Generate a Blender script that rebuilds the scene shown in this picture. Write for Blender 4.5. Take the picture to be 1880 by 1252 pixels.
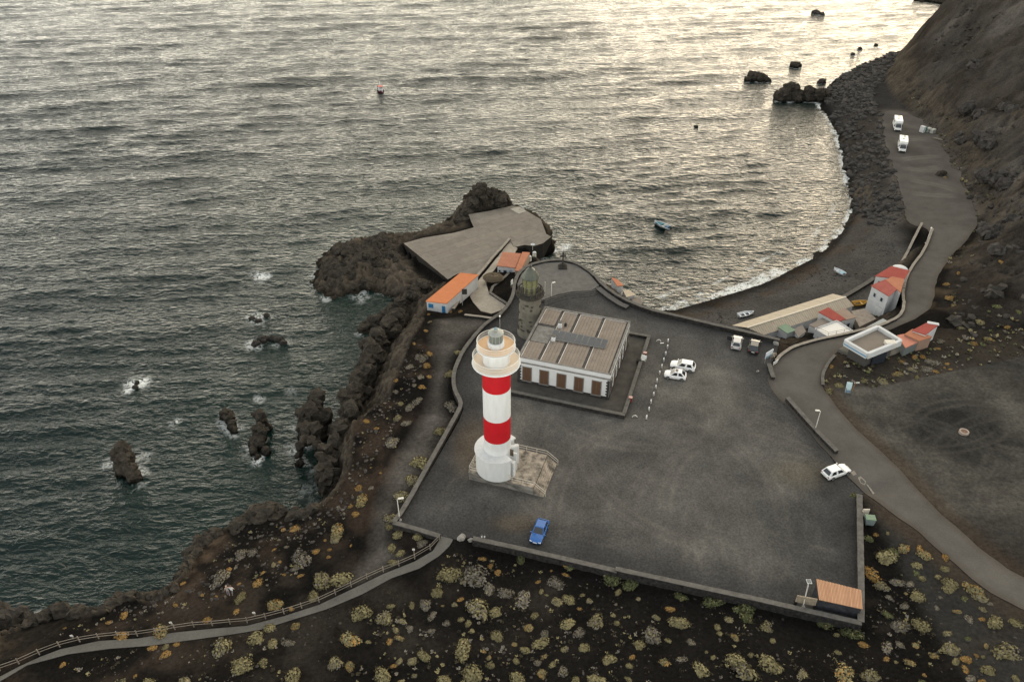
import bpy, bmesh, math, random
import numpy as np
from mathutils import Vector, Matrix
from mathutils.geometry import delaunay_2d_cdt
random.seed(7); rng = np.random.default_rng(7)
for o in list(bpy.data.objects): bpy.data.objects.remove(o)
S = bpy.context.scene
COL = S.collection
R = math.radians

# ------------------------------------------------------------------ camera
CAM_Z, PITCH, FPX = 92.0, R(35.5), 1450.0          # metres above the sea, tilt below the horizon, focal length for a 1880 px wide frame
cam = bpy.data.cameras.new('camera'); cam_o = bpy.data.objects.new('camera', cam); COL.objects.link(cam_o)
cam.sensor_width = 36.0; cam.lens = FPX * 36.0 / 1880.0
cam.clip_start = 1.0; cam.clip_end = 40000.0
cam_o.location = (0, 0, CAM_Z); cam_o.rotation_euler = (math.pi/2 - PITCH, 0, 0)
S.camera = cam_o

# ------------------------------------------------------------------ light
SUN_EL, SUN_AZ = R(9.0), R(30.0)                    # low evening sun, 30 degrees right of the view
w = bpy.data.worlds.new('World'); S.world = w; w.use_nodes = True
nt = w.node_tree; bg = nt.nodes['Background']
sky = nt.nodes.new('ShaderNodeTexSky'); sky.sky_type = 'NISHITA'; sky.sun_disc = False
sky.sun_elevation = SUN_EL; sky.sun_rotation = SUN_AZ
sky.altitude = 90; sky.air_density = 1.0; sky.dust_density = 1.0; sky.ozone_density = 1.0
# thin evening cloud over the whole sky: it softens the glow round the sun and evens out the light
tc = nt.nodes.new('ShaderNodeTexCoord'); cn = nt.nodes.new('ShaderNodeTexNoise'); cn.inputs['Scale'].default_value = 2.4; cn.inputs['Detail'].default_value = 5
nt.links.new(tc.outputs['Generated'], cn.inputs['Vector'])
cr = nt.nodes.new('ShaderNodeMapRange'); cr.inputs[1].default_value = 0.3; cr.inputs[2].default_value = 0.7; cr.inputs[3].default_value = 0.7; cr.inputs[4].default_value = 0.9
nt.links.new(cn.outputs['Fac'], cr.inputs[0])
veil = nt.nodes.new('ShaderNodeMix'); veil.data_type = 'RGBA'
dt = nt.nodes.new('ShaderNodeVectorMath'); dt.operation = 'DOT_PRODUCT'; nt.links.new(tc.outputs['Generated'], dt.inputs[0])
dt.inputs[1].default_value = (math.sin(SUN_AZ)*math.cos(SUN_EL), math.cos(SUN_AZ)*math.cos(SUN_EL), math.sin(SUN_EL))
dc = nt.nodes.new('ShaderNodeMapRange'); dc.inputs[1].default_value = 0.0; dc.inputs[2].default_value = 1.0; nt.links.new(dt.outputs['Value'], dc.inputs[0])
pw_ = nt.nodes.new('ShaderNodeMath'); pw_.operation = 'POWER'; pw_.inputs[1].default_value = 1.8; nt.links.new(dc.outputs[0], pw_.inputs[0])
gl_ = nt.nodes.new('ShaderNodeMix'); gl_.data_type = 'RGBA'; gl_.inputs[6].default_value = (3.5, 3.65, 3.7, 1); gl_.inputs[7].default_value = (14.0, 12.4, 9.4, 1)   # cloud lit through on the sun's side
nt.links.new(pw_.outputs[0], gl_.inputs[0]); # bright haze along the whole horizon
sz_ = nt.nodes.new('ShaderNodeSeparateXYZ'); nt.links.new(tc.outputs['Generated'], sz_.inputs[0])
hz = nt.nodes.new('ShaderNodeMapRange'); hz.inputs[1].default_value = 0.0; hz.inputs[2].default_value = 1.0; hz.inputs[3].default_value = 1.0; hz.inputs[4].default_value = 0.0; nt.links.new(sz_.outputs['Z'], hz.inputs[0])
hp = nt.nodes.new('ShaderNodeMath'); hp.operation = 'POWER'; hp.inputs[1].default_value = 4.0; nt.links.new(hz.outputs[0], hp.inputs[0])
hs_ = nt.nodes.new('ShaderNodeVectorMath'); hs_.operation = 'SCALE'; hs_.inputs[0].default_value = (13.6, 12.7, 10.7); nt.links.new(hp.outputs[0], hs_.inputs['Scale'])
ha = nt.nodes.new('ShaderNodeVectorMath'); ha.operation = 'ADD'; nt.links.new(gl_.outputs[2], ha.inputs[0]); nt.links.new(hs_.outputs[0], ha.inputs[1]); nt.links.new(ha.outputs[0], veil.inputs[7])
nt.links.new(cr.outputs[0], veil.inputs[0]); nt.links.new(sky.outputs[0], veil.inputs[6])
nt.links.new(veil.outputs[2], bg.inputs[0]); bg.inputs[1].default_value = 0.12
sun = bpy.data.lights.new('sun', 'SUN'); sun.energy = 0.5; sun.angle = R(50); sun.color = (1.0, 0.82, 0.62)
sun_o = bpy.data.objects.new('sun', sun); COL.objects.link(sun_o)
sd = Vector((math.sin(SUN_AZ)*math.cos(SUN_EL), math.cos(SUN_AZ)*math.cos(SUN_EL), math.sin(SUN_EL)))
sun_o.rotation_euler = sd.to_track_quat('Z', 'Y').to_euler(); sun_o.location = (60, 120, 120)
S.render.engine = 'CYCLES'; S.cycles.use_denoising = True
S.view_settings.view_transform = 'Standard'; S.view_settings.look = 'None'
S.view_settings.exposure = 1.0; S.view_settings.gamma = 1.0; S.view_settings.use_curve_mapping = False

# ------------------------------------------------------------------ helpers
ST, CT = math.sin(PITCH), math.cos(PITCH)
def P(px, py, z):
    """map position read off the survey photograph: where the sight line through (px, py) meets height z"""
    u, v = (px-940)/FPX, (626-py)/FPX
    t = (z-CAM_Z)/(-ST + v*CT)
    return (u*t, (CT + v*ST)*t)
def PL(pts, z=None):
    return [P(p[0], p[1], p[2] if len(p) > 2 else z) for p in pts]

def hsh(ix, iy, iz, seed):
    h = (ix*374761393 + iy*668265263 + iz*2147483647 + seed*1274126177) & 0xffffffff
    h = ((h ^ (h >> 13)) * 1274126177) & 0xffffffff
    return ((h ^ (h >> 16)) & 0xffff) / 65535.0
def vnoise(x, y, z=None, seed=0):
    x = np.asarray(x, float); y = np.asarray(y, float)
    if z is None:
        xi, yi = np.floor(x).astype(np.int64), np.floor(y).astype(np.int64); fx, fy = x-xi, y-yi
        fx, fy = fx*fx*(3-2*fx), fy*fy*(3-2*fy); a = hsh(xi, yi, 0, seed); b = hsh(xi+1, yi, 0, seed); c = hsh(xi, yi+1, 0, seed); d = hsh(xi+1, yi+1, 0, seed)
        return 2*((a+(b-a)*fx)*(1-fy)+(c+(d-c)*fx)*fy)-1
    z = np.asarray(z, float)
    xi, yi, zi = np.floor(x).astype(np.int64), np.floor(y).astype(np.int64), np.floor(z).astype(np.int64)
    fx, fy, fz = x-xi, y-yi, z-zi
    fx, fy, fz = fx*fx*(3-2*fx), fy*fy*(3-2*fy), fz*fz*(3-2*fz)
    r = 0
    for dx in (0, 1):
        for dy in (0, 1):
            for dz in (0, 1):
                r = r + hsh(xi+dx, yi+dy, zi+dz, seed)*(fx if dx else 1-fx)*(fy if dy else 1-fy)*(fz if dz else 1-fz)
    return r*2-1
def fbm(x, y, z=None, o=4, seed=0, ridged=False):
    a, f, s, n = 1.0, 1.0, 0.0, 0.0
    for i in range(o):
        q = vnoise(np.asarray(x)*f+i*17.3, np.asarray(y)*f+i*9.1, None if z is None else np.asarray(z)*f+i*5.7, seed+i)
        if ridged: q = 1-2*np.abs(q)
        s = s+a*q; n += a; a *= 0.5; f *= 2.03
    return s/n
def cracks(x, y, z, seed=0):
    """distance to the edges of a 3-D cell pattern, 0 in the cracks"""
    xi, yi, zi = np.floor(x).astype(np.int64), np.floor(y).astype(np.int64), np.floor(z).astype(np.int64); f1 = np.full(x.shape, 9.0); f2 = np.full(x.shape, 9.0)
    for dx in (-1, 0, 1):
        for dy in (-1, 0, 1):
            for dz in (-1, 0, 1):
                a, b, c = xi+dx, yi+dy, zi+dz; d = np.sqrt((a+hsh(a, b, c, seed)-x)**2+(b+hsh(a, b, c, seed+1)-y)**2+(c+hsh(a, b, c, seed+2)-z)**2)
                f2 = np.minimum(f2, np.maximum(f1, d)); f1 = np.minimum(f1, d)
    return f2-f1, f1
def sstep(a, b, x):
    t = np.clip((x-a)/(b-a), 0, 1); return t*t*(3-2*t)

def in_poly(X, Y, poly):
    X = np.asarray(X, float); Y = np.asarray(Y, float); r = np.zeros(X.shape, bool); n = len(poly)
    for i in range(n):
        (x1, y1), (x2, y2) = poly[i][:2], poly[(i+1) % n][:2]
        if y1 == y2: continue
        c = ((y1 > Y) != (y2 > Y)) & (X < (x2-x1)*(Y-y1)/(y2-y1)+x1)
        r ^= c
    return r
def dist_line(X, Y, line, closed=False, far=14.0):
    X = np.asarray(X, float); Y = np.asarray(Y, float); d = np.full(X.shape, 1e9)
    L = list(line)+([line[0]] if closed else [])
    if far and X.size > 2000:       # only distances up to far are wanted: look at the points near each segment
        xf, yf, df = X.ravel(), Y.ravel(), d.ravel(); o = np.argsort(yf, kind='stable'); xs_, ys_ = xf[o], yf[o]; ds_ = np.full(xs_.shape, 1e9)
        for a, b in zip(L, L[1:]):
            i0, i1 = np.searchsorted(ys_, [min(a[1], b[1])-far, max(a[1], b[1])+far]); xx = xs_[i0:i1]; k = np.nonzero((xx > min(a[0], b[0])-far) & (xx < max(a[0], b[0])+far))[0]+i0
            if not k.size: continue
            dx, dy = b[0]-a[0], b[1]-a[1]; q = dx*dx+dy*dy+1e-9; t = np.clip(((xs_[k]-a[0])*dx+(ys_[k]-a[1])*dy)/q, 0, 1); ds_[k] = np.minimum(ds_[k], np.hypot(xs_[k]-a[0]-t*dx, ys_[k]-a[1]-t*dy))
        df[o] = ds_; return df.reshape(X.shape)
    for a, b in zip(L, L[1:]):
        dx, dy = b[0]-a[0], b[1]-a[1]; q = dx*dx+dy*dy+1e-9
        t = np.clip(((X-a[0])*dx+(Y-a[1])*dy)/q, 0, 1)
        d = np.minimum(d, np.hypot(X-a[0]-t*dx, Y-a[1]-t*dy))
    return d
def resample(line, step):
    out = [tuple(line[0])]
    for a, b in zip(line, line[1:]):
        n = max(1, int(math.dist(a[:2], b[:2])/step))
        for i in range(1, n+1):
            out.append(tuple(a[k]+(b[k]-a[k])*i/n for k in range(len(a))))
    return out
def smooth_line(line, it=2):
    for _ in range(it):
        o = [line[0]]
        for a, b in zip(line, line[1:]):
            o.append(tuple(.75*a[k]+.25*b[k] for k in range(len(a)))); o.append(tuple(.25*a[k]+.75*b[k] for k in range(len(a))))
        o.append(line[-1]); line = o
    return line

# ------------------------------------------------------------------ materials
MATS = {}
def nodes_of(m):
    m.use_nodes = True; n = m.node_tree; return n, n.nodes['Principled BSDF']
def mat(name, col, rough=0.7, var=0.12, scale=3.0, bump=0.0, metal=0.0, spec=0.5, col2=None, amt=0.5, rnd=0.0, coat=0.0, emit=None, stretch=(1,1,1), bscale=None, detail=5, wet=0.0):
    """principled paint / stone / metal with world-space mottling, optional second tone and relief"""
    if name in MATS: return MATS[name]
    m = bpy.data.materials.new(name); n, b = nodes_of(m); N, L = n.nodes, n.links
    geo = N.new('ShaderNodeNewGeometry'); mp = N.new('ShaderNodeMapping'); mp.inputs['Scale'].default_value = stretch
    L.new(geo.outputs['Position'], mp.inputs['Vector'])
    no = N.new('ShaderNodeTexNoise'); no.inputs['Scale'].default_value = scale; no.inputs['Detail'].default_value = detail; no.inputs['Roughness'].default_value = 0.65
    L.new(mp.outputs[0], no.inputs['Vector'])
    rp = N.new('ShaderNodeValToRGB')
    c2 = col2 or tuple(c*(1-var) for c in col)
    c1 = tuple(min(1, c*(1+var)) for c in col) if col2 is None else col
    rp.color_ramp.elements[0].position = 0.5-amt*0.4; rp.color_ramp.elements[1].position = 0.5+amt*0.4
    rp.color_ramp.elements[0].color = (*c2, 1); rp.color_ramp.elements[1].color = (*c1, 1)
    L.new(no.outputs['Fac'], rp.inputs[0]); out = rp.outputs[0]
    if rnd:
        oi = N.new('ShaderNodeObjectInfo'); hs = N.new('ShaderNodeHueSaturation'); mr = N.new('ShaderNodeMapRange')
        mr.inputs['To Min'].default_value = 1-rnd; mr.inputs['To Max'].default_value = 1+rnd
        L.new(oi.outputs['Random'], mr.inputs[0]); L.new(mr.outputs[0], hs.inputs['Value']); L.new(out, hs.inputs['Color']); out = hs.outputs[0]
    if wet: # rock darkened by spray up to this height above the sea
        sx = N.new('ShaderNodeSeparateXYZ'); L.new(geo.outputs['Position'], sx.inputs[0]); wa = N.new('ShaderNodeMath'); wa.operation = 'ADD'; L.new(sx.outputs['Z'], wa.inputs[0]); L.new(no.outputs['Fac'], wa.inputs[1])
        wm = N.new('ShaderNodeMapRange'); wm.inputs[1].default_value = wet+0.1; wm.inputs[2].default_value = wet+0.9; wm.inputs[3].default_value = 0.22; wm.inputs[4].default_value = 1.0; L.new(wa.outputs[0], wm.inputs[0])
        vs = N.new('ShaderNodeVectorMath'); vs.operation = 'SCALE'; L.new(out, vs.inputs[0]); L.new(wm.outputs[0], vs.inputs['Scale']); out = vs.outputs[0]
    L.new(out, b.inputs['Base Color'])
    b.inputs['Roughness'].default_value = rough; b.inputs['Metallic'].default_value = metal
    b.inputs['Specular IOR Level'].default_value = spec; b.inputs['Coat Weight'].default_value = coat
    if bump:
        n2 = N.new('ShaderNodeTexNoise'); n2.inputs['Scale'].default_value = bscale or scale*3; n2.inputs['Detail'].default_value = 4
        L.new(mp.outputs[0], n2.inputs['Vector'])
        bp = N.new('ShaderNodeBump'); bp.inputs['Distance'].default_value = bump; bp.inputs['Strength'].default_value = 1.0
        L.new(n2.outputs['Fac'], bp.inputs['Height']); L.new(bp.outputs[0], b.inputs['Normal'])
    MATS[name] = m; return m

def earth(name, fine=2.5, fine_amt=0.45, bump=0.08, tracks=0.0, rock=0.0, speck=0.0):
    """ground: vertex colour of the soil type, broken up by grit, stones and wheel marks"""
    m = bpy.data.materials.new(name); n, b = nodes_of(m); N, L = n.nodes, n.links
    at = N.new('ShaderNodeAttribute'); at.attribute_name = 'soil'
    geo = N.new('ShaderNodeNewGeometry')
    def noise(sc, det=6, rg=0.65):
        q = N.new('ShaderNodeTexNoise'); q.inputs['Scale'].default_value = sc; q.inputs['Detail'].default_value = det; q.inputs['Roughness'].default_value = rg
        L.new(geo.outputs['Position'], q.inputs['Vector']); return q.outputs['Fac']
    def mrange(s, a, b_, c, d):
        q = N.new('ShaderNodeMapRange'); q.inputs[1].default_value = a; q.inputs[2].default_value = b_; q.inputs[3].default_value = c; q.inputs[4].default_value = d
        L.new(s, q.inputs[0]); return q.outputs[0]
    def math_(op, s, t):
        q = N.new('ShaderNodeMath'); q.operation = op
        for i, v in enumerate((s, t)):
            if isinstance(v, (int, float)): q.inputs[i].default_value = v
            else: L.new(v, q.inputs[i])
        return q.outputs[0]
    f1 = mrange(noise(fine), 0.3, 0.7, 1-fine_amt, 1+fine_amt)
    f2 = mrange(noise(0.22, 5), 0.3, 0.7, 0.84, 1.16)
    f = math_('MULTIPLY', f1, f2)
    mul = N.new('ShaderNodeVectorMath'); mul.operation = 'SCALE'; L.new(at.outputs['Color'], mul.inputs[0]); L.new(f, mul.inputs['Scale'])
    out = mul.outputs[0]
    if speck:
        vo = N.new('ShaderNodeTexVoronoi'); vo.inputs['Scale'].default_value = 1.7; L.new(geo.outputs['Position'], vo.inputs['Vector'])
        sp = mrange(vo.outputs['Distance'], 0.05, 0.12, 1, 0); sp = math_('MULTIPLY', sp, mrange(noise(0.35, 3), 0.5, 0.6, 0, speck))
        mx = N.new('ShaderNodeMix'); mx.data_type = 'RGBA'; L.new(sp, mx.inputs[0]); L.new(out, mx.inputs[6]); mx.inputs[7].default_value = (0.13, 0.115, 0.1, 1); out = mx.outputs[2]
    L.new(out, b.inputs['Base Color']); b.inputs['Roughness'].default_value = 1.0; b.inputs['Specular IOR Level'].default_value = 0.0
    h = noise(3.5, 7, 0.7)
    if rock:
        vo = N.new('ShaderNodeTexVoronoi'); vo.inputs['Scale'].default_value = 0.9; L.new(geo.outputs['Position'], vo.inputs['Vector'])
        h = math_('ADD', h, math_('MULTIPLY', vo.outputs['Distance'], rock))
    bp = N.new('ShaderNodeBump'); bp.inputs['Distance'].default_value = bump; bp.inputs['Strength'].default_value = 1
    L.new(h, bp.inputs['Height']); L.new(bp.outputs[0], b.inputs['Normal'])
    return m

# ------------------------------------------------------------------ mesh helpers
class MB:
    """collects vertices and faces, build() links them as one object"""
    def __init__(s): s.v, s.f, s.mi = [], [], []
    def add(s, vs, fs, mi=0):
        k = len(s.v); s.v += [tuple(p) for p in vs]; s.f += [tuple(i+k for i in f) for f in fs]; s.mi += [mi]*len(fs); return s
    def box(s, c, d, rz=0.0, mi=0, taper=1.0):
        cx, cy, cz = c; hx, hy, hz = d[0]/2, d[1]/2, d[2]/2; ca, sa = math.cos(rz), math.sin(rz); vs = []
        for sz in (-1, 1):
            k = taper if sz > 0 else 1
            for sx, sy in ((-1,-1),(1,-1),(1,1),(-1,1)):
                x, y = sx*hx*k, sy*hy*k; vs.append((cx+x*ca-y*sa, cy+x*sa+y*ca, cz+sz*hz))
        return s.add(vs, [(3,2,1,0),(4,5,6,7),(0,1,5,4),(1,2,6,5),(2,3,7,6),(3,0,4,7)], mi)
    def hexa(s, lo, hi, mi=0):
        return s.add(list(lo)+list(hi), [(3,2,1,0),(4,5,6,7),(0,1,5,4),(1,2,6,5),(2,3,7,6),(3,0,4,7)], mi)
    def prism(s, poly, z0, z1, mi=0):
        n = len(poly); a = sum(poly[i][0]*poly[(i+1)%n][1]-poly[(i+1)%n][0]*poly[i][1] for i in range(n))
        if a < 0: poly = poly[::-1]
        zf = (lambda z: z if callable(z) else (lambda x, y: z)); f0, f1 = zf(z0), zf(z1)
        vs = [(p[0], p[1], f0(*p[:2])) for p in poly]+[(p[0], p[1], f1(*p[:2])) for p in poly]
        return s.add(vs, [tuple(range(n))[::-1], tuple(range(n, 2*n))]+[(i, (i+1)%n, n+(i+1)%n, n+i) for i in range(n)], mi)
    def lathe(s, prof, c=(0,0,0), n=32, mi=0, cap=True, a0=0.0, a1=2*math.pi):
        full = abs(a1-a0-2*math.pi) < 1e-6; m = n if full else n+1; vs, fs = [], []
        for r, z in prof:
            for i in range(m):
                a = a0+(a1-a0)*i/n; vs.append((c[0]+r*math.cos(a), c[1]+r*math.sin(a), c[2]+z))
        for j in range(len(prof)-1):
            for i in range(n):
                i2 = (i+1) % m; fs.append((j*m+i, j*m+i2, (j+1)*m+i2, (j+1)*m+i))
        if cap and full:
            fs.append(tuple(range(m))[::-1]); k = (len(prof)-1)*m; fs.append(tuple(range(k, k+m)))
        return s.add(vs, fs, mi)
    def tube(s, pts, r, n=6, mi=0, closed=False):
        pts = [Vector(p) for p in pts]; m = len(pts); vs, fs = [], []
        for i, p in enumerate(pts):
            d = (pts[(i+1) % m if closed else min(i+1, m-1)]-pts[(i-1) % m if closed else max(i-1, 0)]).normalized()
            u = d.cross(Vector((0,0,1)))
            if u.length < 1e-3: u = Vector((1,0,0))
            u.normalize(); v = u.cross(d).normalized(); rr = r[i] if isinstance(r, (list, tuple)) else r
            for k in range(n):
                a = 2*math.pi*k/n; vs.append(p+u*math.cos(a)*rr+v*math.sin(a)*rr)
        for i in range(m if closed else m-1):
            j = (i+1) % m
            for k in range(n):
                k2 = (k+1) % n; fs.append((i*n+k, j*n+k, j*n+k2, i*n+k2))
        if not closed: fs += [tuple(range(n)), tuple(range((m-1)*n, m*n))[::-1]]
        return s.add(vs, fs, mi)
    def bar(s, a, b, w, h, mi=0):
        a, b = Vector(a), Vector(b); d = (b-a).normalized(); u = d.cross(Vector((0,0,1)))
        if u.length < 1e-3: u = Vector((1,0,0))
        u = u.normalized()*w/2; v = u.cross(d).normalized()*h/2
        return s.add([a-u-v, a+u-v, a+u+v, a-u+v, b-u-v, b+u-v, b+u+v, b-u+v], [(0,1,2,3),(7,6,5,4),(0,4,5,1),(1,5,6,2),(2,6,7,3),(3,7,4,0)], mi)
    def mesh(s, name='m', smooth=False):
        me = bpy.data.meshes.new(name); me.from_pydata(s.v, [], s.f); me.update()
        bm = bmesh.new(); bm.from_mesh(me); bmesh.ops.recalc_face_normals(bm, faces=bm.faces); bm.to_mesh(me); bm.free()
        if len(set(s.mi)) > 1: me.polygons.foreach_set('material_index', s.mi)
        if smooth: me.shade_smooth()
        return me
    def build(s, name, mats, parent=None, smooth=False, loc=None, rz=0.0, bevel=0.0):
        return obj(name, s.mesh(name, smooth), mats, parent, loc, rz, bevel)
def obj(name, me, mats, parent=None, loc=None, rz=0.0, bevel=0.0):
    o = bpy.data.objects.new(name, me); COL.objects.link(o)
    if not len(me.materials):
        for q in (mats if isinstance(mats, (list, tuple)) else [mats]): me.materials.append(q)
    if parent: o.parent = parent
    if loc is not None: o.location = loc
    o.rotation_euler.z = rz
    if bevel:
        b = o.modifiers.new('edge', 'BEVEL'); b.width = bevel; b.segments = 2; b.limit_method = 'ANGLE'
    return o
def tag(o, label, cat, group=None, kind=None):
    if label: o['label'] = label
    if cat: o['category'] = cat
    if group: o['group'] = group
    if kind: o['kind'] = kind
    elif cat: o['kind'] = 'thing'
    return o
def thing(name, label, cat, loc=(0,0,0), rz=0.0, group=None):
    o = bpy.data.objects.new(name, None); COL.objects.link(o); o.location = loc; o.rotation_euler.z = rz; o.empty_display_size = 0.3
    return tag(o, label, cat, group)
def structure(o): o['kind'] = 'structure'; return o
def copy_tree(o, parent=None):
    c = o.copy(); COL.objects.link(c); c.parent = parent
    for ch in [q for q in bpy.data.objects if q.parent == o]: copy_tree(ch, c)
    return c
# ------------------------------------------------------------------ the lie of the land (heights in metres above the sea)
PZ = 12.0
CLIFFTOP = [(-120,1215,8),(-40,1180,7.5),(10,1165,6),(50,1151,6),(80,1136,6),(105,1121,6.5),(150,1128,8),(195,1126,8.5),(225,1093,8),(270,1101,9),(320,1093,9),(330,1066,8.5),(350,1041,8),(355,1011,7),(390,978,6.5),(415,972,6.5),(440,951,6.5),(470,931,6.5),(495,926,6.5),(515,936,7),(550,951,8),(575,938,9),(597,921,9.5)]
CLIFFTOP2 = [(610,905,9.5),(625,885,10),(642,850,10.5),(646,800,10.5),(650,775,11),(665,762,11),(710,748,11),(722,710,11),(735,675,11),(750,640,11),(762,615,10.8),(778,590,9.5)]
COAST_W = [(597,905),(592,880),(594,855),(606,838),(622,822),(636,806),(646,785),(652,762),(657,740),(661,720),(667,702),(680,670),(695,650),(712,634),(732,618),(750,606),(757,599),(742,594),(716,599),(694,604),(676,613),(661,606),(664,597),(690,584),(715,572),(730,560),(733,548),(722,540),(700,535),(665,533),(640,542),(612,546),(590,538),(582,520),(582,497),(587,478),(600,465),(618,455),(640,448),(665,440),(700,436),(740,432),(775,428),(800,420),(820,412),(833,398),(840,388),(850,376),(858,366),(866,352),(890,347),(912,352),(930,366),(942,384),(962,378),(985,398),(1001,410),(1008,428),(1016,447),(1017,462),(1004,472),(985,472),(968,470)]
COAST_E = [(6,155),(10,150),(17,148),(24,144),(29,141)]
BEACH = [(1215,572),(1240,568),(1290,553),(1350,535),(1400,520),(1450,495),(1490,475),(1520,457),(1545,430),(1560,405),(1570,385),(1568,360),(1556,330),(1550,300),(1545,270),(1535,240),(1520,215),(1505,198),(1508,175),(1530,147),(1560,131),(1600,113),(1640,98)]
COAST_FAR = [(161,331),(180,338),(220,345),(330,352)]
top_xy = [P(*p)+(p[2],) for p in CLIFFTOP]
hid = [(x-2.6, y+3.4) for x, y, z in top_xy]                         # foot of the cliff, out of sight below its edge
hid = [h for h in hid if h[1] < 84]
coast = hid + [(-28.5, 84.0)] + [P(a, b, 0) for a, b in COAST_W] + COAST_E + [P(a, b, 0) for a, b in BEACH] + COAST_FAR
coast = resample(coast, 3.0)
land_poly = [(-300, 40)] + coast + [(400, 352), (400, -40), (-300, -40)]

ROAD_R = [(80.6,127.2,9.7),(85.7,136.4,9),(92.7,146.6,8.2),(102.7,157.5,7.6),(109.3,166.0,7.3),(113.4,178.3,7),(118.2,195.9,6.5),(123.4,215.3,6.3),(126.4,231.1,6),(125.6,243.0,6),(127,262,5),(131,276,4),(137,292,2.5),(148,314,1.5),(156,327,1)]
LINES = []
def line(pts, step=2.5): LINES.append(resample(pts, step))
def lpx(pts, step=2.5): line([P(*p)+(p[2],) for p in pts], step)
line([c+(0.0,) for c in coast], 1e9)
lpx(CLIFFTOP); lpx(CLIFFTOP2)
# the lava tongue by the slip, and the rock at its seaward end
def lob(pts): lpx([(a, b, max(0.5, z-1.5)) for a, b, z in pts])
lob([(672,603,1.3),(700,590,2.5),(730,578,3.5),(765,560,4.5),(790,545,4.5)]); lob([(735,530,2.2),(700,515,3),(650,520,3.2),(615,525,3.0),(600,505,3.5),(610,480,3.5),(650,470,3.8),(690,460,3.9),(725,455,3.6)])
lob([(640,495,4.6),(690,490,4.2),(730,490,3.2)]); lob([(750,470,2.6),(775,500,2.4),(800,525,2.6)]); lpx([(745,535,2.6),(780,545,3.6)])
lpx([(741,445,3.9),(777,436,3.9),(833,427,3.8),(869,417,3.8),(861,394,3.8),(897,387,3.8),(938,378,3.8)])
lob([(790,424,2.6),(830,410,2.8),(852,388,3.5)]); lob([(868,370,5.0),(884,358,7.2),(897,362,6.4),(915,370,4.4)])
# concrete slip and the ramp up to the lighthouse
lpx([(743,448,3.8),(822,512,3.8)]); lpx([(880,503,4.2),(935,438,3.8),(1003,430,3.8),(993,403,3.8),(967,388,3.8),(952,381,3.8)])
lpx([(1012,435,3.8),(997,447,3.8),(980,452,3.8),(963,450,3.8),(950,453,3.8),(943,466,4.4)])
lpx([(840,470,3.8),(900,430,3.8)],4); lpx([(820,485,3.8),(870,480,3.8)],4)
lpx([(935,567,9.3),(917,553,8.9),(898,540,8.2),(890,513,6.6),(907,497,5.8),(925,470,4.6)]); lpx([(903,577,9.0),(883,572,8.6),(868,555,7.8),(863,545,7.3),(866,530,6.8),(877,517,6.1),(897,493,5.3),(917,467,4.5)])
lpx([(950,515,8),(945,540,9.5),(940,560,10.5)]); lpx([(960,490,6.5),(985,478,6)])
lpx([(782,570,7.6),(822,576,7.8),(850,575,8.6)]); lpx([(790,552,6.2),(843,510,4.4)]); lpx([(825,558,6.8),(878,508,4.8)])
lpx([(785,590,9.2),(830,582,9.3),(870,581,9.4),(905,590,10.2)]); lpx([(800,640,10.6),(860,610,10.4)]); lpx([(790,700,11.2),(815,740,11.3)]); lpx([(740,800,11.2),(700,870,11.2),(670,930,11.2),(640,1000,10.6)])
lpx([(775,640,10.8),(760,700,11),(740,760,11),(690,830,11),(655,900,10.6)])
# left edge track and the ground below the wall
WALL_L = [(722,958),(740,935),(790,846),(838,760),(847,742),(843,730),(835,716),(832,698),(834,680),(840,664),(850,643),(867,620),(887,597),(903,585),(917,576)]
lpx([(a-7, b+3, 11.3) for a, b in WALL_L[:-3]])
lpx([(600,960,9.6),(560,985,9.3),(500,1010,9.4),(440,1040,9.2),(400,1075,9.6),(380,1110,9.8)]); lpx([(460,965,8.2),(500,960,8.2),(470,985,8.4)])
lpx([(0,1222,10.3),(110,1183,10.4),(250,1166,10.5),(390,1148,10.6),(520,1128,10.8),(645,1080,11.2),(760,1030,11.6),(806,988,11.9)])
lpx([(0,1252,10.3),(50,1222,10.35),(125,1202,10.4),(280,1186,10.5),(425,1166,10.6),(540,1138,10.8),(665,1092,11.2),(770,1046,11.6),(830,996,11.95)])
lpx([(280,1252,11.6),(600,1200,12.0),(850,1130,12.0)]); lpx([(400,1290,12.6),(940,1275,13.2),(1500,1275,13.6),(1900,1260,15)],4)
lpx([(-300,1500,13),(400,1600,15),(940,1600,16),(1500,1600,16),(2300,1500,18)],6); lpx([(-250,1290,10)],4)
# ground under and round the car park
FRONT = [(862,987),(960,1008),(1060,1032),(1135,1050),(1260,1075),(1400,1106),(1500,1130),(1584,1146)]
lpx([(a, b+16, 11.2) for a, b in FRONT]); lpx([(a, b-4, PZ) for a, b in FRONT]); lpx([(880,1060,11.6),(1200,1130,11.8),(1450,1180,12.2)])
lpx([(1594,1150,11.6),(1600,1060,11.8),(1600,985,11.9),(1594,905,12)]); lpx([(1574,1140,PZ),(1574,905,PZ)])
lpx([(740,950,PZ),(770,900,PZ),(848,760,PZ),(850,735,PZ),(843,710,PZ),(850,655,PZ),(880,610,PZ),(915,585,PZ),(950,560,PZ),(955,520,PZ),(975,495,PZ),(1010,485,PZ),(1055,488,PZ),(1085,510,PZ),(1110,538,PZ),(1150,560,PZ),(1230,583,PZ),(1300,595,PZ),(1365,612,PZ),(1428,628,PZ)])
lpx([(900,800,PZ),(1000,950,PZ),(1250,1000,PZ),(1500,1050,PZ),(1500,900,PZ),(1300,800,PZ),(1200,650,PZ),(1100,800,PZ),(1050,600,PZ),(1350,680,PZ),(1450,800,PZ)],4)
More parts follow.
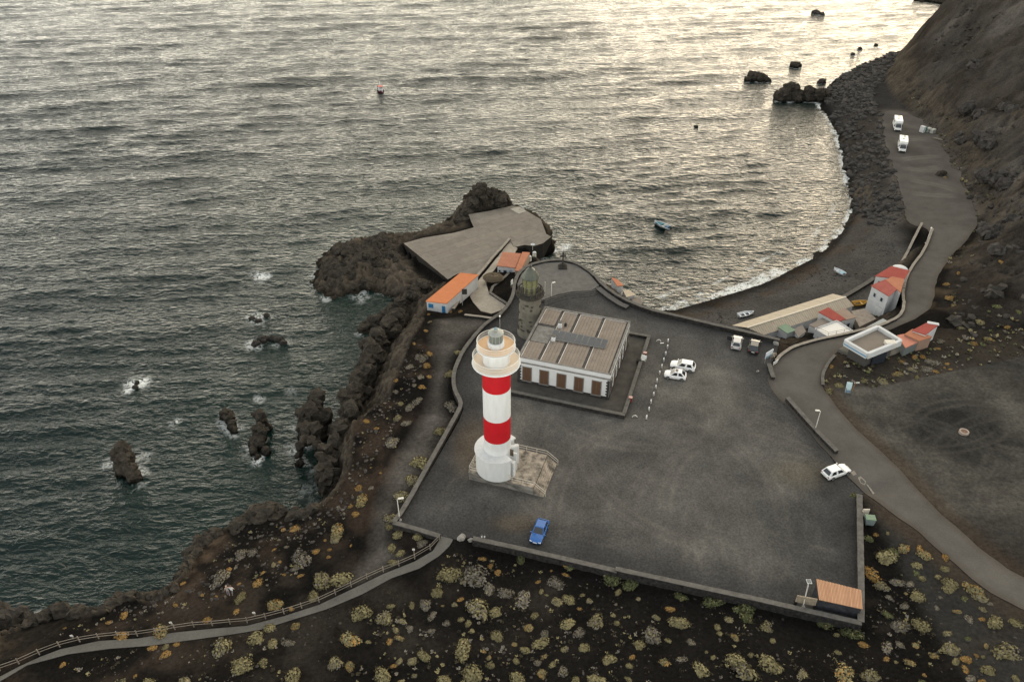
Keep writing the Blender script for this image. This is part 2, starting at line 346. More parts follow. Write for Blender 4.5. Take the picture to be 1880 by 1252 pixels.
# seaward drop behind the terrace and above the beach
line([(5,143,8),(8,144,8),(15,141.5,8),(20,135,7.5),(26,129,7),(33,125,5.5),(39,121,4.5),(44,119,4.5)])
line([(9,147,3.5),(16,145,3.5),(22,140,4),(28,134.5,3.2)]); line([(35,132,2.4),(44,128,3.2),(52,135,2.6),(62,142,2.8),(74,152,2.8),(84,165,3.2),(92,178,3.6)])
line([(44,122,4.2),(55,126,4.3),(68,133,4.3),(78,142,4.5),(88,155,5)]); line([(50,114.5,6.5),(56,117,5.5),(62,121,5.0),(70,124,4.8)])
lpx([(1432,655,11.9),(1459,637,11.6),(1498,625,11.2),(1551,614,10.8),(1617,599,10.3),(1653,581,9.9),(1661,564,9.6),(1660,520,8.8),(1671,493,8.2),(1697,460,7.6),(1712,420,7.0)])
lpx([(1445,632,9),(1500,612,6.5),(1551,602,6)]); lpx([(1600,590,6),(1640,575,5.6),(1645,545,5.2),(1640,520,5)])
lpx([(1470,690,PZ),(1432,701,PZ)]); lpx([(1510,707,PZ),(1513,680,11.95),(1522,665,11.9),(1534,646,11.6),(1570,628,11.0),(1640,605,10.4),(1700,575,9.8)])
lpx([(1600,205,6),(1618,240,6),(1632,280,6),(1645,320,6),(1660,370,6),(1662,412,6)]); lpx([(1590,300,2.6),(1600,360,2.8),(1620,400,3.2)]); lpx([(1560,215,2.2),(1575,180,3),(1600,160,4)])
# lower lot and road on the right
lpx([(1545,826,12.1),(1605,916,12.4),(1680,971,12.9),(1740,1026,13.4),(1815,1086,14),(1880,1118,14.5),(1990,1180,15.4)]); lpx([(1515,721,12),(1565,781,12.1),(1640,851,12.4),(1720,936,12.9),(1810,1016,13.6),(1880,1061,14.2),(1990,1110,15)])
lpx([(1530,700,12),(1600,705,12.1),(1700,690,12.3),(1800,670,12.7),(1880,655,13.2)]); lpx([(1768,795,12.6)],4); lpx([(1700,800,12.4),(1850,800,13),(1850,900,13.4),(1750,880,12.8)],4); lpx([(2000,800,15),(2000,950,15)],4)
lpx([(1600,660,11.9),(1660,640,11.9),(1720,640,12.3)]); lpx([(1545,640,11.6),(1650,615,11.6)],3); lpx([(1700,600,11.3),(1730,590,11.6)])
lpx([(1650,1000,12.4),(1700,1080,12.8),(1780,1130,13.4),(1850,1180,14.4)])
# the hillside east of the shore road
for d, h in ((3, 2.2), (9, 7.2), (16, 12.0), (26, 19.5), (45, 35), (80, 62), (150, 105)):
    L_ = []
    for i, (x, y, z) in enumerate(ROAD_R[:11]):
        k = float(np.interp(y, [120, 135, 150, 170], [0.30, 0.45, 0.8, 1.0])); kd = float(np.interp(y, [127, 230, 245, 290, 324], [-0.55, -0.1, 0.05, -0.35, -1.0]))
        n = math.hypot(1, kd); L_.append((x+d/n, y+d*kd/n, z+h*k))
    line(L_, 4)
line(ROAD_R, 3)
line([(159.7,328.9,3),(159.3,319.8,10),(157.6,312.6,16),(157.0,307.6,22),(157.5,304,27),(166,299,35),(182,292,48),(205,285,64)], 3)
line([(139,285,9),(148,300,12)], 3); line([(146,275,20),(155,290,26)], 3); line([(172,322,12),(190,320,24)], 4)
line([(90,100,14),(100,108,17),(120,118,28),(160,130,55)],4); line([(95,80,15.5),(140,80,30)],5); line([(70,40,17),(130,40,30)],6)
line([(230,280,82),(330,250,140)],6); line([(200,334,10),(280,338,24)],6)

pts = np.array([p for l in LINES for p in l])
fence_pts = np.array([(-300,40,6),(-300,-40,14),(400,-40,90),(400,345,90),(-100,0,14),(0,0,18),(100,0,24)], float)
pts = np.vstack([pts, fence_pts])
res = delaunay_2d_cdt([Vector(p[:2]) for p in pts], [], [], 0, 1e-4)
tv = np.array([v[:] for v in res[0]]); tz = np.array([pts[o[0], 2] for o in res[3]]); tris = res[2]
GX0, GY0, GS, GW, GH = -120.0, 20.0, 0.5, 860, 700
HR = np.full((GH, GW), -3.0)
for t in tris:
    a, b, c = (tv[i] for i in t)
    x0, x1 = min(a[0],b[0],c[0]), max(a[0],b[0],c[0]); y0, y1 = min(a[1],b[1],c[1]), max(a[1],b[1],c[1])
    i0, i1 = max(0, int((x0-GX0)/GS)), min(GW-1, int((x1-GX0)/GS)+1); j0, j1 = max(0, int((y0-GY0)/GS)), min(GH-1, int((y1-GY0)/GS)+1)
    if i0 > i1 or j0 > j1: continue
    xs, ys = np.meshgrid(GX0+GS*np.arange(i0, i1+1), GY0+GS*np.arange(j0, j1+1))
    den = (b[1]-c[1])*(a[0]-c[0])+(c[0]-b[0])*(a[1]-c[1])
    if abs(den) < 1e-9: continue
    l1 = ((b[1]-c[1])*(xs-c[0])+(c[0]-b[0])*(ys-c[1]))/den; l2 = ((c[1]-a[1])*(xs-c[0])+(a[0]-c[0])*(ys-c[1]))/den; l3 = 1-l1-l2
    k = (l1 >= -1e-6) & (l2 >= -1e-6) & (l3 >= -1e-6)
    HR[j0:j1+1, i0:i1+1][k] = (l1*tz[t[0]]+l2*tz[t[1]]+l3*tz[t[2]])[k]
gx, gy = np.meshgrid(GX0+GS*np.arange(GW), GY0+GS*np.arange(GH))
LAND = in_poly(gx, gy, land_poly); DC = dist_line(gx[::2, ::2], gy[::2, ::2], coast, far=60.0); DC = np.minimum(DC, 60.0)
def up2(A):
    B = np.repeat(np.repeat(A, 2, 0), 2, 1).astype(float); B[1:-1:2] = (B[1:-1:2]+B[2::2])/2; B[:, 1:-1:2] = (B[:, 1:-1:2]+B[:, 2::2])/2; return B
DC = up2(DC); SD = np.where(LAND, DC, -DC)
HR = np.where(LAND, HR, -np.minimum(DC*0.7, 5.0))
for _ in range(1):
    q = np.pad(HR, 1, mode='edge'); HR = (q[:-2,1:-1]+q[2:,1:-1]+q[1:-1,:-2]+q[1:-1,2:]+4*HR)/8
def samp(A, X, Y):
    fx = np.clip((np.asarray(X, float)-GX0)/GS, 0, GW-1.001); fy = np.clip((np.asarray(Y, float)-GY0)/GS, 0, GH-1.001)
    i, j = fx.astype(int), fy.astype(int); u, v = fx-i, fy-j
    return (A[j,i]*(1-u)+A[j,i+1]*u)*(1-v)+(A[j+1,i]*(1-u)+A[j+1,i+1]*u)*v
def H(X, Y): return samp(HR, X, Y)
def G(px, py, up=0.0):
    """point of the ground (raised by up) seen at (px, py)"""
    z = 11.0
    for _ in range(14):
        x, y = P(px, py, z+up); z = 0.5*z+0.5*float(H(x, y))
    return (x, y, z)

# ------------------------------------------------------------------ flat surfaces laid on it: outlines
PLAZA = PL([(727,958,PZ),(740,945,PZ),(795,855,PZ),(843,772,PZ),(851,750,PZ),(846,735,PZ),(837,716,PZ),(836,690,PZ),(842,670,PZ),(858,642,PZ),(880,612,PZ),(905,590,PZ),(930,573,PZ),(943,550,PZ),(950,520,PZ),(965,497,PZ),(1000,484,PZ),(1050,485,PZ),(1085,506,PZ),(1105,530,PZ),(1140,553,PZ),(1190,573,PZ),(1240,583,PZ),(1300,597,PZ),(1365,613,PZ),(1430,630,PZ),(1424,655,PZ),(1412,672,PZ),(1420,700,PZ),(1440,726,PZ),(1480,770,PZ),(1533,830,PZ),(1560,862,PZ),(1590,905,PZ),(1579,908,PZ),(1577,1140,PZ),(1500,1125,PZ),(1400,1101,PZ),(1260,1070,PZ),(1135,1045,PZ),(1060,1028,PZ),(960,1003,PZ),(870,985,PZ),(835,990,PZ),(806,982,PZ),(765,970,PZ)])
ROAD = PL([(1408,704,PZ),(1410,680,PZ),(1420,668,PZ),(1432,655,11.9),(1459,637,11.6),(1498,625,11.2),(1551,614,10.8),(1617,599,10.3),(1653,581,9.9),(1661,564,9.6),(1660,520,8.8),(1671,493,8.2),(1697,460,7.6),(1712,420,7.0),(1662,412,6),(1660,370,6),(1645,320,6),(1632,280,6),(1622,240,6),(1617,205,6),(1645,200,6)]) + [(q[0]-.3, q[1]) for q in ROAD_R[9:0:-1]] + PL([(1712,560,9.7),(1700,575,9.8),(1640,605,10.4),(1570,628,11.0),(1534,646,11.6),(1522,665,11.9),(1513,680,11.95),(1510,707,PZ),(1515,721,12),(1565,781,12.1),(1640,851,12.4),(1720,936,12.9),(1810,1016,13.6),(1880,1061,14.2),(1990,1110,15),(1990,1180,15.4),(1880,1118,14.5),(1815,1086,14),(1740,1026,13.4),(1680,971,12.9),(1605,916,12.4),(1550,872,PZ),(1524,838,PZ),(1473,777,PZ),(1430,732,PZ)])
def round_poly(p, it=2):
    for _ in range(it):
        q = []
        for a, b in zip(p, p[1:]+p[:1]): q += [(.75*a[0]+.25*b[0], .75*a[1]+.25*b[1]), (.25*a[0]+.75*b[0], .25*a[1]+.75*b[1])]
        p = q
    return p
ROAD = round_poly(ROAD, 2)
_r = resample(ROAD+ROAD[:1], 1.2)[:-1]; _x, _y = np.array([p[0] for p in _r]), np.array([p[1] for p in _r]); _a = 0.25+0.9*sstep(165, 180, _y)
ROAD = [(float(a+n1), float(b+n2)) for a, b, n1, n2 in zip(_x, _y, fbm(_x*0.35, _y*0.35, o=3, seed=501)*_a*1.2, fbm(_x*0.35, _y*0.35, o=3, seed=502)*_a*1.2)]
PATH_T = PL([(-60,1262,10.2),(0,1242,10.3),(35,1223.5,10.35),(72.5,1206,10.4),(110,1192,10.4),(181,1176,10.5),(252,1172,10.5),(321,1161,10.55),(390,1154,10.6),(454,1148.5,10.7),(521,1131,10.8),(586,1110,11),(645,1082,11.2),(704,1053.5,11.4),(761,1031,11.6),(795,1011,11.8),(808,990,11.9),(808,980,PZ)])
PATH_B = PL([(-60,1275,10.2),(0,1251,10.3),(50,1221,10.35),(125,1201,10.4),(200,1191,10.45),(280,1185,10.5),(350,1175,10.55),(425,1165,10.6),(480,1156,10.7),(540,1137,10.8),(600,1118.5,11),(665,1091,11.2),(720,1061,11.4),(770,1043.5,11.6),(805,1021,11.8),(825,1001,11.95),(832,990,PZ)])
PATH = PATH_T + PATH_B[::-1]
TRACK_L = PL([(905,590,10.2),(870,582,9.5),(800,585,9.3),(790,620,10.5),(800,680,11),(780,760,11.1),(720,850,11.1),(690,930,11.1),(680,1010,10.9),(640,1075,11),(745,1025,11.5),(715,990,11.3),(735,930,11.3),(790,840,11.3),(820,770,11.3),(815,715,11.3),(825,665,11.3),(850,625,10.8)])
SLIP = PL([(741,447,4),(777,437,4),(833,428,4),(870,418,4),(865,407,4),(860,394,4),(897,388,4),(940,378,4),(952,380,4),(967,388,4),(993,403,4),(1003,430,4),(1012,435,4),(997,447,4),(980,452,4),(963,450,4),(950,453,4),(943,452,4.05),(936,440,4),(905,472,4.15),(880,503,4.3),(845,500,4.3),(822,513,4)])
RAMP = PL([(935,567,9.3),(917,553,8.9),(898,540,8.2),(890,513,6.6),(907,497,5.8),(925,474,4.7),(944,466,4.4),(950,454,4.1),(937,438,4.0),(917,467,4.5),(897,493,5.3),(877,517,6.1),(866,530,6.8),(863,545,7.3),(868,555,7.8),(883,572,8.6),(903,577,9.0)])
SHEETS = [PLAZA, ROAD, PATH, SLIP, RAMP]

def wheel_marks(X, Y, box, n, seed, r0=5, r1=30):
    q = np.random.default_rng(seed); out = np.zeros(X.shape)
    for k in range(n):
        cx, cy, rad, a0, sp_, st = q.uniform(box[0], box[1]), q.uniform(box[2], box[3]), q.uniform(r0, r1), q.uniform(-3.14, 3.14), q.uniform(0.4, 1.5), q.uniform(0.25, 1.0)
        d = np.hypot(X-cx, Y-cy)-rad; da = np.abs((np.arctan2(Y-cy, X-cx)-a0+math.pi) % (2*math.pi)-math.pi)
        out = np.maximum(out, st*(np.exp(-(d/0.32)**2)+np.exp(-((d-1.5)/0.32)**2)+0.35*np.exp(-((d-0.75)/1.2)**2))*sstep(sp_, sp_*0.4, da))
    return np.clip(out, 0, 1)
def soil_at(X, Y, Z):
    """base colour of the ground by kind of soil"""
    n = X.size; c = np.tile(np.array([0.0105, 0.0096, 0.0088]), (n, 1))
    def mixc(col, m): c[:] = c*(1-m[:, None])+np.array(col)*m[:, None]
    big = fbm(X*0.05, Y*0.05, o=4, seed=3); med = fbm(X*0.25, Y*0.25, o=4, seed=5)
    sd_ = samp(SD, X, Y)
    # brown scoria along the west cliff
    mixc((0.038, 0.028, 0.021), sstep(-0.1, 0.6, med+big*0.6)*sstep(26, 8, sd_)*sstep(150, 120, Y)*sstep(5, -8, X)*0.9)
    mixc((0.12, 0.088, 0.062), sstep(0.15, 0.7, med)*sstep(7, 1.5, sd_)*sstep(80, 74, Y)*sstep(-25, -30, X)*0.7)
    mixc((0.027, 0.0235, 0.020), sstep(0.1, 0.6, big+med*0.5)*sstep(70, 62, Y)*0.8)
    # worn track between wall and cliff
    tr = in_poly(X, Y, TRACK_L).astype(float); td = dist_line(X, Y, TRACK_L, True); m = np.clip(np.where(tr > 0, 0.35+td*0.4, 0.35-td*0.4), 0, 1)
    mixc((0.084, 0.077, 0.070), m*(0.85+0.35*med))
    # black beach, boulder bank, road verge
    be = sstep(20, 32, X)*sstep(115, 122, Y)*sstep(6.6, 4.6, Z)
    mixc((0.068, 0.064, 0.060), be); mixc((0.052, 0.036, 0.022), be*sstep(4.5, 1.5, np.abs(sd_-3.2))*0.6*sstep(-0.4, 0.3, med))
    mixc((0.033, 0.031, 0.030), be*sstep(182, 196, Y))
    # lower lot on the right with its worn ring
    lot = sstep(36, 48, X)*sstep(113, 106, Y-0*(X))*sstep(30, 44, Y)*sstep(47, 49.5, X)
    cx, cy = P(1768, 800, 12.6); rr = np.hypot((X-cx)*0.9, Y-cy)+fbm(X*0.12, Y*0.12, o=3, seed=8)*5
    ring = np.exp(-((rr-13)/6.0)**2)
    mixc((0.026, 0.0255, 0.0245), lot*0.85*sstep(14, 10, rr)); mixc((0.038, 0.0365, 0.034), lot*0.8*sstep(10, 13, rr)); mixc((0.105, 0.098, 0.086), lot*ring*(0.55+0.4*fbm(X*0.5, Y*0.5, o=3, seed=4)))
    mixc((0.085, 0.080, 0.071), lot*wheel_marks(X, Y, (cx-14, cx+14, cy-14, cy+14), 40, 17, 8, 22)*0.5)
    mixc((0.060, 0.046, 0.034), lot*sstep(3.5, 0.5, dist_line(X, Y, ROAD, True))*0.8)
    # scrub bank beside the white house
    sb = in_poly(X, Y, PL([(1512,705,12),(1540,640,12),(1600,660,12),(1720,600,12),(1880,600,14),(1880,655,13),(1760,680,12.5),(1600,712,12)])).astype(float)
    mixc((0.036, 0.030, 0.024), sb*(0.7+0.3*med))
    # scrub east of the car park
    se = sstep(41, 43, X)*sstep(76, 70, Y)*sstep(48, 44, Y*0+X*0+40); mixc((0.030, 0.026, 0.022), se*sstep(-0.3, 0.3, med+big)*0.6*(1-np.clip(ring*lot, 0, 1)))
    # hillside: ash slopes, grey lava, rusty patches
    hill = sstep(0.5, 3.0, -(dist_line(X, Y, [q[:2] for q in ROAD_R])*0)+np.where(X > np.interp(Y, [q[1] for q in ROAD_R], [q[0] for q in ROAD_R]), dist_line(X, Y, [q[:2] for q in ROAD_R]), 0))*sstep(112, 125, Y)
    mixc((0.048, 0.0450, 0.0420), hill); mixc((0.115, 0.106, 0.098), hill*sstep(0.05, 0.5, big+0.5*med)*0.8); mixc((0.052, 0.042, 0.033), hill*sstep(0.3, 0.7, fbm(X*0.08, Y*0.08, o=4, seed=11))*0.7)
    mixc((0.016, 0.014, 0.0125), hill*sstep(-0.05, 0.4, fbm(X*0.1, Y*0.1, o=4, seed=21))*0.8); mixc((0.020, 0.017, 0.0145), hill*sstep(165, 140, Y)*0.7)
    near = sstep(6, 1.5, dist_line(X, Y, [q[:2] for q in ROAD_R[:6]])); mixc((0.070, 0.052, 0.034), near*sstep(-0.1, 0.4, med)*0.5)
    mixc((0.082, 0.072, 0.062), sstep(3.2, 0.2, dist_line(X, Y, ROAD, True))*sstep(160, 175, Y)*sstep(-0.5, 0.4, med+0.4)*0.9)
    # terrace cliffs below the walls
    mixc((0.040, 0.031, 0.024), sstep(8, 3, np.hypot(X-50, Y-113)*0.8)*0.8)
    return c*(1+0.25*med[:, None])

def grid_used(keep):
    h, wd = keep.shape; a = np.arange(h*wd).reshape(h, wd)
    q = np.stack([a[:-1,:-1], a[:-1,1:], a[1:,1:], a[1:,:-1]], -1).reshape(-1, 4); q = q[keep.ravel()[q].any(1)]
    used = np.unique(q); idx = -np.ones(h*wd, int); idx[used] = np.arange(used.size); return used, idx[q]
def mesh_from(name, co, q):
    me = bpy.data.meshes.new(name); me.vertices.add(len(co)); me.vertices.foreach_set('co', co.ravel())
    me.loops.add(q.size); me.loops.foreach_set('vertex_index', q.ravel().astype(np.int32))
    me.polygons.add(len(q)); me.polygons.foreach_set('loop_start', np.arange(0, q.size, 4, dtype=np.int32)); me.polygons.foreach_set('loop_total', np.full(len(q), 4, np.int32))
    me.update(calc_edges=True); me.shade_smooth(); return me
def put_attr(me, name, data):
    if data.ndim == 1:
        a = me.attributes.new(name, 'FLOAT', 'POINT'); a.data.foreach_set('value', data.astype(np.float32))
    else:
        a = me.attributes.new(name, 'FLOAT_COLOR', 'POINT'); a.data.foreach_set('color', np.hstack([data, np.ones((len(data), 1))]).astype(np.float32).ravel())

# ------------------------------------------------------------------ ground mesh, finer near the camera
ys = [36.0]
while ys[-1] < 352: ys.append(ys[-1]+max(0.26, 0.0030*ys[-1]))
ss = np.linspace(-1.0, 1.12, 760)
Yg = np.repeat(np.array(ys)[:, None], ss.size, 1); Xg = ss[None, :]*(Yg+16)
used, quads = grid_used(samp(SD, Xg, Yg) > -6); Xg, Yg = Xg.ravel()[used], Yg.ravel()[used]
Zg = H(Xg, Yg); SDg = samp(SD, Xg, Yg)
gz = np.gradient(HR, GS); SLOPE = np.hypot(gz[0], gz[1]); slope = samp(SLOPE, Xg, Yg)
lobe = in_poly(Xg, Yg, PL([(640,640,0),(560,540,0),(560,440,0),(840,380,0),(860,330,0),(950,340,0),(955,378,4),(860,392,4),(870,419,4),(741,446,4),(822,515,4),(785,560,4),(760,620,0)])).astype(float)
inside = np.zeros(Xg.shape, bool); covd = np.full(Xg.shape, 0.0)
for s_ in SHEETS:
    k = in_poly(Xg, Yg, s_)
    inside |= k
dsh = np.full(Xg.shape, 1e9)
for s_ in SHEETS: dsh = np.minimum(dsh, dist_line(Xg, Yg, s_, True))
free = np.where(inside, 0, sstep(0.3, 3.0, dsh))
rocky = np.clip(sstep(0.42, 0.85, slope)*0.9+lobe, 0, 1)*free*sstep(-4, -1, SDg)
hillm = sstep(8, 14, Zg)*sstep(118, 130, Yg)*sstep(70, 84, Xg)
hx = fbm(Xg*0.45, Yg*0.45, Zg*0.45, o=5, seed=31, ridged=True); hx2 = fbm(Xg*0.16, Yg*0.16, Zg*0.16, o=4, seed=37)
fine = fbm(Xg*1.1, Yg*1.1, o=4, seed=41)
crk = np.ones(Xg.shape); kk = (rocky > 0.05) | (hillm > 0.05); ce, cf = cracks(Xg[kk]*0.55+hx2[kk], Yg[kk]*0.55, Zg[kk]*0.4, 71); crk[kk] = sstep(0.0, 0.30, ce)*0.7+0.3*(1-np.clip(cf, 0, 1))
dz = rocky*(hx*1.0+hx2*1.1-(crk-0.6)*0.9)+free*np.clip(1-rocky, 0, 1)*(fine*0.10+hx2*0.22)*np.clip(SDg*0.3, 0, 1)
lava = sstep(0.05, 0.4, fbm(Xg*0.035, Yg*0.035, o=4, seed=51))*hillm*free
gul = fbm((Xg-Zg*0.35)*0.13, Yg*0.10, o=4, seed=58, ridged=True); ks = np.nonzero(hillm > 0.02)[0]; crag = np.zeros(Xg.shape); ce2, cf2 = cracks(Xg[ks]*0.22+hx2[ks]*0.6, Yg[ks]*0.22, Zg[ks]*0.16, 77); crag[ks] = 0.5-sstep(0, 0.55, ce2)
dz = dz*(1-0.75*hillm)+hillm*free*(gul*1.9+crag*(0.9+2.2*lava)+hx2*1.2+fbm(Xg*0.05, Yg*0.05, o=3, seed=57)*2.2+hx*0.4)
Zt = Zg+np.where(SDg > -3, dz, 0)
amt = rocky*0.8*(1-0.7*hillm)+lava*0.3
Xt = Xg+amt*fbm(Xg*0.5, Yg*0.5, Zg*0.5, o=4, seed=61)*0.9; Yt = Yg+amt*fbm(Xg*0.5, Yg*0.5, Zg*0.5, o=4, seed=67)*0.9
Zt = np.where(inside, Zg-np.clip(dsh*0.8, 0, 0.4), Zt)
me = mesh_from('ground', np.stack([Xt, Yt, Zt], -1), quads)
sc_ = soil_at(Xg, Yg, Zg)
rk = np.clip(rocky*(1-0.6*hillm)+lava*0.7, 0, 1)[:, None]; hxx = hx[:, None]; hx22 = hx2[:, None]
rockc = np.array([0.056, 0.047, 0.038])*(1+0.5*hx22)*(1.25-0.6*crk[:, None])+np.array([0.03, 0.024, 0.016])*np.clip(hxx, 0, 1)
sc_ = sc_*(1-rk)+rockc*rk
wet = sstep(1.2, 0.2, Zt)[:, None]*0.65; sc_ = sc_*(1-wet)
put_attr(me, 'soil', np.clip(sc_, 0.003, 1))
M_ground = earth('volcanic_ground', fine=2.2, fine_amt=0.34, bump=0.14, rock=0.5, speck=0.9)
ground = structure(obj('ground', me, M_ground))

def sheet(name, poly, step, zoff, colf, m, skirt=0.35, zfun=None):
    zfun = zfun or (lambda x, y: H(x, y))
    b = resample(list(poly)+[poly[0]], step)[:-1]; xs = [p[0] for p in b]; ysb = [p[1] for p in b]
    X, Y = np.meshgrid(np.arange(min(xs), max(xs), step), np.arange(min(ysb), max(ysb), step)); X = X+(np.arange(X.shape[0])[:, None] % 2)*step/2
    X, Y = X.ravel(), Y.ravel(); k = in_poly(X, Y, poly); X, Y = X[k], Y[k]; k = dist_line(X, Y, poly, True) > step*0.45; X, Y = X[k], Y[k]
    vin = [Vector(p[:2]) for p in b]+[Vector((x, y)) for x, y in zip(X, Y)]
    r = delaunay_2d_cdt(vin, [], [list(range(len(b)))], 1, 1e-4)
    V = np.array([v[:] for v in r[0]]); z = zfun(V[:, 0], V[:, 1])+zoff
    verts = [(x, y, q) for (x, y), q in zip(V, z)]; faces = [tuple(f) for f in r[2]]
    nb = len(b); k0 = len(verts); pz = [float(zfun(np.array([p[0]]), np.array([p[1]]))[0])+zoff for p in b]
    verts += [(p[0], p[1], q) for p, q in zip(b, pz)]+[(p[0], p[1], q-skirt) for p, q in zip(b, pz)]
    faces += [(k0+i, k0+(i+1) % nb, k0+nb+(i+1) % nb, k0+nb+i) for i in range(nb)]
    me = bpy.data.meshes.new(name); me.from_pydata(verts, [], faces); me.update()
    bm = bmesh.new(); bm.from_mesh(me); bmesh.ops.recalc_face_normals(bm, faces=bm.faces)
    if sum(f.normal.z for f in bm.faces) < 0: bmesh.ops.reverse_faces(bm, faces=bm.faces)
    bm.to_mesh(me); bm.free()
    A = np.array(verts); cc = colf(A[:, 0], A[:, 1]); cc[k0:] *= 0.22 if skirt > 2 else 0.6; put_attr(me, 'soil', np.clip(cc, 0.003, 1))      # skirt sides coloured darker than the top
    return structure(obj(name, me, m))
def plaza_col(X, Y):
    c = np.tile(np.array([0.080, 0.077, 0.073]), (X.size, 1)); big = fbm(X*0.06, Y*0.06, o=4, seed=71); med = fbm(X*0.3, Y*0.3, o=4, seed=73)
    def mixc(col, m): c[:] = c*(1-m[:, None])+np.array(col)*m[:, None]
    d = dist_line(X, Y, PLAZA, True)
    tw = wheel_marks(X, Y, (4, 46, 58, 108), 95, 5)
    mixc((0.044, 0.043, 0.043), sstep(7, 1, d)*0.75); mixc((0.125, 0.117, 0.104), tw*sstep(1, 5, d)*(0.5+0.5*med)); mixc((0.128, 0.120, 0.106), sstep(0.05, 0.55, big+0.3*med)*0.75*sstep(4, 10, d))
    mixc((0.105, 0.080, 0.055), sstep(4.5, 1, np.hypot(X-P(870,820,12)[0], (Y-P(870,820,12)[1])*0.5))*0.55)
    mixc((0.11, 0.088, 0.062), sstep(5, 1, np.hypot(X-P(950,960,12)[0], (Y-P(950,960,12)[1])*2))*0.5); mixc((0.11, 0.094, 0.068), sstep(7, 1, np.hypot(X-P(1470,870,12)[0], (Y-P(1470,870,12)[1])*1.6))*0.5)
    mixc((0.10, 0.098, 0.09), sstep(9, 1, np.hypot(X-P(1380,980,12)[0], (Y-P(1380,980,12)[1])))*0.4); mixc((0.036, 0.036, 0.036), sstep(14, 4, np.hypot(X-P(1540,1000,12)[0], (Y-P(1540,1000,12)[1])))*0.5)
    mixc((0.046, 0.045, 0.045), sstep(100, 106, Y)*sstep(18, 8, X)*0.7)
    return c*(1+0.22*med[:, None])
def road_col(X, Y):
    d = dist_line(X, Y, ROAD, True); med = fbm(X*0.3, Y*0.3, o=4, seed=83); c = np.tile(np.array([0.100, 0.0925, 0.0835]), (X.size, 1))
    m = sstep(1.0, 0.2, d)*0.6+0.4*sstep(3.0, 0.2, d)*sstep(160, 175, Y)*sstep(-0.3, 0.4, med); c = c*(1-m[:, None])+np.array([0.075, 0.064, 0.053])*m[:, None]
    m = sstep(150, 190, Y); c = c*(1-m[:, None])+np.array([0.092, 0.084, 0.076])*m[:, None]
    m = sstep(-0.1, 0.5, fbm(X*0.07, Y*0.07, o=4, seed=85))*sstep(140, 170, Y)*0.5; c = c*(1-m[:, None])+np.array([0.074, 0.068, 0.062])*m[:, None]
    m = wheel_marks(X, Y, (95, 125, 160, 235), 36, 9, 8, 60)*sstep(150, 170, Y)*sstep(1.5, 5, d)*0.45; c = c*(1-m[:, None])+np.array([0.19, 0.175, 0.155])*m[:, None]
    return c*(1+0.10*med[:, None])
M_plaza = earth('compacted_ash', fine=3.6, fine_amt=0.34, bump=0.035)
M_road = earth('worn_asphalt', fine=5, fine_amt=0.12, bump=0.012)
M_path = earth('path_concrete', fine=4, fine_amt=0.14, bump=0.012)
M_conc = earth('weathered_concrete', fine=1.6, fine_amt=0.16, bump=0.012)
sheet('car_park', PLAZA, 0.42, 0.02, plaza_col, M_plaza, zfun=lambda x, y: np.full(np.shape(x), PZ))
sheet('road', ROAD, 0.55, 0.035, road_col, M_road)
road_o = bpy.data.objects['road']
for pp in ([(1575,876),(1580,874),(1590,884),(1588,890),(1580,886)], [(1590,888),(1594,890),(1606,904),(1603,906)], [(1562,866),(1568,863),(1573,870),(1567,872)]):
    w_ = PL(pp, 12.3); q_ = MB().prism(w_, lambda x, y: float(H(x, y))+0.02, lambda x, y: max(12.02, float(H(x, y)))+0.055).build('concrete_patch', mat('patch_concrete', (0.24, 0.215, 0.185), rough=1, spec=0, scale=2, var=0.2), road_o)
sheet('path', PATH, 0.5, 0.06, lambda X, Y: np.tile(np.array([0.115, 0.111, 0.100]), (X.size, 1))*(1+0.15*fbm(X*0.6, Y*0.6, o=4, seed=91)[:, None]), M_path)
def slip_col(X, Y):
    c = np.tile(np.array([0.20, 0.180, 0.155]), (X.size, 1)); n = fbm(X*0.2, Y*0.2, o=4, seed=95); return c*(1+0.25*n[:, None])
sheet('slipway', SLIP, 0.7, 0.03, slip_col, M_conc, skirt=3.8, zfun=lambda x, y: np.full(np.shape(x), 4.0))
sheet('ramp', RAMP, 0.6, 0.10, lambda X, Y: np.tile(np.array([0.30, 0.268, 0.225]), (X.size, 1))*(1+0.2*fbm(X*0.4, Y*0.4, o=4, seed=97)[:, None]), M_conc, skirt=0.6)

# ------------------------------------------------------------------ sea
SEA_ROCKS = []      # (x, y, radius) of every rock awash, filled below; foam gathers round them
FOAM = [(482,507,3.6,0.7),(250,708,3.8,0.8),(475,580,2.6,0.45),(323,776,2.0,0.5),(475,733,2.0,0.38),(535,720,2.2,0.25),(245,850,4.5,0.5),(205,850,3.0,0.45),(478,842,2.0,0.7),(70,1138,2.0,0.7),(665,545,3.5,0.38),(720,603,4.0,0.42),(745,600,2.5,0.42),(560,905,5.0,0.22),(585,870,3.0,0.4),(1040,455,2.5,0.7),(1025,462,2.0,0.9),(615,455,2.5,0.6),(600,548,2.0,0.5),(540,790,2.0,0.4),(1525,205,2.0,0.9),(1500,190,2.0,0.7),(1395,150,2.5,0.4),(1440,122,1.5,0.4)]
ys = [44.0]
while ys[-1] < 480: ys.append(ys[-1]+max(0.30, 0.0031*ys[-1]))
dy = ys[-1]-ys[-2]
while ys[-1] < 22000: dy *= 1.12; ys.append(ys[-1]+dy)
ss = np.linspace(-1.02, 0.86, 640)
Ys = np.repeat(np.array(ys)[:, None], ss.size, 1); Xs = ss[None, :]*(Ys+16)
SDs = np.where((Xs > -118) & (Xs < 308) & (Ys > 21) & (Ys < 368), samp(SD, Xs, Ys), -50.0)
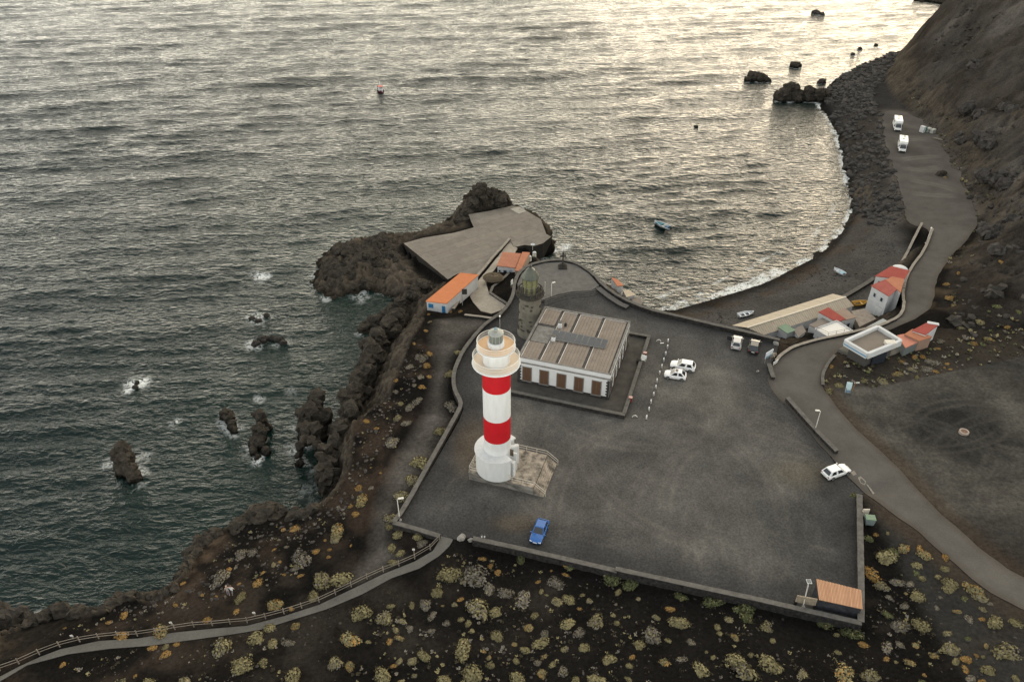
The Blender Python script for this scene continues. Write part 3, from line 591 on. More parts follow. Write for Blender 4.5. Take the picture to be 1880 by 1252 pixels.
used, quads = grid_used(SDs < 2.5); row = np.repeat(np.gradient(np.array(ys))[:, None], ss.size, 1).ravel()[used]; Xs, Ys, SDs = Xs.ravel()[used], Ys.ravel()[used], SDs.ravel()[used]
Zs = np.zeros_like(Xs); wr = np.random.default_rng(12)
NW = 88
lam = np.exp(wr.uniform(math.log(1.3), math.log(7.0), NW)); lam[:16] = wr.uniform(11, 26, 16); u_ = wr.random(NW); u_[:16] = wr.random(16)*0.85; dirs = np.where(u_ < 0.55, R(-86)+wr.normal(0, 0.08, NW), np.where(u_ < 0.85, R(-70)+wr.normal(0, 0.09, NW), R(-110)+wr.normal(0, 0.35, NW))); ph = wr.uniform(0, 6.283, NW)
shel = np.clip(0.35+(-SDs)/30.0, 0.35, 1.0)
warp = [fbm(Xs*0.02+q_*7.7, Ys*0.02, o=2, seed=113+q_) for q_ in range(4)]
gust = 0.8+0.45*fbm(Xs*0.018, Ys*0.03, o=3, seed=111)
for l_, d_, p_ in zip(lam, dirs, ph):
    k = 2*math.pi/l_; sl = (0.024 if l_ < 2.5 else 0.027) if l_ < 8 else 0.021
    fade = np.clip((l_/row-1.6)/1.6, 0, 1)
    if not fade.any(): continue
    arg = k*(Xs*math.cos(d_)+Ys*math.sin(d_))+p_+1.3*warp[int(p_*10) % 4]
    Zs += (np.sin(arg)+0.22*np.sin(2*arg+0.6))*sl/k*fade
Zs *= shel*gust
me = mesh_from('sea', np.stack([Xs, Ys, Zs], -1), quads)
xu, yu, su = Xs, Ys, SDs
fo = np.zeros(xu.size); nz = fbm(xu*0.55, yu*0.55, o=4, seed=121); nz2 = fbm(xu*0.13, yu*0.13, o=3, seed=123)
beachy = sstep(24, 34, xu)*sstep(120, 130, yu)*sstep(330, 300, yu)
rim = 0.7+1.5*beachy*sstep(0.0, 0.5, nz2+0.3)*sstep(200, 150, yu)+0.9*nz
fo = np.maximum(fo, sstep(rim+1.2, rim-0.3, -su)*(0.26+0.42*beachy)*sstep(-0.4, 0.4, nz+0.15*beachy))
fo = np.maximum(fo, beachy*sstep(215, 175, yu)*np.exp(-((-su-(5.5+2.5*nz2))/0.8)**2)*0.55*sstep(-0.3, 0.4, nz))
for px, py, r_, a_ in FOAM:
    x0, y0 = P(px, py, 0); d = np.hypot(xu-x0, (yu-y0)*0.9)
    fo = np.maximum(fo, a_*sstep(r_*(1.15+0.5*nz2), r_*0.2, d)*sstep(-0.35, 0.45, nz+0.35*(1-d/r_)))
FOAM_VERT = (me, xu, yu, su, fo, nz)
shallow = np.exp(-np.clip(-su, 0, 100)/9.0)*sstep(40, -10, xu)+0.9*np.exp(-((xu+40)**2+(yu-105)**2)/900)
me_sea = me
# ------------------------------------------------------------------ rocks
M_rock = mat('lava_rock', (0.090, 0.079, 0.065), rough=1.0, spec=0.0, scale=1.3, col2=(0.018, 0.016, 0.014), amt=0.75, wet=0.5, bump=0.4, bscale=2.6, detail=8)
M_rockd = mat('wet_rock', (0.055, 0.048, 0.040), rough=0.8, spec=0.2, scale=1.3, col2=(0.014, 0.013, 0.012), amt=0.8, wet=0.1, bump=0.16, bscale=2.8, detail=8)
def remesh(bm, vox):
    me = bpy.data.meshes.new('tmp'); bm.to_mesh(me); bm.free(); o = bpy.data.objects.new('tmp', me); COL.objects.link(o)
    md = o.modifiers.new('r', 'REMESH'); md.mode = 'VOXEL'; md.voxel_size = vox
    dg = bpy.context.evaluated_depsgraph_get(); ev = o.evaluated_get(dg); r = bpy.data.meshes.new_from_object(ev)
    bpy.data.objects.remove(o); bpy.data.meshes.remove(me); return r
def rock_mesh(blobs, vox=0.3, amp=0.5, seed=0, freq=0.55, facet=0.11):
    bm = bmesh.new(); rr = random.Random(seed*13+5)
    for x, y, z, rx, ry, rz in blobs:
        bmesh.ops.create_icosphere(bm, subdivisions=2, radius=1.0, matrix=Matrix.Translation((x, y, z)) @ Matrix.Diagonal((rx*0.64, ry*0.64, rz*0.82, 1)))
        for _ in range(9 if min(rx, ry) > 1.25 else 3):                                             # angular slabs broken out of the mass
            a, q = rr.uniform(0, 6.28), rr.uniform(0.1, 0.62); hz = rz*rr.uniform(0.45, 1.0)*(1.1-0.55*q)
            M_ = Matrix.Translation((x+rx*q*math.cos(a), y+ry*q*math.sin(a), z+hz*0.35)) @ Matrix.Rotation(rr.uniform(0, 3.14), 4, 'Z') @ Matrix.Rotation(rr.uniform(-0.35, 0.35), 4, 'X') @ Matrix.Rotation(rr.uniform(-0.3, 0.3), 4, 'Y') @ Matrix.Diagonal((rx*rr.uniform(0.45, 0.95), ry*rr.uniform(0.35, 0.8), hz*1.25, 1))
            bmesh.ops.create_cube(bm, size=1.0, matrix=M_)
    me = remesh(bm, vox); n = len(me.vertices); co = np.empty(n*3); me.vertices.foreach_get('co', co); co = co.reshape(-1, 3)
    no = np.empty(n*3); me.vertices.foreach_get('normal', no); no = no.reshape(-1, 3)
    wx, wy = fbm(co[:,0]*0.7, co[:,1]*0.7, co[:,2]*0.7, o=2, seed=205+seed)*0.5, fbm(co[:,0]*0.7, co[:,1]*0.7, co[:,2]*0.7, o=2, seed=208+seed)*0.5
    e1, f1 = cracks(co[:,0]*0.75+wx, co[:,1]*0.75+wy, co[:,2]*0.5, 210+seed); e2, f2 = cracks(co[:,0]*1.9+wy, co[:,1]*1.9+wx, co[:,2]*1.3, 220+seed)
    amp = amp*0.8
    d = fbm(co[:,0]*freq, co[:,1]*freq, co[:,2]*freq*0.7, o=3, seed=200+seed, ridged=True)*amp*0.55+(0.45-sstep(0, 0.6, e1))*amp*0.85+(0.4-sstep(0, 0.5, e2))*amp*0.5+fbm(co[:,0]*3.1, co[:,1]*3.1, co[:,2]*2.4, o=3, seed=230+seed, ridged=True)*amp*0.32
    lay = co[:,2]*0.85+0.5*fbm(co[:,0]*0.5, co[:,1]*0.5, o=2, seed=240+seed); d = d+(np.abs((lay % 1)-0.35)-0.25)*amp*0.55
    co = co+no*d[:, None]+np.stack([wx, wy, 0*wx], -1)*amp*0.7; me.vertices.foreach_set('co', co.ravel()); me.update()
    o = bpy.data.objects.new('tmp', me); COL.objects.link(o); md = o.modifiers.new('d', 'DECIMATE'); md.ratio = facet                      # planes of fracture
    m2 = bpy.data.meshes.new_from_object(o.evaluated_get(bpy.context.evaluated_depsgraph_get())); bpy.data.objects.remove(o); bpy.data.meshes.remove(me); return m2
RK = [0]
def rock(name, label, blobs, vox=0.3, amp=0.5, m=None, cat='rock', group=None, sea=None, taper=0.0, slim=1.0):
    """blobs: (px, py, foot height, lift, rx, ry, rz)"""
    RK[0] += 1; w_ = []
    for px, py, z0, up, rx, ry, rz in blobs:
        x, y = P(px, py, z0); w_.append((x, y, z0+up, rx*slim, ry*slim, rz))
    cx, cy = sum(b[0] for b in w_)/len(w_), sum(b[1] for b in w_)/len(w_)
    vox *= 0.72; me = rock_mesh([(x-cx, y-cy, z, rx, ry, rz) for x, y, z, rx, ry, rz in w_], vox, amp, RK[0])
    if taper:
        q = np.empty(len(me.vertices)*3); me.vertices.foreach_get('co', q); q = q.reshape(-1, 3); k = 1-taper*np.clip(q[:, 2]/q[:, 2].max(), 0, 1)
        bx_ = np.array([(b[0]-cx, b[1]-cy) for b in w_]); ni = np.argmin((q[:, None, 0]-bx_[None, :, 0])**2+(q[:, None, 1]-bx_[None, :, 1])**2, 1); q[:, :2] = bx_[ni]+(q[:, :2]-bx_[ni])*k[:, None]; me.vertices.foreach_set('co', q.ravel()); me.update()
    o = obj(name, me, m or M_rock, None, (cx, cy, 0)); tag(o, label, cat, group)
    if sea:
        for x, y, z, rx, ry, rz in w_: SEA_ROCKS.append((x, y, max(rx, ry)))
    return o
rock('sea_stack', 'pointed dark rock alone in white foam, leftmost in the sea', [(229,846,0,0,1.5,1.5,4.0),(234,858,0,0,1.8,1.5,2.7),(238,870,0,0,2.0,1.5,1.8),(247,880,0,0,1.6,1.3,1.2),(222,864,0,0,1.2,1.0,1.2)], 0.25, 0.5, sea=1, slim=1.0)
rock('sea_stack', 'small tilted rock left of the tall sea spire', [(421,772,0,0,1.1,1.3,2.4),(427,784,0,0,1.0,1.0,1.5),(414,764,0,0,1.1,1.0,1.5),(432,792,0,0,0.6,0.7,0.8)], 0.22, 0.4, sea=1, slim=1.0)
rock('sea_stack', 'tall narrow sea spire with a split foot beside the arch', [(483,790,0,0,1.1,1.5,4.6),(478,806,0,0,1.6,1.7,3.4),(474,818,0,0,1.5,1.3,2.3),(466,830,0,0,0.8,1.2,1.5),(489,832,0,0,0.8,1.3,1.5),(474,842,0,0,0.35,0.8,0.7)], 0.22, 0.45, sea=1, slim=1.0)
aL, aR = P(552,850,0), P(606,862,0); arch = []
for k in range(9):
    t = math.pi*k/8; f = 0.5-0.5*math.cos(t); arch.append((549+(611-549)*f, 850+(866-850)*f, 0, 5.8*math.sin(t), 0.72, 0.9, 0.72))
rock('rock_arch', 'great lava arch standing against the western cliff', arch+[(572,800,0,1,2.2,1.5,5.6),(580,794,0,1,1.9,1.6,7.4),(564,796,0,0,2.0,1.5,4.6),(590,800,0,1,1.8,1.5,5.5),(572,832,0,5.6,1.2,1.7,0.8),(588,834,0,5.8,1.2,1.7,0.9),(622,830,0,2.4,1.3,1.4,3.4),(628,850,0,1.5,1.1,1.8,4.6)], 0.32, 0.75, sea=None, slim=1.0)
SEA_ROCKS += [(*P(552,850,0), 1.2), (*P(560,815,0), 2.4)]
rock('reef', 'low crescent reef below the small broken rocks', [(470,632,0,0,1.3,0.9,0.8),(482,626,0,0,1.5,0.9,1.0),(496,623,0,0,1.5,0.9,0.9),(510,625,0,0,1.3,0.9,0.8),(520,630,0,0,0.9,0.8,0.6)], 0.22, 0.4, M_rockd, 'reef', sea=1)
rock('reef', 'two small rocks breaking white surf above the crescent reef', [(463,585,0,0,1.0,0.8,0.6),(474,590,0,0,0.9,0.7,0.5),(490,581,0,0,0.8,0.7,0.9)], 0.2, 0.3, M_rockd, 'reef', sea=1)
rock('reef', 'tiny rock inside a bright burst of foam far left', [(248,712,0,0,0.7,0.7,0.7),(252,705,0,0,0.5,0.5,0.9)], 0.18, 0.25, M_rockd, 'reef', sea=1)
rock('sea_stack', 'rounded island rock in the bright bay', [(1386,146,0,0,3.6,2.6,3.2),(1398,148,0,0,2.6,2.2,2.4),(1374,148,0,0,1.8,1.6,1.5),(1408,149,0,0,1.6,1.5,1.2)], 0.35, 0.6, sea=1)
rock('sea_stack', 'small round rock behind the two-humped rock', [(1459,122,0,0,2.2,1.8,1.7),(1464,121,0,0,1.6,1.4,1.2)], 0.3, 0.4, sea=1)
rock('sea_stack', 'big two-humped rock joined to the boulder shore', [(1440,183,0,0,3.6,3.0,5.2),(1448,180,0,0,3.0,3.0,6.2),(1432,185,0,0,2.4,2.4,3.4),(1462,184,0,0,2.8,3.0,3.6),(1482,183,0,0,3.2,3.0,4.8),(1500,183,0,0,3.2,3.0,4.6),(1512,180,0,0,2.2,2.4,3.4)], 0.4, 0.8, sea=1, slim=1.0)
rock('reef', 'flat far rock near the top edge of the bay', [(1498,26,0,0,2.4,1.8,1.6),(1507,28,0,0,2.6,1.8,1.2)], 0.35, 0.5, M_rockd, 'reef', sea=1)
rock('reef', 'lone speck of rock in the middle of the bay', [(1278,233,0,0,0.8,0.7,0.7)], 0.2, 0.25, M_rockd, 'reef', sea=1)
for px, py, r_, lb in ((1578,91,1.1,'small rock off the far boulder shore, right of its neighbour'),(1565,101,0.9,'small rock off the far boulder shore, left of its neighbour'),(1507,152,1.6,'dark boulder awash beside the two-humped rock'),(1608,84,0.8,'farthest small rock off the boulder shore')):
    rock('shore_rock', lb, [(px,py,0,0,r_*1.3,r_,r_)], 0.22, 0.3, M_rockd, sea=1)
rock('headland', 'dark far headland at the top edge beyond the hill', [(1698,2,0,0,6,3,1.4),(1718,3,0,0,6,3,2.0),(1735,6,0,0,5,3,2.4)], 0.7, 0.8, cat='headland')
rock('lava_spike', 'jagged black rock spike at the seaward end of the slipway', [(884,382,3,0,2.0,2.4,7.6),(896,380,3,0,2.4,2.4,5.6),(910,380,3,0,2.6,2.4,4.4),(924,380,3,0,2.2,1.8,2.6),(870,386,3,0,2.0,2.2,3.8),(858,396,2.5,0,2.0,2.4,2.6),(848,408,2,0,2.2,2.4,2.0)], 0.32, 0.9, slim=1.0)
rock('lava_outcrop', 'brown lava outcrop on the cliff edge below the arch', [(470,958,6.5,0.2,2.6,2.0,1.6),(490,952,6.5,0.2,2.4,2.0,1.8),(508,955,6.5,0,1.8,1.6,1.4),(452,968,6.3,0,2.0,1.8,1.3),(440,982,6.3,0,1.6,1.5,1.0)], 0.28, 0.6, cat='rock')
rock('lava_outcrop', 'dark outcrop at the cliff corner above the walkers', [(372,998,6.5,0,1.6,1.4,1.2),(392,985,6.3,0,1.5,1.3,1.2),(362,1020,7,0,1.3,1.2,1.0)], 0.25, 0.5)
rock('lava_outcrop', 'black rock in the lower left corner above the fenced path', [(8,1150,2,0,3.0,2.4,3.6),(32,1150,2,0,2.4,2.0,2.8),(-20,1160,2,0,3,2.5,4)], 0.3, 0.7, M_rockd)
rock('lava_finger', 'long rough lava finger jutting into the cove below the orange roof', [(672,606,0,0,1.6,1.2,1.6),(692,598,0,0.4,1.8,1.4,2.0),(714,590,0,0.8,2.0,1.6,2.6),(738,580,0,1.2,2.2,1.8,3.2),(760,568,0,1.8,2.4,2.0,3.6),(778,556,0,2.2,2.2,2.0,3.4)], 0.32, 0.7, sea=1)
rock('lava_tongue', 'broad rough lava mound left of the concrete slipway', [(640,515,0,1.0,4.5,4.0,3.8),(610,510,0,0.8,3.2,4.5,3.4),(680,500,0,1.0,5.0,4.5,3.8),(650,480,0,1.0,5.0,4.0,3.6),(715,490,0,0.4,4.0,4.5,3.2),(700,465,0,0.8,4.0,3.0,3.6),(620,530,0,0.2,3.0,2.0,2.2),(665,525,0,0.0,3.5,2.0,2.4),(700,520,0,0.0,3.0,2.0,2.2)], 0.4, 0.85, sea=1)
rock('cliff_face', 'ribbed grey cliff face above the cove right of the arch', [(672,735,0,2,2.2,3.0,6.0),(680,715,0,2.5,2.2,3.0,6.5),(690,695,0,2.8,2.2,3.0,6.6),(702,675,0,3,2.2,3.0,6.2),(718,655,0,3,2.2,2.6,6.2),(664,752,0,2,2.0,2.6,6.4),(735,640,0,3,2.2,2.4,5.6)], 0.38, 0.9, cat='cliff', slim=1.0)
rock('cliff_face', 'broken cliff face under the path corner below the arch', [(608,898,1,2,1.4,2.0,5.5),(614,880,1,2.2,1.4,2.0,6.0),(626,862,1,2.6,1.4,2.0,6.2),(638,846,1,2.8,1.4,2.0,6.2),(648,812,1,3,1.6,2.2,6.2),(656,790,1,3,1.5,2.0,6.4),(610,915,2,2,1.3,1.6,5.0)], 0.34, 0.9, cat='cliff')
for lb, pts_ in (('ragged brown lava rim left of the walkers', [(345,1045),(352,1030),(358,1012),(338,1060)]), ('ragged lava rim above the middle of the path fence', [(325,1085),(305,1096),(285,1099),(262,1098),(240,1097)]), ('ragged lava rim above the left part of the path fence', [(222,1098),(212,1112),(198,1124),(175,1128),(150,1128)]), ('ragged lava rim at the far left above the fence', [(120,1124),(104,1122),(88,1132),(70,1142)]), ('lava rim between outcrop and cliff corner', [(520,940),(540,948),(560,944),(580,935)])):
    rock('lava_outcrop', lb, [(a, b+7, float(np.interp(a, [50,105,150,225,330,355,440,515,597], [5.2,5.8,7.2,7.2,7.8,6.4,5.8,6.2,8.6])), 0.2, 1.5, 1.2, 1.5) for a, b in pts_], 0.26, 0.6)
M_rockg = mat('grey_lava', (0.105, 0.097, 0.090), rough=1.0, spec=0.0, scale=0.8, col2=(0.024, 0.021, 0.019), amt=0.75, bump=0.4, bscale=2.2, detail=8)
for i_, (px, py, r_, lb) in enumerate(((1790,205,3.2,'grey lava crag above the recycling bins'),(1832,262,3.8,'broad grey crag in the middle of the hillside'),(1862,205,3.0,'high grey crag near the right edge'),(1846,330,3.4,'crag above the bend of the shore road'),(1868,395,3.0,'dark crag at the right edge above the road bend'),(1832,430,2.4,'crag close to the inside of the road bend'),(1858,470,2.6,'low crag above the tall red houses'),(1800,120,2.8,'small crag high on the ash slope'),(1850,545,2.2,'black lava lump right of the last red roof'),(1772,255,2.2,'crag beside the log on the shore road'),(1750,590,1.8,'black lava mound behind the last red roof'))):
    gx_, gy_, gz_ = G(px, py); rr_ = random.Random(i_); me = rock_mesh([(rr_.uniform(-r_, r_)*1.1, rr_.uniform(-r_, r_)*1.3, rr_.uniform(-0.6, 0.1), r_*rr_.uniform(.5, .9), r_*rr_.uniform(.5, .9), r_*rr_.uniform(.35, .6)) for _ in range(5)], 0.34, 0.9, 60+i_, facet=0.14)
    tag(obj('lava_crag', me, M_rockg if i_ not in (8, 10) else M_rockd, None, (gx_, gy_, gz_)), lb, 'rock', 'lava crags on the hillside')
# two pale boulders that close off the path
for px, py, r_, lb in ((846,991,0.85,'larger pale boulder at the car park end of the path'),(864,993,0.55,'smaller pale boulder beside the car park wall end')):
    x, y, z = G(px, py); me = rock_mesh([(0,0,r_*0.3,r_,r_*0.75,r_*0.6)], 0.12, 0.12, 90+px)
    tag(obj('boulder', me, mat('pale_boulder', (0.26, 0.245, 0.22), scale=2, var=0.25, bump=0.05, rough=0.95), None, (x, y, z), 0.3), lb, 'boulder')
x, y, z = G(1726,322); tag(obj('boulder', rock_mesh([(0,0,0.3,1.6,1.2,1.0),(1.0,0.5,0.2,1,0.9,0.7)], 0.2, 0.35, 95), M_rock, None, (x, y, z)), 'heap of rock and scrub in the middle of the shore road', 'boulder')
for i, (px, py, r_, lb) in enumerate(((1416,655,0.8,'pale boulder under the blue and white sign board'),(1424,632,0.75,'angular grey boulder at the end of the beach wall'),(1376,638,0.5,'white tyre-sized stone right of the black parked car'),(1391,683,0.4,'small pale stone on the car park near the road'))):
    x, y, z = G(px, py); tag(obj('boulder', rock_mesh([(0,0,r_*0.3,r_,r_*0.8,r_*0.7)], 0.12, 0.16, 97+i), MATS['pale_boulder'] if i else mat('tan_boulder', (0.2, 0.16, 0.12), scale=2, var=0.3, bump=0.05), None, (x, y, z)), lb, 'boulder')

# boulder bank between the road and the water, too many to count
def low_rock(k):
    bm = bmesh.new(); bmesh.ops.create_icosphere(bm, subdivisions=1, radius=1.0); r_ = random.Random(k)
    for v in bm.verts: v.co *= r_.uniform(0.7, 1.2); v.co.z *= 0.7
    V = np.array([v.co[:] for v in bm.verts]); F = [[q.index for q in f.verts] for f in bm.faces]; bm.free(); return V, np.array(F)
LR = [low_rock(k) for k in range(6)]
def scatter_rocks(name, label, poly, n, smin, smax, m, cat, zoff=0.0, power=2.5, avoid=None, keepf=None):
    xs = [p[0] for p in poly]; yq = [p[1] for p in poly]; X = rng.uniform(min(xs), max(xs), n*6); Y = rng.uniform(min(yq), max(yq), n*6)
    k = in_poly(X, Y, poly)
    if avoid:
        for a in avoid: k &= ~in_poly(X, Y, a)
    if keepf is not None: k &= keepf(X, Y)
    X, Y = X[k][:n], Y[k][:n]; n = X.size; Z = H(X, Y)+zoff; sz = smin+(smax-smin)*rng.random(n)**power; VV, FF, o = [], [], 0
    for i in range(n):
        V, Fc = LR[i % 6]; a = rng.uniform(0, 6.28); ca, sa = math.cos(a), math.sin(a); s_ = sz[i]*np.array([rng.uniform(.8,1.4), rng.uniform(.7,1.1), rng.uniform(.6,1.1)])
        q = V*s_; q = np.stack([q[:,0]*ca-q[:,1]*sa+X[i], q[:,0]*sa+q[:,1]*ca+Y[i], q[:,2]+Z[i]], -1); VV.append(q); FF.append(Fc+o); o += len(V)
    me = bpy.data.meshes.new(name); me.from_pydata(np.vstack(VV).tolist(), [], np.vstack(FF).tolist()); me.update()
    ob = obj(name, me, m); return tag(ob, label, cat, None, 'stuff')
M_bould = mat('beach_boulder', (0.075, 0.070, 0.066), rough=0.95, spec=0.1, scale=0.8, col2=(0.018, 0.017, 0.016), amt=0.7, bump=0.04)
BANK = PL([(1570,385,0),(1556,330,0),(1550,300,0),(1545,270,0),(1535,240,0),(1518,210,0),(1515,170,0),(1540,143,0),(1600,112,0),(1645,96,0),(1650,120,3),(1600,165,4),(1616,205,6),(1630,280,6),(1645,330,6),(1660,385,6),(1650,415,5),(1610,420,3.4)])
scatter_rocks('boulder_bank', 'bank of dark boulders between the shore road and the bay', BANK, 3000, 0.15, 1.55, M_bould, 'boulders', avoid=[ROAD], power=2.8, keepf=lambda X, Y: fbm(X*0.2, Y*0.2, o=3, seed=320) > -0.3)
scatter_rocks('beach_stones', 'scattered stones and cobbles on the black beach', PL([(1240,572,0),(1400,523,0),(1520,460,0),(1570,390,0),(1650,420,4.5),(1655,470,5),(1560,540,4),(1450,575,3.5),(1340,590,3.5)]), 1500, 0.05, 0.24, M_bould, 'stones')
scatter_rocks('ash_stones', 'loose grey stones strewn over the black ash', PL([(840,1005,11.3),(1580,1165,11.3),(1620,990,12),(1880,1130,14.5),(1950,1300,15),(200,1300,12),(120,1215,10.4),(520,1145,10.8),(760,1055,11.6)]), 1500, 0.04, 0.22, mat('ash_stone', (0.085, 0.077, 0.070), rough=1, spec=0, scale=1.2, col2=(0.03, 0.027, 0.025), amt=0.6), 'stones', avoid=[ROAD, PATH, PLAZA], power=4, keepf=lambda X, Y: fbm(X*0.12, Y*0.12, o=3, seed=300) > -0.1)
scatter_rocks('hill_rocks', 'broken lava rocks scattered over the hillside', [(80,112),(128,250),(160,320),(210,300),(190,180),(120,100)], 3600, 0.12, 1.0, mat('hill_rock', (0.085, 0.077, 0.070), rough=1, spec=0, scale=0.5, col2=(0.025, 0.022, 0.02), amt=0.7), 'rocks', power=4, avoid=[ROAD], keepf=lambda X, Y: fbm(X*0.06, Y*0.06, o=3, seed=310) > -0.12)
scatter_rocks('cliff_rubble', 'dark rubble along the western cliff top', PL([(597,925,9.5),(650,800,10.5),(760,620,10.8),(785,640,11),(730,780,11),(650,930,11),(520,1060,10),(240,1150,10),(200,1120,9),(350,1080,9),(430,980,8)]), 1100, 0.05, 0.34, MATS['ash_stone'], 'stones', power=4)
for x0, y0, r_ in SEA_ROCKS:
    d = np.hypot(xu-x0, yu-y0)
    fo = np.maximum(fo, 0.46*sstep(r_+2.2, r_-0.2, d)*sstep(-0.45, 0.35, nz))
put_attr(me_sea, 'foam', np.clip(fo, 0, 1)); put_attr(me_sea, 'shallow', np.clip(shallow, 0, 1))
m = bpy.data.materials.new('sea_water'); n, b = nodes_of(m); N, L = n.nodes, n.links
geo = N.new('ShaderNodeNewGeometry')
a1 = N.new('ShaderNodeAttribute'); a1.attribute_name = 'foam'; a2 = N.new('ShaderNodeAttribute'); a2.attribute_name = 'shallow'
mx = N.new('ShaderNodeMix'); mx.data_type = 'RGBA'; L.new(a2.outputs['Fac'], mx.inputs[0]); mx.inputs[6].default_value = (0.0030, 0.0110, 0.0098, 1); mx.inputs[7].default_value = (0.0042, 0.0160, 0.0128, 1)
L.new(mx.outputs[2], b.inputs['Base Color']); b.inputs['Roughness'].default_value = 0.07; b.inputs['IOR'].default_value = 1.333; b.inputs['Specular IOR Level'].default_value = 0.34
mp = N.new('ShaderNodeMapping'); mp.inputs['Scale'].default_value = (0.60, 1.25, 1); mp.inputs['Rotation'].default_value = (0, 0, R(8)); L.new(geo.outputs['Position'], mp.inputs['Vector'])
n1 = N.new('ShaderNodeTexNoise'); n1.inputs['Scale'].default_value = 0.78; n1.inputs['Detail'].default_value = 3.5; n1.inputs['Roughness'].default_value = 0.55; n1.inputs['Distortion'].default_value = 0.4; L.new(mp.outputs[0], n1.inputs['Vector'])
bp = N.new('ShaderNodeBump'); bp.inputs['Distance'].default_value = 0.68; bp.inputs['Strength'].default_value = 1.0; L.new(n1.outputs['Fac'], bp.inputs['Height']); L.new(bp.outputs[0], b.inputs['Normal'])
fb = N.new('ShaderNodeBsdfDiffuse'); fb.inputs['Color'].default_value = (0.72, 0.74, 0.73, 1)
n3 = N.new('ShaderNodeTexNoise'); n3.inputs['Scale'].default_value = 1.1; n3.inputs['Detail'].default_value = 8; n3.inputs['Roughness'].default_value = 0.68; n3.inputs['Distortion'].default_value = 0.6; L.new(geo.outputs['Position'], n3.inputs['Vector'])
def rng_(s, a, b_, lo=0.0, hi=1.0):
    q = N.new('ShaderNodeMapRange'); q.interpolation_type = 'SMOOTHSTEP'; q.inputs[1].default_value = a; q.inputs[2].default_value = b_; q.inputs[3].default_value = lo; q.inputs[4].default_value = hi; L.new(s, q.inputs[0]); return q.outputs[0]
def op_(o_, s, t):
    q = N.new('ShaderNodeMath'); q.operation = o_
    for i_, v_ in enumerate((s, t)):
        if isinstance(v_, (int, float)): q.inputs[i_].default_value = v_
        else: L.new(v_, q.inputs[i_])
    return q.outputs[0]
lace = rng_(op_('ABSOLUTE', op_('SUBTRACT', n3.outputs['Fac'], 0.5), 0), 0.0, 0.09, 1.0, 0.0)          # thin filaments of spent foam
core = op_('MULTIPLY', rng_(a1.outputs['Fac'], 0.35, 0.95), rng_(n3.outputs['Fac'], 0.36, 0.60))
fac = op_('MINIMUM', op_('ADD', op_('MULTIPLY', lace, rng_(a1.outputs['Fac'], 0.05, 0.55, 0.0, 0.7)), core), 0.92)
ms = N.new('ShaderNodeMixShader'); L.new(fac, ms.inputs[0]); L.new(b.outputs[0], ms.inputs[1]); L.new(fb.outputs[0], ms.inputs[2])
L.new(ms.outputs[0], n.nodes['Material Output'].inputs['Surface'])
structure(obj('sea', me_sea, m))
# ------------------------------------------------------------------ dry-stone walls with flat coping
M_wall = mat('basalt_wall', (0.060, 0.057, 0.053), rough=1, spec=0.0, scale=2.6, col2=(0.016, 0.015, 0.015), amt=0.45, bump=0.06, bscale=5)
M_cope = mat('wall_coping', (0.165, 0.155, 0.140), rough=1, spec=0.0, scale=1.6, col2=(0.085, 0.080, 0.073), amt=0.6, bump=0.02)
M_copel = mat('pale_coping', (0.34, 0.305, 0.26), rough=1, spec=0, scale=1.2, col2=(0.19, 0.17, 0.145), amt=0.6, bump=0.02)
def ribbon(mb, line, w_, z0, z1, step=0.8, jit=0.0, seed=1):
    L_ = resample([tuple(p) for p in line], step); n = len(L_); rr = random.Random(seed); vs, fs = [], []
    f0 = z0 if callable(z0) else (lambda x, y: z0); f1 = z1 if callable(z1) else (lambda x, y: z1)
    for i, p in enumerate(L_):
        a, b = L_[max(i-1, 0)], L_[min(i+1, n-1)]; dx, dy = b[0]-a[0], b[1]-a[1]; q = math.hypot(dx, dy) or 1; nx, ny = -dy/q*w_/2, dx/q*w_/2
        j = [rr.uniform(-jit, jit) for _ in range(4)]; zb, zt = f0(*p[:2]), f1(*p[:2])
        vs += [(p[0]+nx*(1+j[0]), p[1]+ny*(1+j[0]), zb), (p[0]-nx*(1+j[1]), p[1]-ny*(1+j[1]), zb), (p[0]-nx*(1+j[1]), p[1]-ny*(1+j[1]), zt+j[2]*0.25), (p[0]+nx*(1+j[0]), p[1]+ny*(1+j[0]), zt+j[3]*0.25)]
    for i in range(n-1):
        for k in range(4): fs.append((i*4+k, i*4+(k+1) % 4, (i+1)*4+(k+1) % 4, (i+1)*4+k))
    fs += [(0,1,2,3), tuple((n-1)*4+k for k in (3,2,1,0))]; mb.add(vs, fs); return mb
WN = [0]
def wall(label, line, zt, zb=None, w_=0.5, cope=True, mc=None, mw=None, name='stone_wall', smooth=0, group=None, ch=0.10):
    WN[0] += 1
    if smooth: line = smooth_line(line, smooth)
    zb = zb if zb is not None else (lambda x, y: float(H(x, y))-0.8)
    cx, cy = line[len(line)//2][:2]; base = thing(name, label, 'wall', (cx, cy, 0), group=group); ln = [(p[0]-cx, p[1]-cy) for p in line]
    sh = lambda f: (lambda x, y: f(x+cx, y+cy)) if callable(f) else f
    zt_ = sh(zt); zc = (lambda x, y: zt_(x, y)-ch) if callable(zt_) else zt_-ch; zc2 = (lambda x, y: zt_(x, y)-ch+0.004) if callable(zt_) else zt_-ch+0.004
    ribbon(MB(), ln, w_, sh(zb), zc, 0.7, 0.12, WN[0]).build('wall_body', mw or M_wall, base)
    if cope: # coping laid as separate lengths
        L_ = resample([tuple(p) for p in ln], 0.6); k = 0; seg = 6
        while k < len(L_)-1:
            e = min(len(L_)-1, k+seg); e = len(L_)-1 if len(L_)-1-e < 2 else e
            ribbon(MB(), L_[k:e+1], w_+0.14, zc2, zt_, 0.6, 0.05, WN[0]*100+k).build('coping', mc or M_cope, base); k = e
    return base
up = lambda h: (lambda x, y: float(H(x, y))+h)
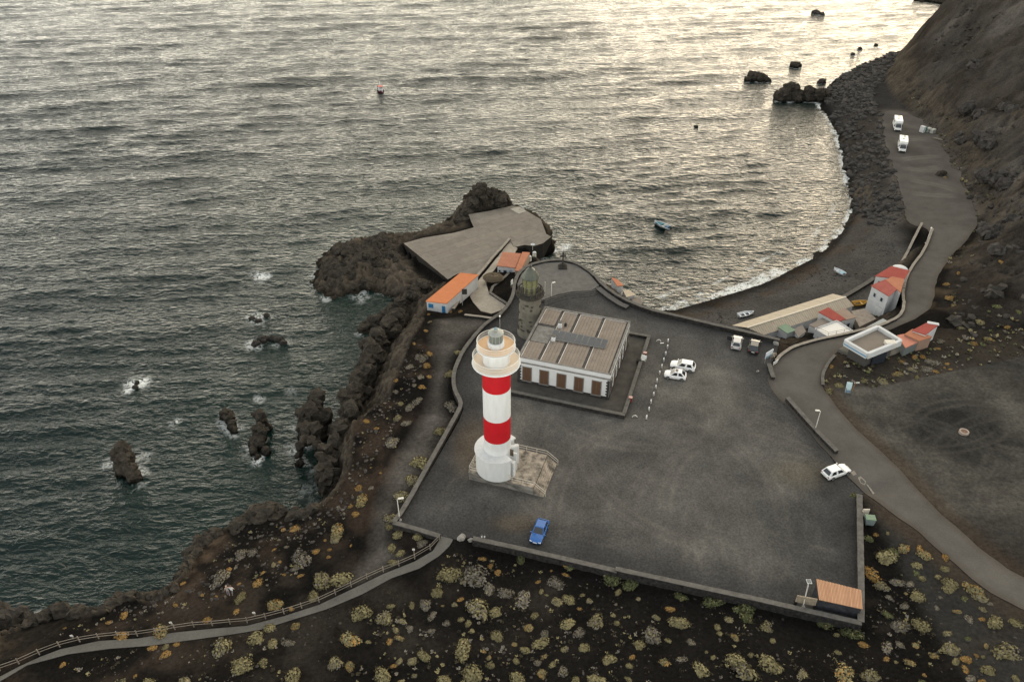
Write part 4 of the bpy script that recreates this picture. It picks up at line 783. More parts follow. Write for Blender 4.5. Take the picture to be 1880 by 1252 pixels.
wall('long curved stone wall on the cliff side of the car park', PL(WALL_L, 12.75), 12.75, smooth=1)
wall('short stone wall from the lamp corner to the path fence', PL([(722,958),(765,970),(807,983)], 12.7), 12.7)
wall('front stone wall behind the blue car', PL([(868,987),(960,1007),(1060,1030),(1133,1047)], 12.6), 12.6)
wall('front stone wall running right to the tiled shelter', PL([(1130,1043),(1260,1071),(1400,1101),(1500,1124),(1582,1143)], 12.85), 12.85)
wall('straight stone wall along the right edge of the car park', PL([(1578,907),(1580,1000),(1581,1060),(1581,1140)], 12.9), 12.9, w_=0.62)
wall('low wall with a lamp post beside the road', PL([(1446,729),(1475,762),(1505,795),(1537,827)], 12.75), 12.75, w_=0.55)
wall('wall curving round the terrace and along the beach side', PL([(917,577),(934,558),(943,538),(944,520),(952,500),(970,486),(1000,478),(1030,475.5),(1060,482),(1090,502),(1106,522),(1140,546),(1190,567),(1240,578),(1290,590),(1365,607),(1432,623)], 12.95), 12.95, zb=lambda x, y: min(10.5, float(H(x, y))-0.5), smooth=1)
wall('low wall between road and beach huts with pale edge', PL([(1425,662,12.4),(1433,652,12.3),(1459,635,12),(1498,623,11.7),(1551,612,11.3),(1617,597,10.8),(1652,579,10.4),(1661,562,10.1),(1660,520,9.3),(1671,493,8.7),(1697,460,8.1),(1712,420,7.5)]), up(0.55), zb=lambda x, y: float(H(x, y))-2.2, w_=0.4, mc=M_copel, smooth=1)
wall('broken stub of wall at the car park entrance', PL([(1412,667),(1416,680),(1420,692)], 12.6), 12.6, zb=11.5, w_=0.6)
wall('low kerb wall on the inside of the road bend', PL([(1511,706,12.3),(1510,690,12.3),(1514,678,12.3),(1522,664,12.2),(1533,651,12.1)]), up(0.35), w_=0.35, smooth=1)
wall('concrete wall below the promenade by the red roofs', PL([(1655,483,5.6),(1672,452,5.8),(1690,418,6.0)]), up(0.7), w_=0.4, mc=M_copel)
wall('grey beach wall left of the red-roofed houses', PL([(1540,549,4.6),(1570,532,4.6),(1605,510,4.8)]), up(0.7), w_=0.7)
wall('long pale wall dividing slipway and ramp', PL([(936,437,4.6),(905,472,5.0),(880,502,5.8),(872,510,6.6),(850,537,7.8),(832,567,8.6)]), up(0.8), w_=0.45, mc=M_copel)
wall('low pale rail wall above the ramp', PL([(853,577,9.8),(880,582,9.9),(906,586,10.3)]), up(0.5), w_=0.35, mc=M_copel)
wall('retaining wall on the inner edge of the ramp', PL([(937,563,9.6),(918,550,9.2),(900,538,8.5),(905,530,7.6),(925,515,7.0),(934,506,6.6)]), up(0.4), w_=0.4)
# round viewing terrace, three steps up from the car park
TERR = PL([(951,540,12.6),(950,520,12.6),(958,502,12.6),(975,490,12.6),(1000,483,12.6),(1030,481,12.6),(1057,486,12.6),(1082,503,12.6),(1100,524,12.6),(1085,533,12.6),(1050,535,12.6),(1022,541,12.6),(1000,549,12.6),(970,553,12.6)])
STEP_E = TERR[8:13]
terr = thing('viewing_terrace', 'round paved viewing terrace with a cross, beyond the old lighthouse', 'terrace', (TERR[4][0], TERR[4][1], 12)); tx, ty = TERR[4]
M_pave = mat('terrace_paving', (0.165, 0.156, 0.145), rough=1, spec=0, scale=1.0, col2=(0.105, 0.10, 0.094), amt=0.6, bump=0.01)
M_step = mat('step_stone', (0.085, 0.081, 0.076), rough=1, spec=0, scale=1.4, var=0.25)
MB().prism([(x-tx, y-ty) for x, y in TERR], -0.3, 0.6).build('paving', M_pave, terr)
for k in range(3):
    ln = smooth_line([(x-tx+0.02*0, y-ty-0.42*(k+0.5)-0.1) for x, y in STEP_E], 1); ribbon(MB(), ln, 0.46, -0.2, 0.60-0.15*(k+1)-0.002*k, 0.8).build('step', M_step, terr)
lw = wall('low dark wall curling down the right side of the terrace steps', PL([(1098,528,12.5),(1104,534,12.4),(1118,545,12.4),(1140,560,12.3),(1152,566,12.2)]), 12.55, zb=11.8, w_=1.0, mc=mat('ramp_top', (0.11, 0.105, 0.10), rough=1, spec=0, var=0.2))
# ------------------------------------------------------------------ red and white lighthouse
M_white = mat('white_paint', (0.64, 0.655, 0.66), rough=0.65, spec=0.2, scale=1.2, col2=(0.50, 0.505, 0.50), amt=0.9, stretch=(1.5,1.5,0.3))
M_red = mat('red_paint', (0.40, 0.006, 0.012), rough=0.5, spec=0.3, scale=0.8, var=0.08)
M_deck = mat('ochre_deck', (0.62, 0.42, 0.25), rough=0.8, scale=1.2, col2=(0.54, 0.33, 0.17), amt=0.8)
M_rail = mat('rail_metal', (0.62, 0.56, 0.47), rough=0.6, var=0.1); M_railw = mat('rail_white', (0.66, 0.65, 0.61), rough=0.5, var=0.05)
M_dark = mat('dark_metal', (0.03, 0.03, 0.03), rough=0.5, var=0.1)
M_glass = mat('lantern_glass', (0.12, 0.14, 0.13), rough=0.08, var=0.1, spec=0.8)
M_zinc = mat('zinc_grey', (0.27, 0.28, 0.26), rough=0.5, metal=0.3, var=0.15)
LX, LY = -2.0, 79.9
lh = thing('lighthouse', 'tall white lighthouse tower with two red bands and round galleries', 'lighthouse', (LX, LY, 13.4)); RT = 1.83
def zr(z): return z-13.4
sh = [(16.2,19.27,M_white),(19.27,23.04,M_red),(23.04,27.84,M_white),(27.84,31.6,M_red)]
for z0, z1, m_ in sh: MB().lathe([(RT, zr(z0)),(RT, zr(z1))], n=64, cap=False).build('tower_red_band' if m_ is M_red else 'tower_white_band', m_, lh, True)
MB().lathe([(RT, zr(31.4)),(2.5, zr(31.55)),(3.06, zr(31.62)),(3.1, zr(31.72)),(3.08, zr(31.84)),(3.0, zr(31.86)),(1.5, zr(31.86))], n=64, cap=False).build('lower_gallery', M_white, lh, True, bevel=0)
MB().lathe([(2.98, 0),(1.6, 0.012)], (0,0,zr(31.868)), n=64, cap=False).build('lower_deck', mat('cream_deck', (0.66, 0.55, 0.43), rough=0.8, scale=1.2, col2=(0.57, 0.45, 0.34), amt=0.8), lh)
MB().lathe([(1.72, zr(31.86)),(1.72, zr(33.9)),(2.36, zr(34.06)),(2.48, zr(34.1)),(2.48, zr(34.26)),(2.3, zr(34.28)),(0.9, zr(34.28))], n=64, cap=False).build('watch_room', M_white, lh)
MB().lathe([(2.38, 0),(0.9, 0.012)], (0,0,zr(34.288)), n=64, cap=False).build('upper_deck', M_deck, lh)
def ring_rail(r_, z, h, nb, name, par):
    rl = thing(name, None, None); rl.parent = par; del_ = MB(); c = [(r_*math.cos(2*math.pi*k/72), r_*math.sin(2*math.pi*k/72)) for k in range(72)]
    for hh, rad in ((h, 0.035), (h*0.12, 0.02), (h*0.55, 0.014)): del_.tube([(x, y, z+hh) for x, y in c], rad, 5, closed=True)
    hr = del_.build('handrail', M_railw, rl); b = MB()
    for k in range(nb):
        a = 2*math.pi*k/nb; b.bar((r_*math.cos(a), r_*math.sin(a), z), (r_*math.cos(a), r_*math.sin(a), z+h), 0.022, 0.022)
    b.build('balusters', M_railw, rl); return rl
ring_rail(2.98, zr(31.87), 1.0, 150, 'lower_railing', lh); ring_rail(2.38, zr(34.29), 0.85, 130, 'upper_railing', lh)
MB().lathe([(1.05, zr(34.28)),(1.05, zr(35.0)),(0.98, zr(35.05)),(0.5, zr(35.05))], n=40, cap=False).build('lantern_base', M_white, lh, True)
ln_ = MB().lathe([(0.86, zr(35.05)),(0.86, zr(36.25))], n=24, cap=False).build('lantern_glazing', M_glass, lh)
b = MB()
for k in range(12): a = 2*math.pi*k/12; b.bar((0.88*math.cos(a), 0.88*math.sin(a), zr(35.05)), (0.88*math.cos(a), 0.88*math.sin(a), zr(36.25)), 0.05, 0.05)
b.build('mullions', M_zinc, ln_)
MB().lathe([(0.98, zr(36.2)),(0.98, zr(36.3)),(0.75, zr(36.5)),(0.25, zr(36.62)),(0.25, zr(36.85)),(0.1, zr(36.95)),(0.02, zr(37.0))], n=32).build('lantern_roof', M_zinc, lh)
MB().lathe([(0.22, zr(36.62)),(0.22, zr(36.92)),(0.05, zr(36.98))], n=16).build('vent', mat('blue_grey_vent', (0.10, 0.20, 0.26), rough=0.5), lh)
MB().tube([(0.5,0.6,zr(34.3)),(0.5,0.6,zr(38.4))], 0.025, 5).build('lightning_rod', M_zinc, lh)
MB().lathe([(0.03, 0),(0.10, 0.06),(0.10,0.2),(0.03,0.26)], (0.5,0.6,zr(38.2)), n=8).build('rod_lamp', M_railw, lh)
# horseshoe annex round the foot, open to the right
A0, A1 = R(40), R(307)
def arc_solid(mb, r0, r1, z0, z1, a0, a1, n):
    vs, fs = [], []
    for i in range(n+1):
        a = a0+(a1-a0)*i/n; c, s_ = math.cos(a), math.sin(a); vs += [(r0*c, r0*s_, z0), (r1*c, r1*s_, z0), (r1*c, r1*s_, z1), (r0*c, r0*s_, z1)]
    for i in range(n):
        for k in range(4): fs.append((i*4+k, i*4+(k+1) % 4, (i+1)*4+(k+1) % 4, (i+1)*4+k))
    fs += [(3,2,1,0), tuple(n*4+k for k in range(4))]; return mb.add(vs, fs)
arc_solid(MB(), 1.5, 3.02, 0, 3.45, A0, A1, 48).build('annex_wall', M_white, lh)
arc_solid(MB(), 1.45, 3.18, 3.452, 3.68, A0-R(3), A1+R(3), 48).build('annex_roof', M_white, lh, bevel=0.05)
MB().lathe([(RT+0.02, 0),(RT+0.02, 4.4),(RT-0.02, 4.5)], n=64, cap=False).build('tower_foot', M_white, lh, True)
for a, r1, h, t_ in ((-38, 3.0, 2.6, 0.5), (-12, 2.75, 3.1, 0.35), (18, 3.05, 3.3, 0.5)):
    q = MB().box((0,0,h/2), (r1-1.4, t_, h)); q.build('buttress', M_white, lh, loc=((1.4+r1)/2*math.cos(R(a)), (1.4+r1)/2*math.sin(R(a)), 0), rz=R(a), bevel=0.03)
MB().box((0,0,0), (0.04, 0.9, 2.1)).build('door', mat('door_grey', (0.25, 0.27, 0.28), rough=0.5), lh, loc=(1.86*math.cos(R(4)), 1.86*math.sin(R(4)), 1.06), rz=R(4))
MB().box((0,0,0), (0.5, 0.05, 1.2)).build('plaque', mat('plaque_brown', (0.10, 0.07, 0.05), rough=0.6), lh, loc=(2.15*math.cos(R(-24)), 2.15*math.sin(R(-24)), 3.5), rz=R(-24))
# stone plinth with a flight of steps on its right side
UX, UY = (0.95, -0.312), (0.312, 0.95)
def uv(o, u, v): return (o[0]+UX[0]*u+UY[0]*v, o[1]+UX[1]*u+UY[1]*v)
PA = (2.9, 75.9); prz = math.atan2(UX[1], UX[0])
pl = thing('lighthouse_plinth', 'weathered concrete plinth with steps and railings under the red and white lighthouse', 'plinth', (PA[0], PA[1], 12.0), prz)
M_plinth = mat('weathered_plinth', (0.40, 0.345, 0.28), rough=1, spec=0.05, scale=0.9, col2=(0.10, 0.09, 0.078), amt=0.35, bump=0.015)
M_plw = mat('stained_plinth_wall', (0.30, 0.28, 0.25), rough=1, spec=0.05, scale=1.0, col2=(0.055, 0.052, 0.048), amt=0.5, bump=0.02, stretch=(0.6,0.6,2.0))
MB().box((-4.7, 3.3, 0.66), (9.4, 6.6, 1.36)).build('base', M_plw, pl); MB().box((-4.7, 3.3, 1.375), (9.5, 6.7, 0.07)).build('deck', M_plinth, pl)
for k in range(7):
    z1 = 1.34-0.19*(k+1)+0.0; MB().box((0.06+0.24*k+0.12, 3.3, (z1-0.1)/2), (0.242, 6.68, z1+0.1+0.002*k)).build('step', M_plinth, pl)
def rail_run(pts, h=0.95, par=None, name='railing', post=1.6, m_=None):
    m_ = m_ or M_rail; rl = thing(name, None, None); rl.parent = par
    for a, b_ in zip(pts, pts[1:]):
        q = MB(); q.tube([(a[0], a[1], a[2]+h), (b_[0], b_[1], b_[2]+h)], 0.032, 5); q.tube([(a[0], a[1], a[2]+h*0.55), (b_[0], b_[1], b_[2]+h*0.55)], 0.024, 5); q.build('rail', m_, rl)
        n = max(1, round(math.dist(a, b_)/post))
        for i in range(n+1):
            p = [a[k]+(b_[k]-a[k])*i/n for k in range(3)]; MB().tube([(p[0], p[1], p[2]-0.05), (p[0], p[1], p[2]+h)], 0.028, 5).build('post', m_, rl)
    return rl
rail_run([(1.7,0.1,0.1),(0.05,0.1,1.4),(-9.35,0.1,1.4),(-9.35,6.55,1.4)], par=pl); rail_run([(1.7,6.5,0.1),(0.05,6.5,1.4),(-6.0,6.5,1.4)], par=pl)

# ------------------------------------------------------------------ old lighthouse: stone tower
M_stone = mat('old_stone', (0.20, 0.184, 0.150), rough=1, spec=0, scale=0.9, col2=(0.105, 0.097, 0.082), amt=0.6, bump=0.04, detail=7)
M_stoned = mat('old_stone_dark', (0.085, 0.078, 0.066), rough=1, spec=0, scale=1.2, col2=(0.04, 0.037, 0.033), amt=0.6, bump=0.03)
OX, OY = 3.1, 114.6
ol = thing('old_lighthouse', 'old dark stone lighthouse tower with a green glass lantern', 'lighthouse', (OX, OY, 12))
MB().lathe([(2.15, 0),(2.15, 0.7),(2.02, 0.85),(1.84, 7.6),(1.84, 7.9)], n=48, cap=False).build('tower', M_stone, ol, True)
rs = random.Random(4)                                                # squared blocks standing slightly proud of the render
for k in range(46):
    a = rs.uniform(R(180), R(360)); z = rs.uniform(1.0, 7.3); r_ = 2.02-0.18*(z-0.85)/6.75
    MB().box((0,0,0), (0.10, rs.uniform(0.32,0.6), rs.uniform(0.22,0.36))).build('stone', M_stoned if rs.random() < 0.75 else M_stone, ol, loc=(r_*math.cos(a), r_*math.sin(a), z), rz=a)
MB().lathe([(1.84, 7.7),(2.1, 7.95),(2.45, 8.15),(2.5, 8.35),(2.3, 8.36),(0.6, 8.36)], n=48, cap=False).build('gallery', M_stoned, ol)
for k in range(12): a = 2*math.pi*k/12; MB().box((0,0,0), (0.10,0.16,0.85)).build('baluster', M_stoned, ol, loc=(2.1*math.cos(a), 2.1*math.sin(a), 8.78), rz=a)
MB().lathe([(2.17, 9.12),(2.17, 9.25),(2.05, 9.27),(2.03, 9.12)], n=48, cap=False).build('gallery_rail', M_stoned, ol)
M_gg = mat('green_lantern_glass', (0.25, 0.24, 0.12), rough=0.15, scale=1.5, col2=(0.09, 0.10, 0.055), amt=0.8, spec=0.8)
MB().lathe([(1.2, 8.36),(1.2, 9.9)], n=16, cap=False).build('lantern_drum', M_gg, ol)
gl = MB().lathe([(1.3, 9.9),(1.3, 11.6)], n=16, cap=False).build('lantern_glass', M_gg, ol)
MB().lathe([(1.34, 9.82),(1.34, 9.95)], n=16).build('lantern_sill', mat('verdigris', (0.16, 0.17, 0.11), rough=0.7, var=0.2), ol)
for k in range(8):
    a = 2*math.pi*k/8+0.2; MB().bar((1.32*math.cos(a), 1.32*math.sin(a), 9.9), (1.32*math.cos(a), 1.32*math.sin(a), 11.6), 0.06, 0.06).build('mullion', M_dark, gl)
    MB().box((0,0,0), (0.12,0.34,1.5)).build('shutter', mat('lantern_shutter', (0.055,0.052,0.05), rough=0.7), ol, loc=(1.30*math.cos(a), 1.30*math.sin(a), 9.1), rz=a)
MB().lathe([(1.52, 11.5),(1.55, 11.62),(1.2, 12.2),(0.75, 12.9),(0.3, 13.3),(0.16, 13.4)], n=16).build('cupola', mat('cupola_copper', (0.11, 0.11, 0.085), rough=0.42, metal=0.35, scale=1.2, col2=(0.05, 0.065, 0.055), amt=0.7), ol)
MB().lathe([(0.12, 13.35),(0.26, 13.5),(0.26, 13.66),(0.1, 13.8),(0.02, 13.9)], n=12).build('finial', M_dark, ol)

# ------------------------------------------------------------------ old keepers' building
C0 = (15.2, 96.0); BW, BD, BH = 15.0, 15.4, 5.0; brz = math.atan2(UX[1], UX[0])
bd = thing('lighthouse_keepers_house', 'square white building with brown shutters and flat paved roof by the old tower', 'building', (C0[0], C0[1], 12.0), brz)   # local x runs left to right (0 at right corner), y back
M_fac = mat('whitewash', (0.70, 0.715, 0.73), rough=0.85, spec=0.1, scale=0.7, col2=(0.56, 0.565, 0.56), amt=0.8)
M_base = mat('basalt_base', (0.05, 0.048, 0.046), rough=1, spec=0, scale=2, var=0.4, bump=0.03)
M_trim = mat('grey_trim', (0.20, 0.19, 0.175), rough=1, spec=0, scale=1.5, var=0.3)
M_shut = mat('brown_shutter', (0.125, 0.066, 0.033), rough=0.8, scale=3.0, col2=(0.068, 0.036, 0.021), amt=0.7, stretch=(4,4,0.7))
M_roofp = mat('roof_paver', (0.29, 0.245, 0.205), rough=1, spec=0, scale=0.8, col2=(0.20, 0.170, 0.145), amt=0.7)
M_gut = mat('roof_gutter', (0.085, 0.08, 0.075), rough=1, spec=0, scale=1.5, var=0.3); M_line = mat('white_flashing', (0.62, 0.58, 0.54), rough=0.8, var=0.1)
MB().box((-BW/2, BD/2, 0.35), (BW+0.16, BD+0.16, 0.70)).build('plinth', M_base, bd)
MB().box((-BW/2, BD/2, 2.8), (BW, BD, 4.2)).build('wall', M_fac, bd)
MB().box((-BW/2, BD/2, 4.12), (BW+0.22, BD+0.22, 0.10)).build('string_course', M_trim, bd); MB().box((-BW/2, BD/2, 4.29), (BW+0.12, BD+0.12, 0.06)).build('string_course', M_trim, bd)
for x0, y0, sx, sy in ((-BW/2, 0.11, BW+0.1, 0.30), (-BW/2, BD-0.11, BW+0.1, 0.30), (-0.11, BD/2, 0.30, BD-0.4), (-BW+0.11, BD/2, 0.30, BD-0.4)):
    MB().box((x0, y0, 4.92), (sx, sy, 0.34)).build('parapet', M_fac if y0 < 1 or x0 > -1 else M_trim, bd); MB().box((x0, y0, 5.12), (sx+0.05, sy+0.06, 0.06)).build('parapet_coping', M_trim, bd)
for cx_ in (-0.02, -BW+0.02):
    for k in range(11):
        w_ = 0.55 if k % 2 else 0.38; sx = -1 if cx_ > -1 else 1
        MB().box((cx_+sx*w_/2, -0.02, 0.86+k*0.29), (w_, 0.10, 0.27)).build('quoin', M_base, bd); MB().box((cx_+(0.03 if cx_ > -1 else -0.03), w_/2+0.04, 0.86+k*0.29), (0.10, w_, 0.27)).build('quoin', M_base, bd)
for fx in (0.095, 0.285, 0.475, 0.665, 0.855):
    x0 = -BW+BW*fx+0.12; fr = MB().box((x0, -0.03, 2.08), (1.62, 0.10, 2.78)).build('window', M_trim, bd)
    for s_ in (-1, 1): MB().box((x0+s_*0.335, -0.09, 2.06), (0.64, 0.06, 2.58)).build('shutter', M_shut, fr)
    MB().box((x0, -0.12, 0.66), (1.7, 0.22, 0.10)).build('sill', M_trim, fr)
for fy in (0.09, 0.25, 0.41, 0.58, 0.75, 0.91):
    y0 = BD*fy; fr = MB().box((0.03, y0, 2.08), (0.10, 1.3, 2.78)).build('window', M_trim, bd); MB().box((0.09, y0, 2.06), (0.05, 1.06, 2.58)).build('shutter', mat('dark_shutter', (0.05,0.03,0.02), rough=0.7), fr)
MB().box((-BW/2, BD/2, 4.86), (BW-0.42, BD-0.42, 0.10)).build('roof_slab', M_gut, bd)
cols_ = ((0.03,0.205),(0.245,0.40),(0.44,0.685),(0.725,0.965)); 
for j, (v0, v1) in enumerate(((0.35, 8.1), (9.2, BD-0.4))):
    for i, (f0, f1) in enumerate(cols_):
        x0, x1 = -BW+BW*f0, -BW+BW*f1; a, b_ = v0, v1
        if i == 0: a, b_ = (v0, 4.9) if j == 0 else (10.4, v1)
        if i > 0 and j == 0: b_ = 9.19
        pn = thing('roof_panel', None, None); pn.parent = bd
        nx, ny = max(2, round((x1-x0)/0.55)), max(2, round((b_-a)/0.55)); q = MB()
        for ii in range(nx):
            for jj in range(ny):
                q.box((x0+(ii+0.5)*(x1-x0)/nx, a+(jj+0.5)*(b_-a)/ny, 4.955+rs.uniform(-0.006, 0.006)), ((x1-x0)/nx-0.035, (b_-a)/ny-0.035, 0.08))
        pv = q.build('paving', M_roofp, pn); pv['kind'] = 'stuff'
        MB().box((x0-0.06, (a+b_)/2, 4.97), (0.09, b_-a, 0.14)).build('flashing', M_line, pn)
        if j == 1: MB().box(((x0+x1)/2, b_+0.05, 4.97), (x1-x0, 0.09, 0.14)).build('flashing', M_line, pn)
MB().box((-BW+1.9, 7.4, 4.93), (2.9, 4.6, 0.06)).build('patio_cover', M_trim, bd)
for x0, y0, h in ((-10.9, 6.2, 1.0), (-10.9, 10.2, 1.15)):
    ch = MB().box((x0, y0, 4.9+h/2), (0.62, 0.55, h)).build('chimney', M_fac, bd); MB().box((x0, y0, 4.95+h), (0.72, 0.65, 0.14)).build('cap', M_dark, ch)
MB().box((-10.6, 8.0, 5.35), (0.35, 0.5, 0.7)).build('vent_box', M_fac, bd, bevel=0.03); MB().box((-10.1, 10.9, 5.3), (0.4, 0.4, 0.7)).build('air_unit', M_dark, bd, bevel=0.03)
MB().tube([(-10.2,10.6,4.9),(-10.0,10.7,6.4)], 0.03, 5).build('aerial', M_dark, bd)
# solar collectors along the roof
sp = thing('solar_panel_row', 'row of nine grey solar panels on the flat paved roof', 'solar panels', (0,0,0))
c4 = [P(1008,622,17.25), P(1111,640,17.25), P(1118,624,17.85), P(1017,604.5,17.85)]; z4 = [17.25, 17.25, 17.85, 17.85]
M_sol = mat('solar_glass', (0.085, 0.088, 0.092), rough=0.35, var=0.15, scale=2.0, spec=0.5); M_solf = mat('solar_frame', (0.16, 0.16, 0.155), rough=0.5)
sp.location = (c4[0][0], c4[0][1], 17.0)
def sl(u, v, d=0.0):
    a = [c4[0][k]+(c4[1][k]-c4[0][k])*u for k in range(2)]; b_ = [c4[3][k]+(c4[2][k]-c4[3][k])*u for k in range(2)]
    return (a[0]+(b_[0]-a[0])*v-c4[0][0], a[1]+(b_[1]-a[1])*v-c4[0][1], 17.25+0.6*v-17.0+d)
for k in range(9):
    u0, u1 = k/9+0.004, (k+1)/9-0.004; lo = [sl(u0,0,-.06), sl(u1,0,-.06), sl(u1,1,-.06), sl(u0,1,-.06)]; hi = [sl(u0,0), sl(u1,0), sl(u1,1), sl(u0,1)]
    fr = MB().hexa(lo, hi).build('panel', M_solf, sp); e = 0.007
    MB().hexa([sl(u0+e,.05,-.01), sl(u1-e,.05,-.01), sl(u1-e,.95,-.01), sl(u0+e,.95,-.01)], [sl(u0+e,.05,.012), sl(u1-e,.05,.012), sl(u1-e,.95,.012), sl(u0+e,.95,.012)]).build('glass', M_sol, fr)
    MB().bar(sl((u0+u1)/2,0.95,-0.06), (*sl((u0+u1)/2,0.95)[:2], 0.0), 0.05, 0.05).build('strut', M_solf, sp)
# low stone enclosure round the building
PC = uv(C0, 3.1, -3.4); en = thing('forecourt', 'paved forecourt with low stone wall around the white building', 'forecourt', (PC[0], PC[1], 12.0), brz)
M_fore = mat('forecourt_paving', (0.10, 0.092, 0.08), rough=1, spec=0, scale=0.8, col2=(0.055, 0.052, 0.048), amt=0.6)
MB().box((-9.6, 10.95, 0.10), (19.2, 21.9, 0.16)).build('paving', M_fore, en)
for c_, d_ in (((-9.6, 0, 0.35), (19.6, 0.5, 0.72)), ((0, 10.95, 0.35), (0.5, 21.4, 0.72)), ((-1.6, 21.9, 0.35), (3.7, 0.5, 0.72))):
    MB().box(c_, d_).build('low_wall', M_wall, en); MB().box((c_[0], c_[1], 0.745), (d_[0]+0.10, d_[1]+0.10, 0.07)).build('coping', M_cope, en)
# ------------------------------------------------------------------ houses, sheds and huts
def tiles_mat(name, col, col2, period=0.22, ang=0.0):
    """ribbed roof sheet or clay tile: colour mottled, relief in ribs running down the slope"""
    if name in MATS: return MATS[name]
    m = mat(name, col, rough=0.95, spec=0.05, scale=0.9, col2=col2, amt=0.7); n, b = nodes_of(m); N, L = n.nodes, n.links
    geo = N.new('ShaderNodeNewGeometry'); mp = N.new('ShaderNodeMapping'); mp.inputs['Rotation'].default_value = (0, 0, ang); L.new(geo.outputs['Position'], mp.inputs['Vector'])
    wv = N.new('ShaderNodeTexWave'); wv.inputs['Scale'].default_value = 0.314/period; wv.inputs['Distortion'].default_value = 0.2; L.new(mp.outputs[0], wv.inputs['Vector'])
    bp = N.new('ShaderNodeBump'); bp.inputs['Distance'].default_value = 0.05; L.new(wv.outputs['Fac'], bp.inputs['Height']); L.new(bp.outputs[0], b.inputs['Normal']); return m
M_wallw = mat('house_white', (0.66, 0.67, 0.68), rough=0.9, spec=0.1, scale=0.8, col2=(0.50, 0.50, 0.49), amt=0.8)
M_blue = mat('blue_paint', (0.012, 0.16, 0.36), rough=0.6, var=0.1); M_frame = mat('window_dark', (0.03, 0.035, 0.045), rough=0.2, var=0.1, spec=0.6)
M_grill = mat('window_grey', (0.35, 0.4, 0.45), rough=0.4, var=0.1)
def house(name, label, quad, zr_, zb, mw, mr_, over=0.25, th=0.14, openings=(), parapet=None, cat='house', roofname='roof', wallname='wall'):
    """quad: eave corners (x, y) in order; zr_: roof height at each corner; openings: (edge, u0, u1, z0, z1, name, material) with z above the wall foot"""
    zr_ = zr_ if isinstance(zr_, (list, tuple)) else [zr_]*len(quad); n = len(quad)
    a_ = sum(quad[i][0]*quad[(i+1) % n][1]-quad[(i+1) % n][0]*quad[i][1] for i in range(n))
    if a_ < 0: quad, zr_ = quad[::-1], list(zr_)[::-1]; openings = [((n-2-o[0]) % n, 1-o[2], 1-o[1], *o[3:]) for o in openings]
    cx, cy = sum(q[0] for q in quad)/n, sum(q[1] for q in quad)/n; t = thing(name, label, cat, (cx, cy, zb))
    ins = []
    for x, y in quad:
        d = math.hypot(x-cx, y-cy); ins.append((x-cx-(x-cx)/d*over*1.3, y-cy-(y-cy)/d*over*1.3))
    wl = MB().hexa([(x, y, 0) for x, y in ins], [(x, y, z-zb-th-0.003) for (x, y), z in zip(ins, zr_)]) if n == 4 else MB().prism(ins, 0, min(zr_)-zb-th-0.003)
    wl = wl.build(wallname, mw, t)
    if n == 4: MB().hexa([(x-cx, y-cy, z-zb-th) for (x, y), z in zip(quad, zr_)], [(x-cx, y-cy, z-zb) for (x, y), z in zip(quad, zr_)]).build(roofname, mr_, t)
    else: MB().prism([(x-cx, y-cy) for x, y in quad], zr_[0]-zb-th, zr_[0]-zb).build(roofname, mr_, t)
    if parapet:
        h, w_, mp_ = parapet
        for i in range(n):
            a, b_ = quad[i], quad[(i+1) % n]; a = (a[0]-cx, a[1]-cy, zr_[i]-zb+h/2+0.002*i); b_ = (b_[0]-cx, b_[1]-cy, zr_[(i+1) % n]-zb+h/2+0.002*i); MB().bar(a, b_, w_, h).build('parapet', mp_, t)
    for e, u0, u1, z0, z1, nm, m_ in openings:
        a, b_ = Vector(ins[e]), Vector(ins[(e+1) % n]); d = (b_-a); nrm = Vector((d.y, -d.x)).normalized(); p0, p1 = a+d*u0, a+d*u1
        f = lambda p, k, z: (p.x+nrm.x*k, p.y+nrm.y*k, z)
        w_ = MB().hexa([f(p0,-.05,z0), f(p1,-.05,z0), f(p1,.05,z0), f(p0,.05,z0)], [f(p0,-.05,z1), f(p1,-.05,z1), f(p1,.05,z1), f(p0,.05,z1)]).build(nm, m_, t)
        if nm == 'window':
            e_ = 0.16; q0, q1 = p0+d*(u1-u0)*e_, p1-d*(u1-u0)*e_; MB().hexa([f(q0,.03,z0+.1), f(q1,.03,z0+.1), f(q1,.07,z0+.1), f(q0,.07,z0+.1)], [f(q0,.03,z1-.1), f(q1,.03,z1-.1), f(q1,.07,z1-.1), f(q0,.07,z1-.1)]).build('pane', M_frame if m_ is not M_blue else M_blue, w_)
    return t
M_orange = tiles_mat('orange_roof', (0.56, 0.215, 0.10), (0.46, 0.165, 0.075), 0.30, R(60)); M_terra = tiles_mat('faded_terracotta', (0.46, 0.20, 0.125), (0.33, 0.155, 0.105), 0.30, R(-10))
M_redr = tiles_mat('red_roof', (0.37, 0.095, 0.075), (0.29, 0.075, 0.062), 0.3, R(20)); M_dusty = tiles_mat('dusty_red_roof', (0.40, 0.135, 0.11), (0.30, 0.085, 0.07), 0.3, R(20)); M_orr = tiles_mat('pale_orange_roof', (0.48, 0.21, 0.125), (0.39, 0.165, 0.10), 0.3, R(20))
M_beige = tiles_mat('beige_sheet', (0.50, 0.43, 0.335), (0.41, 0.35, 0.27), 0.5, R(-30)); M_greyr = mat('grey_roof', (0.27, 0.235, 0.20), rough=1, spec=0, scale=0.8, col2=(0.19, 0.165, 0.145), amt=0.7); M_greenr = mat('green_roof', (0.21, 0.30, 0.21), rough=0.9, scale=1, col2=(0.17, 0.23, 0.16), amt=0.7)
M_brownr = mat('brown_roof', (0.33, 0.255, 0.20), rough=1, spec=0, scale=1, col2=(0.25, 0.19, 0.15), amt=0.7)
